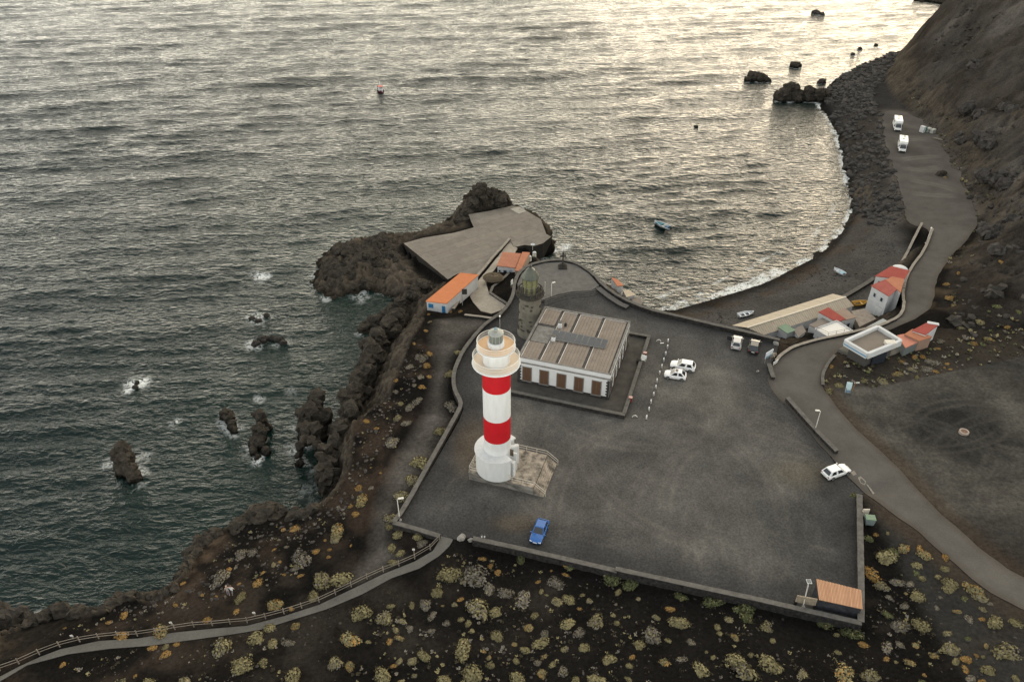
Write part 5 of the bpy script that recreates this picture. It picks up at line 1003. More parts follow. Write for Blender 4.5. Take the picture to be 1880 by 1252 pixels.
house('boat_house', 'long white house with bright orange roof and blue shutters above the cove', PL([(781,552),(820,558),(879,505),(845,500)], 10), [9.9,10.1,10.1,9.9], 5.0, M_wallw, M_orange, 0.2, openings=[(0,0.08,0.32,3.4,4.3,'window',M_blue),(0,0.74,0.90,2.7,4.2,'door',M_blue)])
house('cottage', 'small white cottage with faded terracotta roof beside the slipway', PL([(912,487),(946,491),(957,467),(923,464)], 8), [7.9,7.9,8.2,8.2], 4.8, M_wallw, M_terra, 0.15, openings=[(0,0.32,0.55,1.2,2.2,'window',M_grill),(0,0.66,0.84,0.6,2.3,'door',M_grill),(0,0.04,0.2,1.5,2.1,'window',M_wallw)])
house('cottage_extension', 'orange roofed lean-to joined to the small terracotta cottage', PL([(945,496),(955,497),(973,465),(959,464)], 8.2), [8.1,8.1,8.4,8.4], 5.0, mat('tan_wall', (0.35,0.27,0.2), rough=0.9), M_orr, 0.1)
x, y = P(924,511,5.9); tag(MB().box((0,0,0.1), (3.6,1.6,0.3)).build('cottage_porch', mat('pale_concrete', (0.36,0.35,0.33), rough=1, spec=0, var=0.2), None, loc=(x, y, 5.8), rz=-0.15, bevel=0.04), 'pale concrete porch step in front of the terracotta cottage', 'porch')
# long shed on the beach
rg0, rg1 = P(1371.5,601.6,8.0), P(1552.7,545,8.0); oe0, oe1 = P(1343.8,597.5,7.1), P(1529,539.4,7.1); ne0, ne1 = P(1402,615,6.7), P(1568,561.5,6.7)
bs = thing('beach_shed', 'long beige corrugated shed roof beside the black beach', 'shed', (rg0[0], rg0[1], 4.0))
def rel(p, z): return (p[0]-rg0[0], p[1]-rg0[1], z-4.0)
NS = 14
def lerp(a, b, t): return (a[0]+(b[0]-a[0])*t, a[1]+(b[1]-a[1])*t)
for (e0, e1, ez, nm) in ((oe0, oe1, 7.1, 'sea_slope'), (ne0, ne1, 6.7, 'land_slope')):
    sl_ = thing(nm, None, None); sl_.parent = bs
    for k in range(NS):
        t0, t1 = k/NS+0.001, (k+1)/NS-0.001; dz = 0.012*(k % 2); a, b_, c, d = lerp(rg0, rg1, t0), lerp(rg0, rg1, t1), lerp(e0, e1, t1), lerp(e0, e1, t0)
        MB().hexa([rel(a, 7.94+dz), rel(b_, 7.94+dz), rel(c, ez-.06+dz), rel(d, ez-.06+dz)], [rel(a, 8.0+dz), rel(b_, 8.0+dz), rel(c, ez+dz), rel(d, ez+dz)]).build('sheet', M_beige, sl_)
MB().bar(rel(rg0, 8.03), rel(rg1, 8.03), 0.35, 0.09).build('ridge_cap', mat('ridge_pale', (0.6,0.54,0.44), rough=0.9), bs)
MB().hexa([rel(lerp(oe0,ne0,.05),4), rel(lerp(oe0,ne0,.95),4), rel(lerp(oe1,ne1,.95),4), rel(lerp(oe1,ne1,.05),4)], [rel(lerp(oe0,ne0,.05),6.9), rel(lerp(oe0,ne0,.95),6.55), rel(lerp(oe1,ne1,.95),6.55), rel(lerp(oe1,ne1,.05),6.9)]).build('wall', M_wallw, bs)
house('hut', 'little hut with pale green roof beside the long beige shed', PL([(1428,599.5),(1446,611.3),(1460.7,607),(1442.7,594.7)], 7.4), [7.3,7.3,7.5,7.5], 4.6, M_wallw, M_greenr, 0.1, cat='hut')
house('hut', 'grey roofed hut right of the green roof', PL([(1457,603),(1466,618),(1480,609),(1472.5,597.5)], 7.6), [7.4,7.4,7.7,7.7], 5.0, M_wallw, M_greyr, 0.1, cat='hut')
house('hut', 'flat grey-brown hut roof behind the big white roof', PL([(1485,597),(1497,602.5),(1528,592),(1511,583.6)], 7.6), 7.7, 4.6, M_wallw, M_greyr, 0.1, cat='hut')
house('white_roof_house', 'house with a large bright white flat roof beside the road', PL([(1496,604),(1520,619.5),(1565,609),(1536,590)], 8.6), [8.5,8.6,8.7,8.6], 4.8, M_wallw, mat('white_roof', (0.74, 0.71, 0.66), rough=0.9, var=0.06), 0.06, openings=[(0,0.3,0.6,1.2,2.6,'door',M_greyr)], parapet=(0.22, 0.14, M_wallw))
rail_run([(0,0,0)]*1+[(0,0,0)], 0.01) if False else None
hr_ = thing('roof_railing', 'thin railing along the road side of the big white roof', 'railing', (*P(1520,619,8.8), 8.8)); hx0, hy0 = P(1520,619,8.8); rail_run([(P(a,b,8.8)[0]-hx0, P(a,b,8.8)[1]-hy0, 0) for a, b in ((1498,608),(1520,618),(1563,609))], 0.9, hr_, 'railing', 1.8, M_dark)
house('red_roof_hut', 'white hut with a red sheet roof next to the beige shed', PL([(1503,571),(1537,590.5),(1552.7,586.4),(1521,564)], 8.6), [8.4,8.5,8.7,8.6], 4.8, M_wallw, M_redr, 0.1, cat='hut', openings=[(3,0.3,0.6,1,2.4,'window',M_grill)])
house('hut', 'white hut with flat brown roof joined to the red sheet roof', PL([(1533,571),(1552.5,587.5),(1572,583),(1551,565)], 8.3), [8.2,8.3,8.4,8.3], 4.8, M_wallw, M_brownr, 0.08, cat='hut', openings=[(1,0.25,0.6,0.9,2.5,'window',M_grill)])
house('hut', 'worn grey-beige roof with rubble behind the pale strip roof', PL([(1563,571),(1578,600),(1609,585),(1588,566)], 7.4), 7.4, 4.8, M_greyr, mat('rubble_roof', (0.33,0.285,0.24), rough=1, spec=0, scale=1.2, col2=(0.2,0.17,0.145), amt=0.6), 0.1, cat='hut')
house('hut', 'pale grey strip roof beside the road wall', PL([(1579,606.5),(1590,609),(1633,591),(1621,584.6)], 8.8), 8.8, 6.0, M_greyr, mat('pale_roof', (0.36,0.37,0.36), rough=0.9, var=0.12), 0.05, cat='hut')
# tall houses between beach and road
house('red_house', 'tall white house with dusty red roof and two small windows', PL([(1599.7,521.8),(1632.7,543.3),(1648,531.4),(1624,514.6)], 11), [10.7,10.9,11.3,11.2], 4.8, M_wallw, M_dusty, 0.18, openings=[(0,0.20,0.36,4.0,4.9,'window',M_grill),(0,0.62,0.78,4.0,4.9,'window',M_grill),(0,0.0,1.0,2.9,3.1,'ledge',M_wallw),(0,0.5,0.9,0.5,2.5,'door',mat('pale_door',(0.62,0.63,0.62),rough=0.7))])
house('red_house', 'white house with the brightest red roof behind the dusty roof', PL([(1607.3,503.5),(1661,512),(1670,497.5),(1636.6,487.5)], 11), [10.6,10.9,11.1,10.9], 5.2, M_wallw, M_redr, 0.2, openings=[(0,0.12,0.26,3.6,4.4,'window',M_grill),(0,0.5,0.62,3.6,4.4,'window',M_grill)])
house('orange_house', 'pale orange roof between the two red roofs by the road wall', PL([(1626,513),(1654,537),(1660,513),(1638,508)], 11.3), [11.25,11.3,11.4,11.35], 5.4, M_wallw, M_orr, 0.1)
x, y = P(1655,491,11); tag(MB().lathe([(1.5,0),(1.5,0.35),(1.2,0.55),(0.2,0.65)], n=24, a0=0, a1=2*math.pi).build('round_awning', M_wallw, None, True, loc=(x+0.3, y+0.9, 9.9)), 'white curved roof edge behind the brightest red roof', 'awning')
# restaurant-like flat house on the bend
wb_q = PL([(1552.6,624),(1594,648),(1654.6,624),(1612,598)], 15.4); wcx, wcy = sum(q[0] for q in wb_q)/4, sum(q[1] for q in wb_q)/4
wb = thing('flat_roofed_house', 'low white house with deep parapet and blue stripe on the road bend', 'house', (wcx, wcy, 12.0)); rq = [(x-wcx, y-wcy) for x, y in wb_q]
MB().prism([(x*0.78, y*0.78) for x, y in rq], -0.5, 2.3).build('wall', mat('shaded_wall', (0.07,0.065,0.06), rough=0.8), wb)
for i in range(4):
    a, b_ = rq[i], rq[(i+1) % 4]; MB().bar((a[0], a[1], 2.85+0.002*i), (b_[0], b_[1], 2.85+0.002*i), 0.5, 1.1).build('parapet', M_wallw, wb)
MB().prism([(x*0.97, y*0.97) for x, y in rq], 2.3, 2.75).build('roof', mat('roof_screed', (0.25,0.215,0.18), rough=1, spec=0, scale=0.6, col2=(0.19,0.165,0.14), amt=0.8), wb)
a, b_ = rq[0], rq[1]; d = Vector((b_[0]-a[0], b_[1]-a[1])).normalized(); nn = Vector((d.y, -d.x))
if nn.dot(Vector(a)) < 0: nn = -nn
MB().bar((a[0]+nn.x*0.26, a[1]+nn.y*0.26, 2.72), (b_[0]+nn.x*0.26, b_[1]+nn.y*0.26, 2.72), 0.06, 0.22).build('blue_stripe', mat('pale_blue', (0.12,0.30,0.48), rough=0.6), wb)
MB().box((rq[2][0]*0.55+0.1, rq[2][1]*0.55-0.6, 3.1), (1.7, 1.1, 0.7)).build('roof_box', mat('tank_white', (0.62,0.58,0.5), rough=0.7, var=0.2), wb, bevel=0.05)
MB().box((rq[1][0]*0.7+1.6, rq[1][1]*0.62, 1.1), (2.6, 0.1, 2.0)).build('opening', M_frame, wb, rz=0.3)
tf = thing('house_terrace', 'concrete terrace under the flat white house on the bend', 'terrace', (wcx, wcy, 12.0)); MB().prism([(x-wcx, y-wcy) for x, y in PL([(1539,641),(1597,667),(1663,641),(1640,612),(1600,606)], 12.15)], -1.6, 0.12).build('slab', mat('terrace_concrete', (0.16,0.15,0.13), rough=1, spec=0, scale=0.8, var=0.3), tf)
MB().prism([(x-wcx, y-wcy) for x, y in PL([(1539,641),(1597,667),(1599,665),(1545,640)], 12.2)], 0.1, 0.2).build('kerb', M_cope, tf)
house('red_flat_house', 'flat coral roof joined to the right side of the flat white house', PL([(1648,613.6),(1663,636.7),(1690,624.5),(1661,611)], 14), 13.8, 11.5, mat('teal_grey_wall', (0.14,0.16,0.16), rough=0.9), mat('coral_roof', (0.47,0.19,0.13), rough=0.95, var=0.1), 0.05)
house('red_flat_house', 'pink-orange roof between the coral and the bright red roofs', PL([(1661,611.5),(1689,624),(1711,619),(1675,604.5)], 14.4), [14.2,14.2,14.5,14.5], 11.5, mat('brick_pale', (0.3,0.2,0.15), rough=1), M_orr, 0.05)
house('red_flat_house', 'bright red roof set into the lava, last in the row', PL([(1675,604.5),(1700,613.5),(1722,598),(1703,592)], 14.9), [14.7,14.8,15.0,15.0], 11.5, M_wallw, M_redr, 0.05)
x, y = P(1714,592,15.2); tag(MB().box((0,0,0), (1.9,0.7,0.25)).build('roof_ledge', M_wallw, None, loc=(x, y, 15.0), rz=-0.35, bevel=0.12), 'white ledge above the last bright red roof', 'ledge')
# small houses under the terrace wall by the water
house('shore_house', 'white house with orange-red roof half hidden by the terrace wall', PL([(1122,509),(1133,527),(1145,524),(1134,512)], 7), [7.0,7.2,7.0,6.9], 3.0, M_wallw, M_orr, 0.1)
house('shore_hut', 'beige roofed hut under the terrace wall near the surf', PL([(1143,533),(1150,548),(1168,542),(1155,532)], 6), [6.1,6.3,6.1,6.0], 3.0, M_wallw, M_beige, 0.1, cat='hut')
house('shore_hut', 'grey roofed hut nearest the surf below the wall', PL([(1157,546),(1166,562),(1180,558),(1176,546)], 5.6), 5.6, 3.0, M_wallw, M_greyr, 0.1, cat='hut')
# tiled shelter in the corner of the car park
q_ = [P(1499,1062.5,14.6), P(1581.5,1083,14.6), P(1584,1117,14.0), P(1504,1099.5,14.0)]; zq = [14.6,14.6,14.0,14.0]
scx, scy = q_[3]; st_ = thing('shelter', 'small dark stone shelter with ribbed orange tile roof in the car park corner', 'shelter', (scx, scy, 12.0))
def sr(u, v, d=0.0):
    a, b_ = lerp(q_[3], q_[2], u), lerp(q_[0], q_[1], u); p = lerp(a, b_, v); return (p[0]-scx, p[1]-scy, 2.0+0.6*v+d)
MB().hexa([sr(.015,.06,-2.3), sr(.985,.06,-2.3), sr(.985,.94,-2.9), sr(.015,.94,-2.9)], [sr(.015,.06,-.16), sr(.985,.06,-.16), sr(.985,.94,-.16), sr(.015,.94,-.16)]).build('wall', mat('shelter_basalt', (0.050,0.052,0.058), rough=1, spec=0, scale=1.6, var=0.35, bump=0.04), st_)
MB().hexa([sr(0,0,-.15), sr(1,0,-.15), sr(1,1,-.15), sr(0,1,-.15)], [sr(0,0,-.05), sr(1,0,-.05), sr(1,1,-.05), sr(0,1,-.05)]).build('roof_board', mat('tile_shadow', (0.38,0.20,0.115), rough=1, spec=0), st_)
M_tile = mat('clay_tile', (0.66,0.41,0.26), rough=0.95, spec=0.05, scale=2.0, col2=(0.56,0.32,0.19), amt=0.8, rnd=0.10)
for k in range(30):
    u = (k+0.5)/30; a, b_ = sr(u,-.02,-.03), sr(u,1.02,-.03); MB().tube([a, b_], 0.058, 6).build('tile_row', M_tile, st_)
pn = thing('tiled_screen', 'tan tiled screen wall left of the orange tile shelter', 'screen', (*P(1478,1103,12.8), 12.0)); px0, py0 = P(1478,1103,12.8)
s0, s1 = P(1460,1104,12.6), P(1497,1111,12.6); M_tan = mat('tan_tile', (0.36,0.30,0.22), rough=0.9, scale=1.5, col2=(0.28,0.23,0.165), amt=0.7, rnd=0.12)
for r_ in range(3):
    for k in range(9):
        a, b_ = lerp(s0, s1, (k+.04)/9), lerp(s0, s1, (k+.96)/9); z = 0.75+r_*0.42; MB().bar((a[0]-px0, a[1]-py0, z), (b_[0]-px0, b_[1]-py0, z), 0.14, 0.395).build('tile', M_tan, pn)
for t_ in (0.03, 0.97): a = lerp(s0, s1, t_); MB().box((a[0]-px0, a[1]-py0, 0.3), (0.25,0.3,0.7)).build('foot', M_wall, pn)
# ------------------------------------------------------------------ lamp posts, signs, bins and other street furniture
M_post = mat('galvanised', (0.52, 0.50, 0.45), rough=0.55, metal=0.1, var=0.08); M_wood = mat('fence_wood', (0.23, 0.20, 0.165), rough=0.95, spec=0.05, scale=3, var=0.2, rnd=0.15)
def lamp(label, px, py, h, arm, z=None):
    x, y, z_ = G(px, py); z_ = PZ if z is None else z
    if z is not None or True: x, y = P(px, py, z_)
    t = thing('lamp_post', label, 'lamp post', (x, y, z_)); MB().lathe([(0.09,0),(0.075,0.8),(0.05,h)], n=10).build('pole', M_post, t, True); MB().lathe([(0.26,0),(0.24,0.18),(0.1,0.22)], n=10).build('base', mat('lamp_base', (0.38,0.36,0.33), rough=0.9), t)
    ar = MB().bar((0,0,h), (arm[0]*0.35, arm[1]*0.35, h+0.08), 0.06, 0.06).build('arm', M_post, t); hd = MB().box((0,0,0), (math.hypot(*arm), 0.34, 0.12), taper=0.8).build('lamp_head', mat('lamp_head', (0.62,0.60,0.54), rough=0.5), t, loc=(arm[0]*0.62, arm[1]*0.62, h+0.1), rz=math.atan2(arm[1], arm[0]), bevel=0.04)
    MB().box((0,0,-0.07), (0.5,0.24,0.03)).build('diffuser', mat('lamp_glass', (0.7,0.7,0.66), rough=0.2), hd); return t
lamp('street lamp in the left corner of the car park wall', 734, 955, 4.0, (0.75, 0.15)); lamp('street lamp by the low roadside wall', 1495.5, 792, 4.0, (-0.7, 0.1)); lamp('street lamp at the foot of the terrace steps', 1012, 549, 3.4, (0.6, 0.4)); lamp('street lamp on the promenade above the beach', 1700, 447, 3.6, (0.35, 0.5), 7.6)
x, y = P(1000,547,12); t = thing('pole', 'thin bare pole left of the terrace lamp', 'pole', (x, y, 12)); MB().lathe([(0.05,0),(0.04,3.4)], n=8).build('shaft', M_post, t); MB().lathe([(0.06,3.4),(0.1,3.5),(0.02,3.6)], n=8).build('cap', M_post, t)
x, y, z = G(849,561); t = thing('utility_pole', 'pole with dark sign panel beside the orange roofed house', 'pole', (x, y, z)); MB().lathe([(0.08,0),(0.06,4.0)], n=8).build('shaft', mat('grey_pole',(0.3,0.29,0.26),rough=0.8), t); MB().box((0.5,0,3.2), (1.0,0.1,1.2)).build('panel', M_dark, t)
# stone cross on the terrace
x, y = P(1033,491,12.6); t = thing('stone_cross', 'dark stone cross on a stepped base on the round terrace', 'cross', (x, y, 12.6))
M_cr = mat('cross_stone', (0.055,0.05,0.045), rough=1, spec=0, scale=2, var=0.3)
for k in range(3): MB().box((0,0,0.12+0.24*k), (1.7-0.45*k,1.7-0.45*k,0.24)).build('base_step', M_cr, t)
MB().box((0,0,1.9), (0.3,0.3,2.4), taper=0.85).build('shaft', M_cr, t); MB().box((0,0,2.55), (1.15,0.26,0.28)).build('cross_arm', M_cr, t); MB().box((0,0,3.2), (0.34,0.3,0.25)).build('cross_head', M_cr, t)
# wooden rail fence along the path
FENCE = [(0,1215),(35,1203),(72.5,1186),(110,1172),(146.5,1162),(181,1156),(216.5,1153),(252.5,1152),(286.5,1147),(321,1140),(356,1135),(390,1133),(422.5,1130),(454,1127.5),(487.5,1120),(521.5,1111),(554,1101),(586,1090),(616,1076),(645,1062),(674,1047.5),(704,1034),(732.5,1023.5),(761.5,1011),(790,993.5),(807,976)]
fz = np.interp([p[0] for p in FENCE], [0,110,250,390,520,645,760,806], [10.35,10.4,10.5,10.6,10.8,11.2,11.6,11.95])
FP = [(*P(a, b+15, z+0.0), z) for (a, b), z in zip(FENCE, fz)]; FP = [(x, y, float(H(x, y))) for x, y, z in FP]
t = thing('path_fence', 'long wooden two-rail fence following the path above the cliff', 'fence', FP[12]); f0 = FP[12]
for x, y, z in FP: MB().lathe([(0.065,-0.3),(0.065,1.02),(0.045,1.08)], (x-f0[0], y-f0[1], z-f0[2]), n=8).build('post', M_wood, t)
for a, b_ in zip(FP, FP[1:]):
    for h in (0.88, 0.45): MB().tube([(a[0]-f0[0], a[1]-f0[1], a[2]-f0[2]+h), (b_[0]-f0[0], b_[1]-f0[1], b_[2]-f0[2]+h)], 0.036, 6).build('rail', M_wood, t)
for k, (px, py, lb) in enumerate(((135,1172,'white marker post at the far left of the path fence'),(316,1148,'white marker post beside the fence below the walkers'),(468,1130,'white marker post in the middle of the path fence'),(760,1014,'white marker post near the car park end of the fence'))):
    x, y, z = G(px, py); t = thing('marker_post', lb, 'post', (x, y, z)); MB().box((0,0,0.3), (0.12,0.12,0.9)).build('stake', M_wood, t); MB().box((0,-0.07,0.66), (0.34,0.05,0.28)).build('plate', M_railw, t)
for k, (px, lb) in enumerate(((884.5,'left of two small white posts at the front wall end'),(889.5,'right of two small white posts at the front wall end'))):
    x, y = P(px, 986, 12.6); t = thing('marker_post', lb, 'post', (x, y, 12.6)); MB().lathe([(0.09,0),(0.09,0.4)], n=8).build('stake', M_railw, t); MB().lathe([(0.10,0.401),(0.10,0.5),(0.03,0.54)], n=8).build('cap', M_dark, t)
# white bollards and chain across the car park
BOL = [(1226,626.5),(1225,637.5),(1221.5,650),(1218,661.5),(1214.5,673.5),(1210.5,685.5),(1205.5,699.5),(1203.5,711.5),(1199.5,724.5),(1194.5,738),(1191,752),(1186.5,767)]
bp_ = [P(a, b+3, PZ+0.02) for a, b in BOL]; words = ['first','second','third','fourth','fifth','sixth','seventh','eighth','ninth','tenth','eleventh','last']
for k, (x, y) in enumerate(bp_):
    t = thing('bollard', '%s white bollard in the row, counting from the sea end' % words[k], 'bollard', (x, y, PZ+0.02), group='row of white bollards right of the white building'); MB().lathe([(0.12,0),(0.11,0.8),(0.06,0.88)], n=10).build('post', mat('bollard_white',(0.78,0.77,0.74),rough=0.6,var=0.05), t, True); MB().lathe([(0.15,0),(0.15,0.06)], n=10).build('foot', M_dark, t)
t = thing('chain', 'dark chain slung between the white bollards', 'chain', (*bp_[0], PZ))
for a, b_ in zip(bp_, bp_[1:]):
    MB().tube([(lerp(a,b_,u)[0]-bp_[0][0], lerp(a,b_,u)[1]-bp_[0][1], 0.6-0.9*u*(1-u)) for u in np.linspace(0.05,0.95,7)], 0.04, 5).build('chain_length', M_dark, t)
for px, py, lb in ((1165,767,'white metal hoop on the ground below the bollard row'),(1209,628,'white metal hoop at the sea end of the bollard row')):
    x, y = P(px, py, PZ+0.02); t = thing('bike_hoop', lb, 'hoop', (x, y, PZ+0.02)); MB().tube([(0.38*math.cos(a), 0, 0.38*math.sin(a)+0.12) for a in np.linspace(0, math.pi, 13)], 0.06, 8).build('hoop', M_railw, t, True); MB().box((0,0,0.03), (1.0,0.12,0.06)).build('foot', M_dark, t)
x, y = P(1215,630.5,PZ+0.02); tag(MB().box((0,0,0.06), (0.65,0.2,0.1)).build('kerb_stone', M_railw, None, loc=(x,y,PZ+0.02), rz=0.15, bevel=0.03), 'small white kerb block beside the upper hoop', 'kerb')
for px, py, lb in ((1183.5,655,'red bin outside the forecourt wall, farther one'),(1157,737,'red bin outside the forecourt wall, nearer one')):
    x, y = P(px, py, PZ+0.02); t = thing('litter_bin', lb, 'bin', (x, y, PZ+0.02), -0.3); MB().box((0,0,0.42), (0.5,0.42,0.84), taper=1.08).build('body', mat('bin_red',(0.24,0.03,0.02),rough=0.6,var=0.15), t, bevel=0.03); MB().box((0,0,0.89), (0.58,0.5,0.07)).build('lid', mat('bin_lid',(0.5,0.3,0.26),rough=0.6), t)
def board(name, label, px, py, wd, ht, lift, rz, mface, z=None, tilt=0.0, bottom=None):
    x, y, z_ = G(px, py)
    if z is not None: z_ = z; x, y = P(px, py, z)
    t = thing(name, label, 'sign', (x, y, z_), rz)
    for s_ in (-1, 1): MB().box((s_*wd*0.42, 0, (lift+ht*0.5)/2), (0.08,0.08,lift+ht*0.5)).build('leg', M_wood, t)
    f = MB().hexa([(-wd/2,-.04,lift), (wd/2,-.04,lift), (wd/2,.04,lift), (-wd/2,.04,lift)], [(-wd/2,-.04+tilt,lift+ht), (wd/2,-.04+tilt,lift+ht), (wd/2,.04+tilt,lift+ht), (-wd/2,.04+tilt,lift+ht)]).build('panel', mface, t)
    if bottom: MB().box((0,-0.06,lift+ht*0.16), (wd*0.94,0.03,ht*0.26)).build('band', bottom, f)
    return t
M_sgn = mat('sign_pale', (0.62,0.68,0.72), rough=0.4, scale=2, var=0.12); M_sgb = mat('sign_blue_grey', (0.16,0.24,0.32), rough=0.4, scale=3, var=0.3)
board('information_board', 'blue and white sign board on a leg near the black car', 1409, 664, 1.9, 1.25, 1.0, R(38), M_sgn, PZ, bottom=M_sgb); board('small_sign', 'low white panel at the end of the road wall', 1423, 669, 1.3, 0.6, 0.15, R(40), M_railw, PZ)
board('information_board', 'tilted pale info panel by the forecourt wall', 1180, 668, 0.9, 0.7, 0.75, R(-25), M_railw, PZ+0.02, tilt=0.5); x, y = P(1172,668,PZ+0.02); tag(MB().box((0,0,0.4), (0.75,0.6,0.8), taper=0.92).build('stone_block', M_wall, None, loc=(x,y,PZ+0.02), rz=-0.3, bevel=0.05), 'dark stone block left of the info panel', 'block')
board('information_board', 'white panel fixed at the left rim of the terrace', 940, 527, 0.7, 1.0, 0.6, R(60), M_railw, 12.4); board('information_board', 'pale turquoise sign board leaning at the lot edge', 1556, 722, 0.85, 1.7, 0.15, R(-12), mat('sign_turquoise',(0.48,0.62,0.64),rough=0.5,scale=2,var=0.15), None, tilt=0.5, bottom=M_sgb)
x, y, z = G(1564,718); t = thing('wooden_signpost', 'leaning wooden signpost with white arrow beside the turquoise board', 'signpost', (x,y,z)); MB().bar((0,0,-.1),(0.25,0.2,1.7),0.14,0.1).build('post', mat('rust_wood',(0.24,0.13,0.07),rough=0.9,var=0.2), t); MB().box((0.5,0.2,1.55),(0.8,0.06,0.24)).build('arrow_board', M_railw, t)
# solar lamp by the shelter
x, y = P(1473,1119,12); t = thing('solar_post', 'leaning white post with square solar panel left of the shelter', 'post', (x, y, 12)); 
b0, b1 = Vector((0,0,0)), Vector((P(1485,1068,15.6)[0]-x, P(1485,1068,15.6)[1]-y, 3.6)); MB().tube([b0, b1], 0.07, 8).build('pole', M_post, t); MB().box((b1.x, b1.y, 3.7), (0.55,0.62,0.06)).build('panel', M_railw, t); MB().box((b1.x, b1.y, 3.745), (0.45,0.52,0.03)).build('cells', mat('cells',(0.12,0.13,0.15),rough=0.3), t); MB().box((0,0,0.3),(0.35,0.3,0.7)).build('base', M_copel, t)
# bins by the right wall
x, y = P(1594,962,12); t = thing('rubbish_container', 'green wheeled rubbish container behind the right car park wall', 'container', (x,y,12), R(-8)); MG = mat('container_green',(0.13,0.20,0.13),rough=0.6,var=0.15)
MB().box((0,0,0.72),(1.05,0.85,1.0),taper=1.12).build('tub', mat('container_grey',(0.17,0.21,0.21),rough=0.6,var=0.1), t, bevel=0.04); MB().box((0,0,1.28),(1.25,1.0,0.12)).build('lid', MG, t, bevel=0.04)
for s_ in (-1,1): MB().box((s_*0.35,-0.25,0.11),(0.1,0.22,0.22)).build('wheel', M_dark, t); MB().bar((s_*0.66,-0.3,1.0),(s_*0.66,0.3,1.0),0.05,0.05).build('handle', M_dark, t)
x, y = P(1588.5,942,12.6); t = thing('pale_board', 'pale upright board beside the green rubbish container', 'board', (x,y,12)); MB().box((0,0,0.75),(0.85,0.12,1.3)).build('panel', mat('cream_board',(0.62,0.55,0.45),rough=0.8,var=0.08), t); [MB().box((s_*0.3,0,0.08),(0.1,0.3,0.16)).build('foot', M_dark, t) for s_ in (-1,1)]
x, y, z = G(1697,243); t = thing('recycling_bank', 'green and white recycling bins at the end of the shore road', 'recycling bins', (x,y,z), 0.5); MB().box((-0.6,0.4,0.9),(0.9,1.4,1.8)).build('white_bin', M_wallw, t, bevel=0.05); MB().box((0.25,0.3,0.75),(0.6,1.2,1.5)).build('green_bin', mat('bin_green',(0.03,0.18,0.12),rough=0.6), t, bevel=0.05); [MB().box((1.2+0.3*k,-0.3-1.3*k,0.6),(1.5,1.0,1.2)).build('grey_bin', mat('bin_grey',(0.36,0.36,0.33),rough=0.7,var=0.1), t, bevel=0.05) for k in range(2)]
x, y, z = G(1727,258); tag(MB().tube([(-1.6,1.4,0.2),(-0.5,0.2,0.3),(0.6,-0.8,0.25),(1.6,-2.0,0.2)], [0.16,0.2,0.18,0.1], 7).build('driftwood_log', mat('driftwood',(0.2,0.17,0.14),rough=1), None, loc=(x,y,z)), 'grey log lying beside the shore road', 'log')
# manhole ring on the lower lot
x, y, z = G(1769,795); t = thing('well_ring', 'round concrete well ring on the dark lot', 'well', (x,y,z)); MB().lathe([(0.68,-0.2),(0.68,0.40),(0.48,0.40),(0.48,0.28),(0.02,0.28)], n=28, cap=False).build('ring', mat('ring_concrete',(0.36,0.30,0.25),rough=1,spec=0,scale=2,var=0.15), t); MB().lathe([(0.46,0.29),(0.43,0.33),(0.02,0.34)], n=24, cap=False).build('cover', mat('rusty_cover',(0.20,0.125,0.095),rough=1,spec=0,var=0.2), t)
# water tanks and thatch by the cottage
for px, py, r_, h, lb in ((981,474,0.42,1.3,'pale cylindrical water tank behind the terracotta cottage'),(971.5,483,0.5,1.5,'white tank with domed lid beside the cottage lean-to')):
    x, y = P(px, py, 5.6); t = thing('water_tank', lb, 'tank', (x,y,5.0)); MB().lathe([(r_,0),(r_,h+0.6)], n=16).build('drum', mat('tank_cream',(0.5,0.48,0.4),rough=0.7,var=0.12), t, True); MB().lathe([(r_*1.08,h+0.61),(r_*0.9,h+0.8),(0.05,h+0.95)], n=16).build('lid', M_wallw, t, True)
x, y = P(978,458,4.2); t = thing('satellite_dish', 'white dish on a pole beside the dark slipway wall', 'dish', (x,y,4.0)); MB().tube([(0,0,0),(0,0,1.3)],0.05,6).build('pole', M_post, t); MB().lathe([(0.02,0),(0.3,0.08),(0.5,0.22)],n=16,cap=False).build('dish', M_wallw, t, loc=(0,0,1.3)); 
x, y, z = G(905,518); t = thing('thatch_shade', 'shaggy thatched shade roof in front of the terracotta cottage', 'shade', (x,y,z)); q = MB()
for k in range(420):
    a = random.uniform(0,6.28); r_ = math.sqrt(random.random()); bx_, by_ = 2.0*r_*math.cos(a), 1.5*r_*math.sin(a); zz = 1.75-0.55*r_*r_; dx, dy = math.cos(a)*0.4, math.sin(a)*0.4; w_ = random.uniform(.04,.09)
    q.add([(bx_-dy*w_*2, by_+dx*w_*2, zz), (bx_+dy*w_*2, by_-dx*w_*2, zz), (bx_+dx+dy*w_, by_+dy-dx*w_, zz-0.22), (bx_+dx-dy*w_, by_+dy+dx*w_, zz-0.22)], [(0,1,2,3)])
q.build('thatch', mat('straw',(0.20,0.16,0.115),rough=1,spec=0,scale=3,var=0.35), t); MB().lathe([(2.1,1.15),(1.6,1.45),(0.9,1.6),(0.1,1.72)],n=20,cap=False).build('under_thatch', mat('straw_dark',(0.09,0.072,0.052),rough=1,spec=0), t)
for s_ in ((-1.3,-.8),(1.3,-.8),(1.3,.8),(-1.3,.8)): MB().tube([(s_[0],s_[1],-0.3),(s_[0],s_[1],1.4)],0.07,6).build('post', M_wood, t)
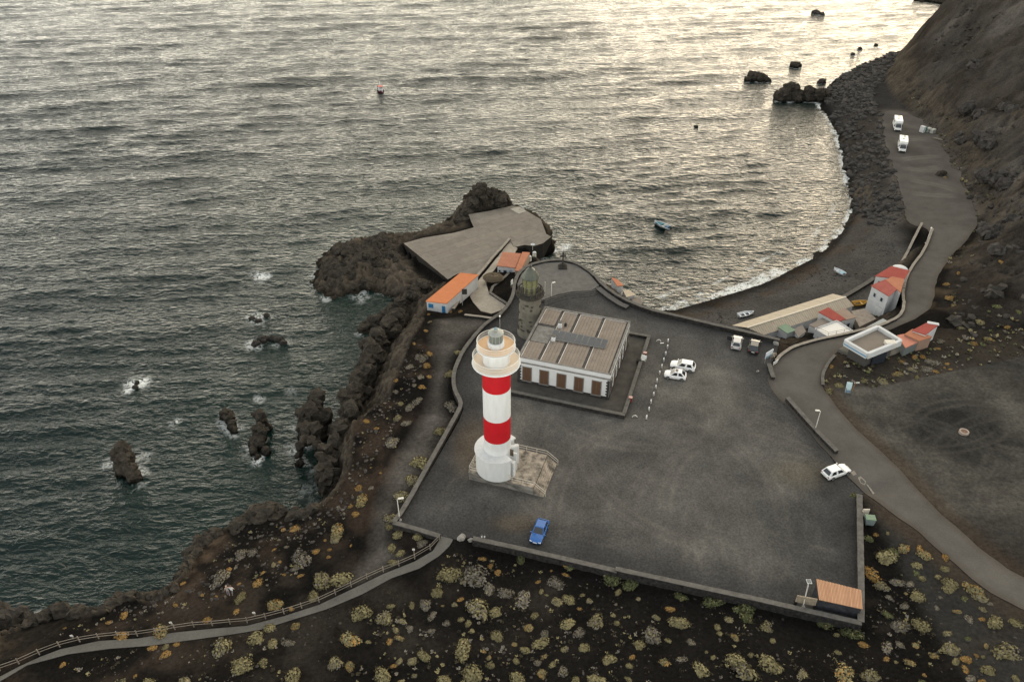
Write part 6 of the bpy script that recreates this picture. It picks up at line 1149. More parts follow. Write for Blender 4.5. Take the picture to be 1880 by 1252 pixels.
# painted patch and slab on the slipway
x, y = P(958,385,4.04); t = thing('slip_pad', 'pale square concrete pad at the seaward corner of the slipway', 'pad', (x,y,4.04)); MB().prism([(a-x, b-y) for a, b in PL([(937,384),(953,380),(967,388),(952,393)], 4.05)], 0.0, 0.06).build('slab', mat('pale_slab',(0.34,0.32,0.28),rough=1,spec=0,var=0.15), t); MB().lathe([(0.7,0.061),(0.7,0.09),(0.4,0.09),(0.4,0.061)],n=20,cap=False).build('ring', M_conc and mat('pad_ring',(0.24,0.22,0.19),rough=1), t)
# concrete bays of the slipway, separated by open joints
u0, u1, v0 = Vector(P(741,447,4)), Vector(P(822,513,4)), Vector(P(940,378,4)); du = (u1-u0); dv = (v0-u0); lu, lv = du.length, dv.length; du.normalize(); dv = (Vector((du.y,-du.x)) if Vector((du.y,-du.x)).dot(dv) > 0 else Vector((-du.y,du.x)))
slo = bpy.data.objects['slipway']; M_bay = mat('slip_bay',(0.235,0.21,0.178),rough=1,spec=0,scale=0.7,col2=(0.165,0.148,0.128),amt=0.8,bump=0.008,rnd=0.08)
B = 6.6; sp_ = [(p[0],p[1]) for p in SLIP]; rb = random.Random(9)
for i in range(-3, 16):
    for j in range(-1, 18):
        w_ = B*1.0; c = u0+du*(i+0.5)*2.3+dv*(j+0.5+0.37*(i % 2))*w_; cs = [c+du*a*1.125+dv*b*w_*0.496 for a, b in ((-1,-1),(1,-1),(1,1),(-1,1))]
        if all(in_poly(np.array([p.x]), np.array([p.y]), sp_)[0] for p in cs+[c]): MB().prism([(p.x,p.y) for p in cs], 4.032, 4.05+rb.uniform(0,0.012)).build('concrete_bay', M_bay, slo)
# ------------------------------------------------------------------ cars, camper vans, boats
M_tyre = mat('tyre', (0.018,0.018,0.018), rough=0.9, spec=0.2); M_rim = mat('alloy_rim', (0.42,0.42,0.42), rough=0.35, metal=0.6, var=0.05)
M_cgl = mat('car_glass', (0.020,0.024,0.028), rough=0.06, spec=0.8, var=0.05); M_hl = mat('head_lamp', (0.7,0.72,0.74), rough=0.15, spec=0.8, var=0.05); M_tl = mat('tail_lamp', (0.30,0.015,0.015), rough=0.25, var=0.05); M_plate = mat('number_plate', (0.75,0.75,0.7), rough=0.6, var=0.03); M_black = mat('black_trim', (0.02,0.02,0.022), rough=0.6)
def paint(name, c): return mat(name, c, rough=0.28, spec=0.5, coat=0.5, var=0.03)
def car(label, px, py, dx, dy, L_, W_, Ht, col, cab=(-0.46, 0.20, -0.30, 0.02), hood=0.80, sunroof=None, front_open=False, name='car', grp=None):
    """px, py: ground point under the car's middle; (dx, dy): pixel direction of the nose"""
    x, y = P(px, py, PZ+0.02); x2, y2 = P(px+dx, py+dy, PZ+0.02); rz = math.atan2(y2-y, x2-x)
    t = thing(name, label, 'car', (x, y, PZ+0.02), rz, grp); h = L_/2; W = W_/2; bel = Ht*0.60
    st_ = [(-h, .86, .42, bel*0.80), (-h*0.97, .95, .26, bel*0.97), (-h*0.82, 1.0, .22, bel), (-h*0.3, 1.0, .20, bel), (h*0.25, 1.0, .20, bel), (h*0.45, .99, .20, bel*0.97), (h*0.80, .96, .22, bel*hood+0.04), (h*0.95, .88, .27, bel*hood*0.88), (h, .72, .36, bel*hood*0.70)]
    vs, fs = [], []
    for sx, wf, zl, zt in st_:
        w = W*wf; ring = [(-w*.9, zl), (-w, zl+.16), (-w, zl+(zt-zl)*.62), (-w*.95, zt-.05), (-w*.80, zt), (0, zt+.025), (w*.80, zt), (w*.95, zt-.05), (w, zl+(zt-zl)*.62), (w, zl+.16), (w*.9, zl)]
        vs += [(sx, a, b) for a, b in ring]
    m = 11
    for i in range(len(st_)-1):
        for k in range(m): fs.append((i*m+k, (i+1)*m+k, (i+1)*m+(k+1) % m, i*m+(k+1) % m))
    fs += [tuple(range(m)), tuple(range((len(st_)-1)*m, len(st_)*m))[::-1]]; MB().add(vs, fs).build('body', col, t, True)
    # cabin: painted roof on glass sides
    xb0, xb1, xr0, xr1 = (c*L_ for c in cab); wb, wr = W*.90, W*.70; z0, z1 = bel-0.02, Ht-0.05
    B4 = [(xb0,-wb,z0),(xb1,-wb,z0),(xb1,wb,z0),(xb0,wb,z0)]; T4 = [(xr0,-wr,z1),(xr1,-wr,z1),(xr1,wr,z1),(xr0,wr,z1)]
    MB().hexa(B4, T4).build('cabin', col, t)
    MB().hexa([(xr0-.03,-wr-.02,z1),(xr1+.03,-wr-.02,z1),(xr1+.03,wr+.02,z1),(xr0-.03,wr+.02,z1)], [(xr0+.06,-wr*.9,Ht),(xr1-.06,-wr*.9,Ht),(xr1-.06,wr*.9,Ht),(xr0+.06,wr*.9,Ht)]).build('roof', col, t, bevel=0.02)
    def pane(nm, q, out, ins=0.10, split=None):
        c = Vector((0,0,0))
        for p in q: c += Vector(p)
        c /= 4; n_ = (Vector(q[1])-Vector(q[0])).cross(Vector(q[3])-Vector(q[0])).normalized(); n_ = n_ if n_.dot(Vector(out)) > 0 else -n_
        lo = [Vector(p)+(c-Vector(p))*ins-n_*.02 for p in q]; hi = [p+n_*.032 for p in lo]; return MB().hexa(lo, hi).build(nm, M_cgl, t)
    def mixp(a, b, u): return tuple(a[k]+(b[k]-a[k])*u for k in range(3))
    pane('windscreen', [B4[1],B4[2],T4[2],T4[1]], (1,0,.5), .13); pane('rear_window', [B4[3],B4[0],T4[0],T4[3]], (-1,0,.5), .2)
    for s_, i0, i1 in ((-1,0,1),(1,3,2)):
        for u0, u1 in ((0.10,0.47),(0.53,0.97)): pane('side_window', [mixp(B4[i0],B4[i1],u0), mixp(B4[i0],B4[i1],u1), mixp(T4[i0],T4[i1],u1), mixp(T4[i0],T4[i1],u0)], (0,s_,0), .16)
    if sunroof: MB().box(((xr0+xr1)/2+.25, 0, Ht+.005), ((xr1-xr0)*.42, wr*1.3, .02)).build('sunroof', sunroof, t)
    rad = 0.31
    for sx in (-0.31, 0.32):
        for s_ in (-1, 1):
            wq = MB(); n = 16; vs = []; 
            for yy in (-.1, .1): vs += [(rad*math.cos(2*math.pi*k/n), yy, rad*math.sin(2*math.pi*k/n)) for k in range(n)]
            fs = [(k, (k+1) % n, n+(k+1) % n, n+k) for k in range(n)]+[tuple(range(n)), tuple(range(n, 2*n))[::-1]]
            wh = wq.add(vs, fs).build('wheel', M_tyre, t, loc=(sx*L_, s_*(W-.08), rad)); q = MB(); q.add([(rad*.64*math.cos(2*math.pi*k/n), s_*.11, rad*.64*math.sin(2*math.pi*k/n)) for k in range(n)]+[(0, s_*.09, 0)], [(k, (k+1) % n, n) for k in range(n)]); q.build('rim', M_rim, wh)
            MB().lathe([(rad+.07, -.02),(rad+.07, .02)], n=14, cap=False, a0=0, a1=math.pi).build('wheel_arch', M_black, t).matrix_local = Matrix.Translation((sx*L_, s_*(W-.005), rad)) @ Matrix.Rotation(math.pi/2, 4, 'X')
    for s_ in (-1, 1):
        MB().box((h*.93, s_*W*.66, bel*hood*.78), (.16,.34,.15)).build('headlight', M_hl, t, bevel=.03); MB().box((-h*.975, s_*W*.74, bel*.80), (.10,.26,.22)).build('taillight', M_tl, t, bevel=.03)
        MB().box((xb1-.05, s_*(W+.08), bel+.06), (.12,.2,.12)).build('mirror', col, t, bevel=.02)
    MB().box((h*1.0, 0, .5), (.04,.5,.11)).build('plate', M_plate, t); MB().box((-h*1.005, 0, .62), (.04,.5,.11)).build('plate', M_plate, t); MB().box((h*.97, 0, .33), (.1, W*1.3, .14)).build('grille', M_black, t); MB().box((-h*.98, 0, .36), (.1, W*1.5, .12)).build('bumper', M_black, t)
    return t
pw = paint('white_car_paint', (0.78,0.78,0.78)); pb = paint('blue_car_paint', (0.012,0.10,0.34)); ps = paint('silver_car_paint', (0.42,0.41,0.40)); pk = paint('black_car_paint', (0.018,0.018,0.020))
car('blue hatchback parked alone near the front wall', 990, 980, -13, 33, 3.95, 1.70, 1.45, pb)
car('small round white car with dark sunroof beside the bollards', 1239, 693, -36, -5, 3.55, 1.63, 1.49, pw, cab=(-0.46,0.24,-0.27,0.04), hood=.84, sunroof=mat('sunroof_brown',(0.10,0.075,0.065),rough=0.25))
car('larger white hatchback behind the small round white car', 1253, 676, -38, -7, 4.1, 1.76, 1.5, pw, cab=(-0.47,0.24,-0.36,0.05))
car('white hatchback parked crossing the car park edge by the road', 1534, 870, 36, -13, 4.2, 1.74, 1.46, pw, cab=(-0.48,0.20,-0.36,0.03))
sv = car('silver car with an open door at the beach wall', 1352, 633, 5, -26, 4.0, 1.74, 1.5, ps, cab=(-0.47,0.22,-0.36,0.03))
od = MB().box((0.42,0,0.62),(0.9,0.06,0.85)).build('open_door', M_black, sv, loc=(0.55, 0.9, 0), rz=R(75))
car('black car parked right of the silver one', 1384, 640, 6, -26, 4.1, 1.78, 1.55, pk, cab=(-0.47,0.22,-0.36,0.03))
def camper(label, px, py, dx, dy):
    x, y, z = G(px, py); x2, y2 = P(px+dx, py+dy, z); rz = math.atan2(y2-y, x2-x); t = thing('camper_van', label, 'camper van', (x, y, z+0.04), rz, 'camper vans on the shore road')
    mw = mat('camper_white',(0.78,0.78,0.76),rough=0.4,coat=0.3,var=0.04); W = 1.1
    MB().box((-1.0,0,1.65),(4.4,2*W,2.5)).build('body', mw, t, bevel=.12); MB().hexa([(1.15,-W,1.95),(2.2,-W*.95,2.2),(2.2,W*.95,2.2),(1.15,W,1.95)],[(1.15,-W,2.9),(1.95,-W*.9,2.85),(1.95,W*.9,2.85),(1.15,W,2.9)]).build('overcab', mw, t, bevel=.08)
    MB().hexa([(1.15,-.95,.4),(3.2,-.92,.4),(3.2,.92,.4),(1.15,.95,.4)],[(1.15,-.92,2.0),(2.05,-.85,2.0),(2.05,.85,2.0),(1.15,.92,2.0)]).build('cab', mw, t); MB().hexa([(2.0,-.94,.4),(3.3,-.9,.4),(3.3,.9,.4),(2.0,.94,.4)],[(2.0,-.92,1.15),(3.15,-.85,.95),(3.15,.85,.95),(2.0,.92,1.15)]).build('bonnet', mw, t, bevel=.05)
    MB().hexa([(2.72,-.8,1.12),(2.80,-.8,1.12),(2.80,.8,1.12),(2.72,.8,1.12)],[(2.12,-.72,1.95),(2.20,-.72,1.95),(2.20,.72,1.95),(2.12,.72,1.95)]).build('windscreen', M_cgl, t)
    for s_ in (-1,1):
        for xx, w_ in ((-2.2,.9),(-0.6,1.0)): MB().box((xx, s_*(W+.01), 1.95),(w_,.04,.55)).build('side_window', M_cgl, t)
        MB().box((1.75, s_*.93, 1.55),(.7,.04,.5)).build('cab_window', M_cgl, t); MB().box((3.22, s_*.66, .78),(.12,.32,.2)).build('headlight', M_hl, t); MB().box((2.2, s_*1.12, 1.5),(.15,.22,.35)).build('mirror', M_black, t)
        for xx in (-2.0, 2.2):
            n = 14; vs = []
            for yy in (-.1,.1): vs += [(.34*math.cos(2*math.pi*k/n), yy, .34*math.sin(2*math.pi*k/n)) for k in range(n)]
            MB().add(vs, [(k,(k+1)%n,n+(k+1)%n,n+k) for k in range(n)]+[tuple(range(n)),tuple(range(n,2*n))[::-1]]).build('wheel', M_tyre, t, loc=(xx, s_*.92, .34))
    for xx, yy in ((-2.3,0.1),(-0.4,-0.2)): MB().box((xx,yy,2.97),(.7,.7,.12)).build('roof_hatch', mat('hatch',(0.6,0.56,0.48),rough=0.5), t, bevel=.03)
    MB().box((3.3,0,.5),(.08,1.5,.2)).build('bumper', M_black, t); MB().box((3.33,0,.66),(.04,.5,.12)).build('plate', M_plate, t); return t
camper('white camper van farther along the shore road', 1646, 236, 4, 20); camper('white camper van nearer to the beach houses', 1655, 274, 1, 20)
def hull_mesh(L_, W_, D_, fl=0.15, n=14, bow=1.6):
    """open hull: outer skin, rim and floor"""
    vs, fs = [], []; prof = [(0.0,-1.0),(0.55,-0.9),(0.9,-0.35),(1.0,0.0),(0.90,0.0),(0.82,-0.4),(0.5,-0.62),(0,-0.62)]
    for i in range(n+1):
        u = i/n; w = W_/2*(1-max(0,(u-0.45)/0.55)**bow*1.0)*(0.86+0.14*min(1,u/0.3)); sheer = D_*(0.0+0.28*max(0,u-0.4)**1.5*2); w = max(w, 0.03)
        for s_ in (1,-1):
            for a, b in prof: vs.append((L_*(u-.5)+0.12*L_*max(0,u-.8)*0, s_*a*w, D_*(1+b)+sheer*(1+b)))
    m = len(prof)
    for i in range(n):
        for s_ in range(2):
            for k in range(m-1):
                a = (i*2+s_)*m+k; b = ((i+1)*2+s_)*m+k; fs.append((a, b, b+1, a+1))
    for e in (0, n):
        for k in range(m-1): a = (e*2)*m+k; b = (e*2+1)*m+k; fs.append((a, a+1, b+1, b))
    return MB().add(vs, fs)
def boat(label, px, py, ang, L_, W_, D_, mh, mrim, parts, z=None, zo=-0.15, heel=0.0, mi=None):
    if z is None: x, y = P(px, py, 0.0); z = 0.0
    else: x, y, z = G(px, py)
    t = thing('boat', label, 'boat', (x, y, z+zo), ang); t.rotation_euler.x = heel; hull_mesh(L_, W_, D_).build('hull', mh, t, True)
    rim = []
    for s_ in (1,-1):
        q = []
        for i in range(15):
            u = i/14; w = max(.03, W_/2*(1-max(0,(u-.45)/.55)**1.6)*(.86+.14*min(1,u/.3))); q.append((L_*(u-.5), s_*w, D_*(1+0.56*max(0,u-.4)**1.5)))
        MB().tube(q, 0.05, 5).build('gunwale', mrim, t)
    for nm, c, d, m_ in parts: MB().box(c, d).build(nm, m_, t, bevel=min(d)*.12)
    return t
M_hr = mat('hull_red',(0.16,0.012,0.03),rough=0.4,var=0.08); M_hw = mat('hull_white',(0.62,0.64,0.66),rough=0.45,var=0.08); M_hb = mat('boat_blue',(0.015,0.09,0.17),rough=0.6,var=0.2); M_tarp = mat('tarp_teal',(0.02,0.13,0.17),rough=0.8,scale=3,var=0.35)
rb_ = boat('small red fishing boat with white cabin far out at sea', 697, 167, R(118), 5.6, 2.1, 0.95, M_hr, M_hw, [('cabin',(-1.0,0,1.35),(1.6,1.4,1.3),mat('cabin_white',(0.7,0.74,0.72),rough=0.5)),('cabin_roof',(-1.0,0,2.05),(1.9,1.7,0.14),mat('cabin_roof',(0.5,0.13,0.10),rough=0.6)),('cabin_window',(-1.82,0.3,1.6),(0.05,0.35,0.35),M_cgl),('cabin_window',(-1.82,-0.3,1.6),(0.05,0.35,0.35),M_cgl),('foredeck',(1.5,0,0.9),(1.2,0.9,0.1),mat('deck_grey',(0.3,0.3,0.28),rough=0.8)),('winch',(0.7,0,1.1),(0.5,0.5,0.5),M_dark),('outboard',(-2.85,0,0.9),(0.4,0.4,0.8),M_hw),('mast',(-0.9,0,2.9),(0.08,0.08,1.7),M_railw)])
boat('open white boat with blue tarpaulin anchored in the bay', 1216, 416, R(133), 5.0, 1.8, 0.75, M_hw, M_hw, [('tarpaulin',(0.9,0,0.62),(1.9,1.25,0.35),M_tarp),('thwart',(-0.4,0,0.6),(0.3,1.5,0.08),mat('thwart_pale',(0.5,0.46,0.4),rough=0.8)),('stern_cover',(-1.6,0,0.7),(1.0,1.2,0.5),M_hb),('outboard',(-2.6,0,0.75),(0.45,0.4,0.9),M_dark)])
boat('white rowing boat drawn up on the beach near the wall', 1369, 580, R(20), 3.6, 1.5, 0.6, M_hw, M_hw, [('thwart',(-0.3,0,0.45),(0.3,1.2,0.06),M_hw),('thwart',(0.7,0,0.48),(0.3,1.0,0.06),M_hw),('liner',(0,0,0.26),(2.0,0.8,0.06),mat('liner_dark',(0.05,0.06,0.07),rough=0.8))], z=1, zo=0.05)
boat('small white and blue boat high on the black beach', 1540, 502, R(120), 2.9, 1.35, 0.6, M_hw, M_hw, [('cover',(-0.7,0,0.5),(0.9,1.0,0.2),mat('cover_blue',(0.2,0.38,0.46),rough=0.7)),('thwart',(0.4,0,0.48),(0.3,1.0,0.06),M_hw)], z=1, zo=0.05)
boat('yellow boat stored between the beach huts', 1578, 561, R(10), 3.2, 1.5, 0.75, mat('hull_yellow',(0.48,0.26,0.035),rough=0.6,var=0.15), mat('rim_yellow',(0.55,0.33,0.06),rough=0.6), [('liner',(0,0,0.32),(1.8,0.9,0.06),mat('liner_brown',(0.08,0.06,0.04),rough=0.9)),('thwart',(0.2,0,0.6),(0.3,1.2,0.06),mat('rim_yellow',(0.55,0.33,0.06)))], z=1, zo=0.05)

# ------------------------------------------------------------------ two walkers on the headland
def person(label, px, py, rz, joints, shirt, trousers, hair, skin, extra=None):
    x, y, z = G(px, py); t = thing('person', label, 'person', (x, y, z+0.02), rz)
    V = joints['v']; E = joints['e']; rad = joints['r']
    me = bpy.data.meshes.new('body'); me.from_pydata(V, E, []); o = bpy.data.objects.new('tmp', me); COL.objects.link(o)
    sk = o.modifiers.new('s', 'SKIN'); sk.use_smooth_shade = True
    for i, d in enumerate(me.skin_vertices[0].data): d.radius = rad[i]; d.use_root = (i == 0)
    ss_ = o.modifiers.new('ss', 'SUBSURF'); ss_.levels = 1; ss_.render_levels = 1
    dg = bpy.context.evaluated_depsgraph_get(); m2 = bpy.data.meshes.new_from_object(o.evaluated_get(dg)); bpy.data.objects.remove(o)
    for q in (skin, shirt, trousers, M_black): m2.materials.append(q)
    for p in m2.polygons:
        c = p.center; arm = abs(c.y) > 0.235
        p.material_index = 3 if c.z < 0.09 else 2 if c.z < 0.88 else (0 if c.z > 1.42 or (arm and c.z < 1.16) else 1)
    m2.shade_smooth(); obj('body', m2, None, t) if False else None
    b = bpy.data.objects.new('body', m2); COL.objects.link(b); b.parent = t
    MB().lathe([(0.03,-0.02),(0.095,0.03),(0.112,0.10),(0.10,0.17),(0.05,0.215),(0.01,0.225)], (joints['head'][0]-0.02, joints['head'][1], joints['head'][2]), n=14).build('hair', hair, t, True)
    hx_, hy_, hz_ = joints['head']
    fc = MB(); fc.lathe([(0.012,-0.018),(0.018,0),(0.012,0.018)], (hx_+0.105,hy_,hz_+0.045), n=8); fc.build('nose', skin, t, True); e = MB()
    for s_ in (-1,1): e.box((hx_+0.092, hy_+s_*0.035, hz_+0.085), (0.012,0.022,0.012))
    e.build('eyes', M_black, t)
    hd = MB()
    for k in ('hl','hr'):
        a = Vector(joints[k])
        for f in range(4): hd.tube([a+Vector((0.012*f-0.018,0,-0.05)), a+Vector((0.012*f-0.016,0,-0.09)), a+Vector((0.012*f-0.006,0,-0.12-0.006*(f in (1,2))))], [0.009,0.009,0.006], 5)
        hd.tube([a+Vector((0.02,0,-0.01)), a+Vector((0.045,0,-0.05)), a+Vector((0.045,0,-0.075))], [0.011,0.01,0.007], 5)
    hd.build('fingers', skin, t)
    if extra: extra(t)
    return t
J = dict(v=[(0,0,.95),(0,0,1.15),(0.01,0,1.38),(0.015,0,1.48),(0.03,0,1.60),(0.03,0,1.70),  (0,.10,.90),(0.10,.11,.50),(0.02,.11,.08),(0.16,.12,.04),  (0,-.10,.90),(-0.06,-.11,.50),(-0.24,-.11,.10),(-0.10,-.12,.05), (0.0,.19,1.40),(-0.03,.26,1.12),(0.10,.28,.90),(0.13,.28,.83), (0.0,-.19,1.40),(0.05,-.26,1.12),(0.20,-.27,.95),(0.24,-.27,.89)],
    e=[(0,1),(1,2),(2,3),(3,4),(4,5),(0,6),(6,7),(7,8),(8,9),(0,10),(10,11),(11,12),(12,13),(2,14),(14,15),(15,16),(16,17),(2,18),(18,19),(19,20),(20,21)],
    r=[(.13,.16),(.12,.145),(.12,.17),(.055,.055),(.095,.08),(.075,.065),(.095,.095),(.065,.065),(.042,.042),(.04,.03),(.095,.095),(.065,.065),(.042,.042),(.04,.03),(.062,.062),(.045,.045),(.034,.034),(.03,.02),(.062,.062),(.045,.045),(.034,.034),(.03,.02)], head=(0.03,0,1.58), hl=(0.13,.28,.83), hr=(0.24,-.27,.89))
sk_ = mat('skin',(0.50,0.31,0.23),rough=0.7,var=0.05); hb_ = mat('brown_hair',(0.06,0.035,0.025),rough=0.8); 
person('walker in a white shirt on the cliff top, right of the pair', 427.5, 1091, R(75), J, mat('white_shirt',(0.72,0.76,0.75),rough=0.9), mat('grey_trousers',(0.20,0.19,0.20),rough=0.9), hb_, sk_)
person('walker in a greyish top on the cliff top, left of the pair', 420, 1092, R(110), J, mat('taupe_shirt',(0.36,0.31,0.29),rough=0.9), mat('mauve_trousers',(0.28,0.23,0.25),rough=0.9), mat('fair_hair',(0.42,0.30,0.22),rough=0.8), sk_)
# ------------------------------------------------------------------ shrubs of the volcanic slopes
def leafmat(name, c1, c2, rnd=0.18): return mat(name, c1, rough=0.95, spec=0.05, scale=2.2, col2=c2, amt=0.55, rnd=rnd, detail=3)
L_ol = leafmat('olive_leaves', (0.305,0.265,0.140), (0.150,0.132,0.075)); L_gr = leafmat('grey_twigs', (0.255,0.228,0.188), (0.125,0.112,0.095)); L_gd = leafmat('golden_leaves', (0.44,0.255,0.080), (0.23,0.145,0.06)); L_dk = leafmat('green_leaves', (0.145,0.155,0.070), (0.075,0.085,0.042)); L_core = mat('dark_twigs', (0.060,0.052,0.036), rough=1, spec=0, var=0.3)  # last one: dark colour of the twig core, used for dark tufts too
def shrub_mesh(seed, lm, tip=None, n=760, flat=0.62, lobes=4, tipshare=0.25):
    """cushion of many small leaf clusters over a woody core, lobed outline with gaps"""
    r_ = np.random.default_rng(seed); cs = [(0,0,.72)]+[(r_.uniform(-.72,.72), r_.uniform(-.55,.55), r_.uniform(.28,.62)) for _ in range(lobes+2)]
    mb = MB()
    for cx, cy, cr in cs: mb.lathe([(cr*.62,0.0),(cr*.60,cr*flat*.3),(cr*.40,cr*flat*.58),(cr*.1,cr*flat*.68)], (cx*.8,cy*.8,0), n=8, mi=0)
    wts = np.array([c[2]**2 for c in cs]); wts /= wts.sum(); ta = r_.uniform(0, 6.28)
    for _ in range(n):
        cx, cy, cr = cs[r_.choice(len(cs), p=wts)]; a = r_.uniform(0, 6.283); e = math.asin(r_.uniform(0.0, 1.0)); rr = cr*(0.66+0.34*r_.random()**0.5)*r_.choice([1,1,1.12])
        d = Vector((math.cos(a)*math.cos(e), math.sin(a)*math.cos(e), math.sin(e))); p = Vector((cx*.8, cy*.8, 0))+Vector((d.x*rr, d.y*rr, d.z*rr*flat))
        q = Vector(r_.normal(0,1,3)); u = d.cross(q).normalized(); nn = (d+0.7*Vector(r_.normal(0,.6,3))).normalized(); v = nn.cross(u).normalized(); s_ = r_.uniform(.05,.105)
        dirt = math.cos(a-ta); mi = 2 if tip is not None and (r_.random() < tipshare*(1.4 if dirt > 0.2 else 0.5)) else 1
        mb.add([p-u*s_-v*s_*.6, p+u*s_-v*s_*.6, p+u*s_*.7+v*s_*.9+nn*s_*.5, p-u*s_*.7+v*s_*.9+nn*s_*.5], [(0,1,2,3)], mi)
    for _ in range(26):
        a = r_.uniform(0,6.28); rr = r_.uniform(.75,1.08); h = r_.uniform(.15,.6)*flat; mb.bar((math.cos(a)*.3, math.sin(a)*.3, .02), (math.cos(a)*rr, math.sin(a)*rr, h), .018, .018, 0)
    me = bpy.data.meshes.new('shrub'); me.from_pydata([tuple(q) for q in mb.v], [], mb.f); me.update(); me.polygons.foreach_set('material_index', mb.mi)
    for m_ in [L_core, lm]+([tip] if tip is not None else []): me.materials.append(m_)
    return me
VAR = {'o': [shrub_mesh(400+k, L_ol, None, 620, .62, 4) for k in range(5)]+[shrub_mesh(410+k, L_ol, L_gr, 620, .6, 5, .3) for k in range(2)], 'g': [shrub_mesh(420+k, L_gr, L_ol, 560, .5, 4, .12) for k in range(3)],
       'y': [shrub_mesh(430+k, L_gd, L_ol, 420, .62, 3, .18) for k in range(3)], 'm': [shrub_mesh(440+k, L_ol, L_gd, 620, .6, 4, .28) for k in range(3)], 'd': [shrub_mesh(450+k, L_dk, L_ol, 600, .55, 5, .15) for k in range(3)]}
Q1 = [(1185,872,75,'o'),(1245,865,80,'o'),(1150,928,50,'o'),(1012,958,60,'m'),(880,940,45,'o'),(805,870,65,'g'),(838,838,28,'y'),(878,888,22,'y'),(868,990,30,'y'),(672,887,25,'y'),(950,880,40,'y'),(1007,765,25,'y'),(1085,682,45,'y'),(1040,690,20,'y'),(1160,768,28,'y'),(1103,858,22,'y'),(1105,790,70,'g'),(1240,690,60,'m'),(1230,720,40,'o'),(930,770,40,'g'),(885,780,45,'g'),(1330,580,55,'m'),(1318,535,32,'y'),(1308,630,32,'y'),(1290,603,22,'y'),(1440,365,55,'g'),(1458,278,30,'o'),(1490,298,32,'g'),(1345,290,26,'y'),(1382,317,20,'y'),(1530,215,40,'g'),(1505,238,40,'g'),(1550,165,28,'y'),(1575,128,26,'y'),(1548,128,34,'g'),(1455,142,24,'y'),(1453,182,24,'g'),(1570,88,34,'y'),(1580,45,30,'y'),(1545,55,45,'g'),(1505,90,30,'g'),(1520,8,20,'y'),(1685,38,30,'o'),(1655,115,40,'o'),(1660,235,50,'g'),(1615,325,45,'o'),(1550,435,70,'o'),(1510,500,50,'o'),(1480,560,60,'o'),(1440,640,50,'o'),(1430,680,30,'o'),(1535,712,40,'o'),(1462,700,45,'o'),(1440,755,40,'o'),(1472,773,36,'o'),(1440,808,36,'o'),(1550,735,40,'g'),(755,1020,35,'y'),(590,1055,60,'m'),(445,1072,50,'y'),(455,1000,35,'y'),(400,1030,24,'y'),(645,967,22,'y'),(240,1052,18,'y'),(1070,980,22,'y'),(560,1122,32,'y'),(608,1145,38,'y'),(608,1120,30,'o'),(648,1110,26,'y'),(820,1112,75,'o'),(935,1085,65,'o'),(1000,1108,45,'o'),(988,1050,45,'o'),(1085,1043,40,'m'),(893,1180,80,'o'),(968,1172,35,'o'),(1072,1225,70,'o'),(1230,1170,55,'o'),(1283,1185,42,'m'),(1285,1085,75,'m'),(1325,985,75,'o'),(1417,1012,60,'o'),(1060,1100,40,'g'),(1402,1215,70,'o'),(1445,1188,24,'y'),(1515,1168,36,'o'),(1553,1145,48,'o'),(1630,1238,60,'o'),(1735,1205,85,'o'),(1700,1118,75,'o'),(1825,1073,55,'o'),(1720,1032,32,'o'),(1760,965,90,'o'),(1815,990,50,'o'),(1605,915,48,'o'),(1563,960,50,'g'),(1645,845,80,'o'),(1740,845,90,'g'),(1800,905,50,'g'),(1775,795,28,'y'),(1800,822,24,'y'),(1828,845,28,'y'),(1640,1035,30,'g'),(1855,920,50,'g'),(1690,945,26,'y'),(680,1248,50,'o'),(550,1248,60,'o'),(497,1228,22,'y'),(450,1245,30,'o'),(230,1185,24,'y'),(1585,1060,30,'g'),(1520,1225,20,'o'),(1505,1050,30,'g')]
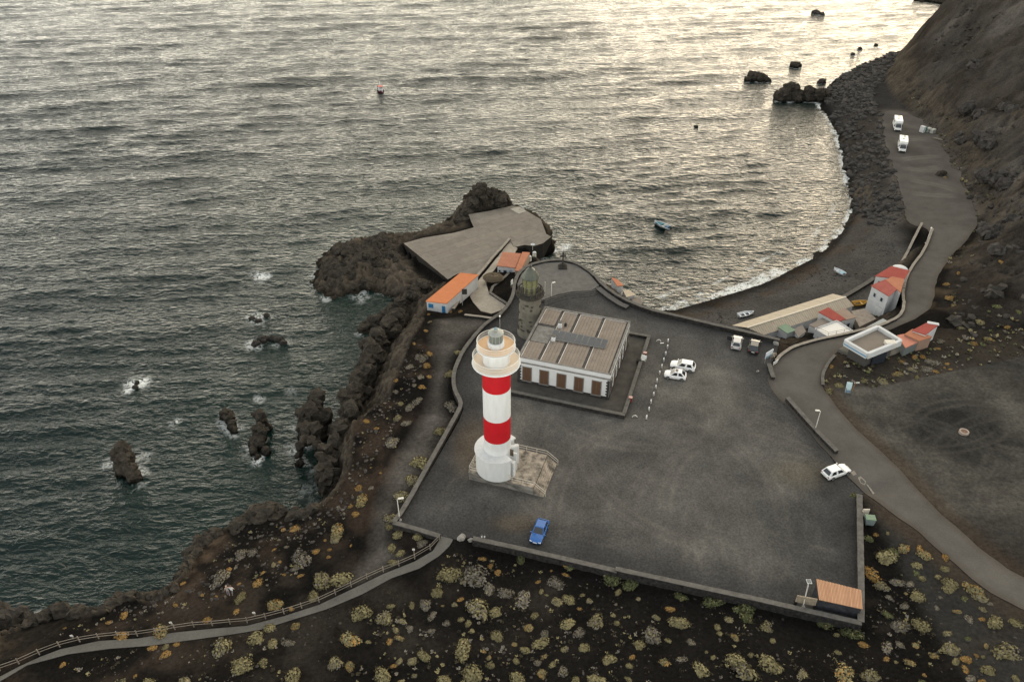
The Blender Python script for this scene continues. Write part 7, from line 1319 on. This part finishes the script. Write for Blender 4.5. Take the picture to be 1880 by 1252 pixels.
Q2 = [(35,940,70,'g'),(80,1005,35,'o'),(60,1048,40,'m'),(120,1070,36,'g'),(100,1105,60,'o'),(50,1130,40,'o'),(15,1225,60,'o'),(110,1215,45,'m'),(190,1210,55,'g'),(235,1240,40,'o'),(310,1240,60,'o'),(268,1120,50,'o'),(200,1030,60,'o'),(248,1068,45,'g'),(165,950,45,'o'),(210,945,50,'o'),(165,882,55,'g'),(310,1015,65,'o'),(283,948,26,'o'),(95,882,24,'y'),(195,855,26,'y'),(200,815,30,'y'),(355,1160,52,'o'),(440,1158,26,'y'),(430,1240,30,'o'),(470,1108,45,'o'),(515,1072,80,'g'),(572,1097,28,'o'),(560,1175,48,'m'),(620,1167,42,'g'),(690,1195,65,'o'),(660,1103,38,'g'),(620,1025,70,'o'),(795,1018,36,'o'),(755,1048,30,'o'),(820,1085,36,'m'),(765,1070,24,'o'),(830,1165,70,'o'),(870,1210,75,'o'),(945,1180,85,'o'),(1070,1222,48,'o'),(878,1147,22,'o'),(930,1045,50,'o'),(865,1010,60,'d'),(860,975,70,'d'),(730,945,70,'d'),(620,935,45,'d'),(365,862,70,'d'),(430,880,60,'d'),(215,820,40,'d'),(30,795,40,'d'),(1220,1210,85,'m'),(1315,1222,70,'o'),(1150,1030,60,'d'),(1240,1060,70,'d'),(1290,1110,36,'y'),(1380,1120,60,'g'),(1610,1122,65,'o'),(1553,1152,40,'m'),(1665,1200,32,'y'),(1745,1200,50,'o'),(1810,1130,90,'o'),(1485,1115,36,'m'),(1510,1040,70,'o'),(1430,1040,70,'g'),(1685,1025,40,'g'),(1780,1028,60,'o'),(1850,1030,50,'o'),(1495,930,58,'o'),(1610,880,60,'o'),(1600,905,45,'o'),(1700,905,70,'m'),(1720,935,50,'o'),(1590,830,36,'o'),(1500,765,36,'y'),(1440,755,50,'m'),(1520,780,50,'m'),(1380,780,80,'o'),(1400,765,50,'d'),(1380,702,22,'o'),(1338,708,26,'y'),(1302,718,40,'d'),(1320,845,75,'y'),(1360,890,50,'o'),(1420,880,50,'g'),(1725,1245,26,'y'),(1850,1235,32,'o'),(1470,1180,40,'m'),(1640,990,30,'m'),(1258,560,28,'d')]
Q3 = [(245,745,70,'y'),(450,700,40,'o'),(525,710,50,'o'),(215,1040,110,'o'),(330,975,110,'o'),(650,920,80,'o'),(870,920,130,'o'),(1070,830,130,'m'),(1235,780,100,'o'),(1450,770,140,'g'),(1300,885,80,'o'),(1270,630,80,'y'),(1370,625,80,'y'),(1120,690,80,'y'),(1530,810,80,'y'),(1680,715,60,'y'),(1720,785,50,'y'),(1500,690,150,'g'),(1640,765,40,'y'),(1560,525,60,'y'),(1600,440,100,'g'),(770,70,110,'d'),(820,110,90,'d')]
spots = [(a/2, b/2+626, w_/2, k) for a, b, w_, k in Q1]+[(a/2+940, b/2+626, w_/2, k) for a, b, w_, k in Q2]+[(a/6.714+1490, b/6.714+560, w_/6.714, k) for a, b, w_, k in Q3]+[(787,576,8,'y'),(829,570,9,'y'),(846,570,9,'y'),(790,590,8,'o'),(782,606,9,'y'),(1115,520,12,'d'),(1120,515,9,'d')]
spots += [(1745,545,16,'y'),(1738,520,12,'y'),(1752,560,14,'m'),(1760,500,10,'y'),(1790,470,14,'o'),(1775,560,12,'d'),(1800,590,18,'o'),(1830,560,16,'d'),(1850,600,14,'y'),(1815,620,16,'m'),(1765,600,14,'o'),(1860,520,14,'o'),(1840,480,12,'y'),(1735,325,9,'m'),(1870,570,12,'d'),(1790,630,14,'y'),(1755,575,10,'o')]
sr_ = np.random.default_rng(77)
def rnd_spots(poly, n, wmin, wmax, kinds):
    xs = [p[0] for p in poly]; ys_ = [p[1] for p in poly]; c = 0
    while c < n:
        a, b = sr_.uniform(min(xs), max(xs)), sr_.uniform(min(ys_), max(ys_))
        if in_poly(np.array([a]), np.array([b]), poly)[0] and all((a-s[0])**2+(b-s[1])**2 > (0.55*s[2]+6)**2 for s in spots): spots.append((a, b, sr_.uniform(wmin, wmax), kinds[sr_.integers(len(kinds))])); c += 1
rnd_spots([(900,1020),(1560,1165),(1600,1252),(700,1252),(640,1150),(780,1060)], 44, 6, 18, 'ooogymo'); rnd_spots([(1590,1000),(1690,985),(1880,1130),(1880,1252),(1600,1252)], 30, 8, 20, 'ogmydo'); rnd_spots([(420,1000),(600,950),(700,830),(770,640),(790,640),(740,790),(640,1010),(470,1100),(300,1140)], 26, 6, 12, 'yogyg')
KN = {'o': ('olive_shrub','olive'), 'g': ('grey_shrub','ash-grey'), 'y': ('golden_shrub','golden-orange'), 'm': ('flowering_shrub','olive and orange'), 'd': ('green_shrub','dark green')}
def region(px, py):
    fy = float(np.interp(px, [p[0] for p in FENCE], [p[1] for p in FENCE]))
    if px > 1728 and py < 640: return 'on the dark slope right of the road'
    if px > 1500 and py < 760: return 'on the bank by the flat white house'
    if 740 < px < 900 and py < 585 or (1100 < px < 1130 and py < 530): return 'near the ramp houses'
    if px > 1586: return 'between the car park wall and the road'
    if px < 815 and py < fy+8:
        wx = float(np.interp(py, [576,698,742,846,958], [917,832,847,790,722]))
        return 'against the curved cliff-side wall' if (py < 960 and px > wx-55) or (px > 712 and py < 1040) else 'on the western cliff top'
    if px >= 860 and py < float(np.interp(px, [868,1133,1580], [987,1047,1143]))+42: return 'at the foot of the front wall'
    return 'on the black ash below path and wall'
items = []
for px, py, w_, k in spots:
    gp = G(px, py+w_*0.18); dep = gp[1]*CT-(gp[2]-CAM_Z)*ST; r_ = w_/2/FPX*dep*1.16
    items.append((px, py, r_, k, gp))
size = lambda r_: 'large' if r_ > 1.35 else 'mid-sized' if r_ > 0.75 else 'small'
order = {}
for it in items: order.setdefault((region(it[0], it[1]), it[3], size(it[2])), []).append(it)
ORD = ['leftmost','second from left','third from left','fourth from left','fifth from left','sixth from left','seventh from left','eighth from left','ninth from left','tenth from left']
def ordn(i, n):
    if n == 1: return ''
    if i == n-1: return ', rightmost'
    if i < 10: return ', '+ORD[i]+''
    j = i+1; suf = 'th' if 10 <= j % 100 <= 20 else {1:'st',2:'nd',3:'rd'}.get(j % 10, 'th'); return ', %d%s from left' % (j, suf)
for (rg, k, sz), L_ in order.items():
    L_.sort()
    for i, (px, py, r_, _, gp) in enumerate(L_):
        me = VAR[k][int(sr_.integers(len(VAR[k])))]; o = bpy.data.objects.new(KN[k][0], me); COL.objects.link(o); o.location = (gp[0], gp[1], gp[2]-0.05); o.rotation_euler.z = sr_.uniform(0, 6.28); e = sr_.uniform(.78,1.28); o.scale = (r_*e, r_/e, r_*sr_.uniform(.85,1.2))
        tag(o, '%s %s shrub %s%s' % (sz, KN[k][1], rg, ordn(i, len(L_))), 'shrub', 'shrubs '+rg)
# tufts too small to count
def tufts(name, label, poly, n, smin, smax, mats_, keepf=None, avoid=()):
    xs = [p[0] for p in poly]; yq = [p[1] for p in poly]; X = rng.uniform(min(xs), max(xs), n*6); Y = rng.uniform(min(yq), max(yq), n*6); k = in_poly(X, Y, poly)
    for a in avoid: k &= ~in_poly(X, Y, a)
    if keepf is not None: k &= keepf(X, Y)
    X, Y = X[k][:n], Y[k][:n]; Z = H(X, Y); V, Fs, mi = [], [], []
    for i in range(X.size):
        s_ = smin+(smax-smin)*rng.random()**2; m_ = int(rng.integers(len(mats_)))
        for q in range(9):
            a = rng.uniform(0, 6.28); l_ = s_*rng.uniform(.5,1.0); w_ = s_*.22; dx, dy = math.cos(a), math.sin(a); k0 = len(V); b0 = (X[i]+dx*s_*.12, Y[i]+dy*s_*.12, Z[i]-.03); hz = s_*rng.uniform(.35,.85)
            V += [(b0[0]-dy*w_, b0[1]+dx*w_, b0[2]), (b0[0]+dy*w_, b0[1]-dx*w_, b0[2]), (b0[0]+dx*l_+dy*w_, b0[1]+dy*l_-dx*w_, b0[2]+hz), (b0[0]+dx*l_-dy*w_, b0[1]+dy*l_+dx*w_, b0[2]+hz)]; Fs.append((k0,k0+1,k0+2,k0+3)); mi.append(m_)
    me = bpy.data.meshes.new(name); me.from_pydata(V, [], Fs); me.update(); me.polygons.foreach_set('material_index', mi); return tag(obj(name, me, mats_), label, 'ground cover', None, 'stuff')
tufts('ash_tufts', 'tiny dry tufts dotted over the black ash foreground', PL([(840,1010,11.3),(1580,1170,11.3),(1620,990,12),(1880,1130,14.5),(1950,1300,15),(200,1300,12),(120,1215,10.4),(520,1145,10.8),(760,1055,11.6)]), 1100, .08, .30, [L_core, L_gr, L_core, L_ol], lambda X, Y: fbm(X*.15, Y*.15, o=3, seed=330) > -.05, (ROAD, PATH, PLAZA))
tufts('cliff_tufts', 'small dry tufts along the western cliff top', PL([(597,925,9.5),(650,800,10.5),(760,620,10.8),(785,640,11),(730,780,11),(650,930,11),(520,1080,10),(200,1160,10),(60,1175,9),(200,1130,9),(350,1080,9),(430,980,8)]), 260, .10, .30, [L_gr, L_ol, L_gr], None, (PATH,))
tufts('hill_tufts', 'sparse yellowish tufts on the dark hillside', [(78,110),(128,250),(150,300),(200,290),(190,180),(120,100)], 2600, .15, .75, [L_ol, L_gr, L_core, L_dk, L_core], lambda X, Y: fbm(X*.05, Y*.05, o=3, seed=340) > -0.1, (ROAD,))
tufts('bank_tufts', 'low dry scrub on the bank behind the flat white house', PL([(1512,705,12),(1540,645,12),(1600,668,12),(1720,625,12),(1880,600,14),(1880,655,13),(1760,680,12.5),(1600,712,12)]), 230, .12, .5, [L_ol, L_gr, L_dk, L_core, L_core], None, (ROAD,))
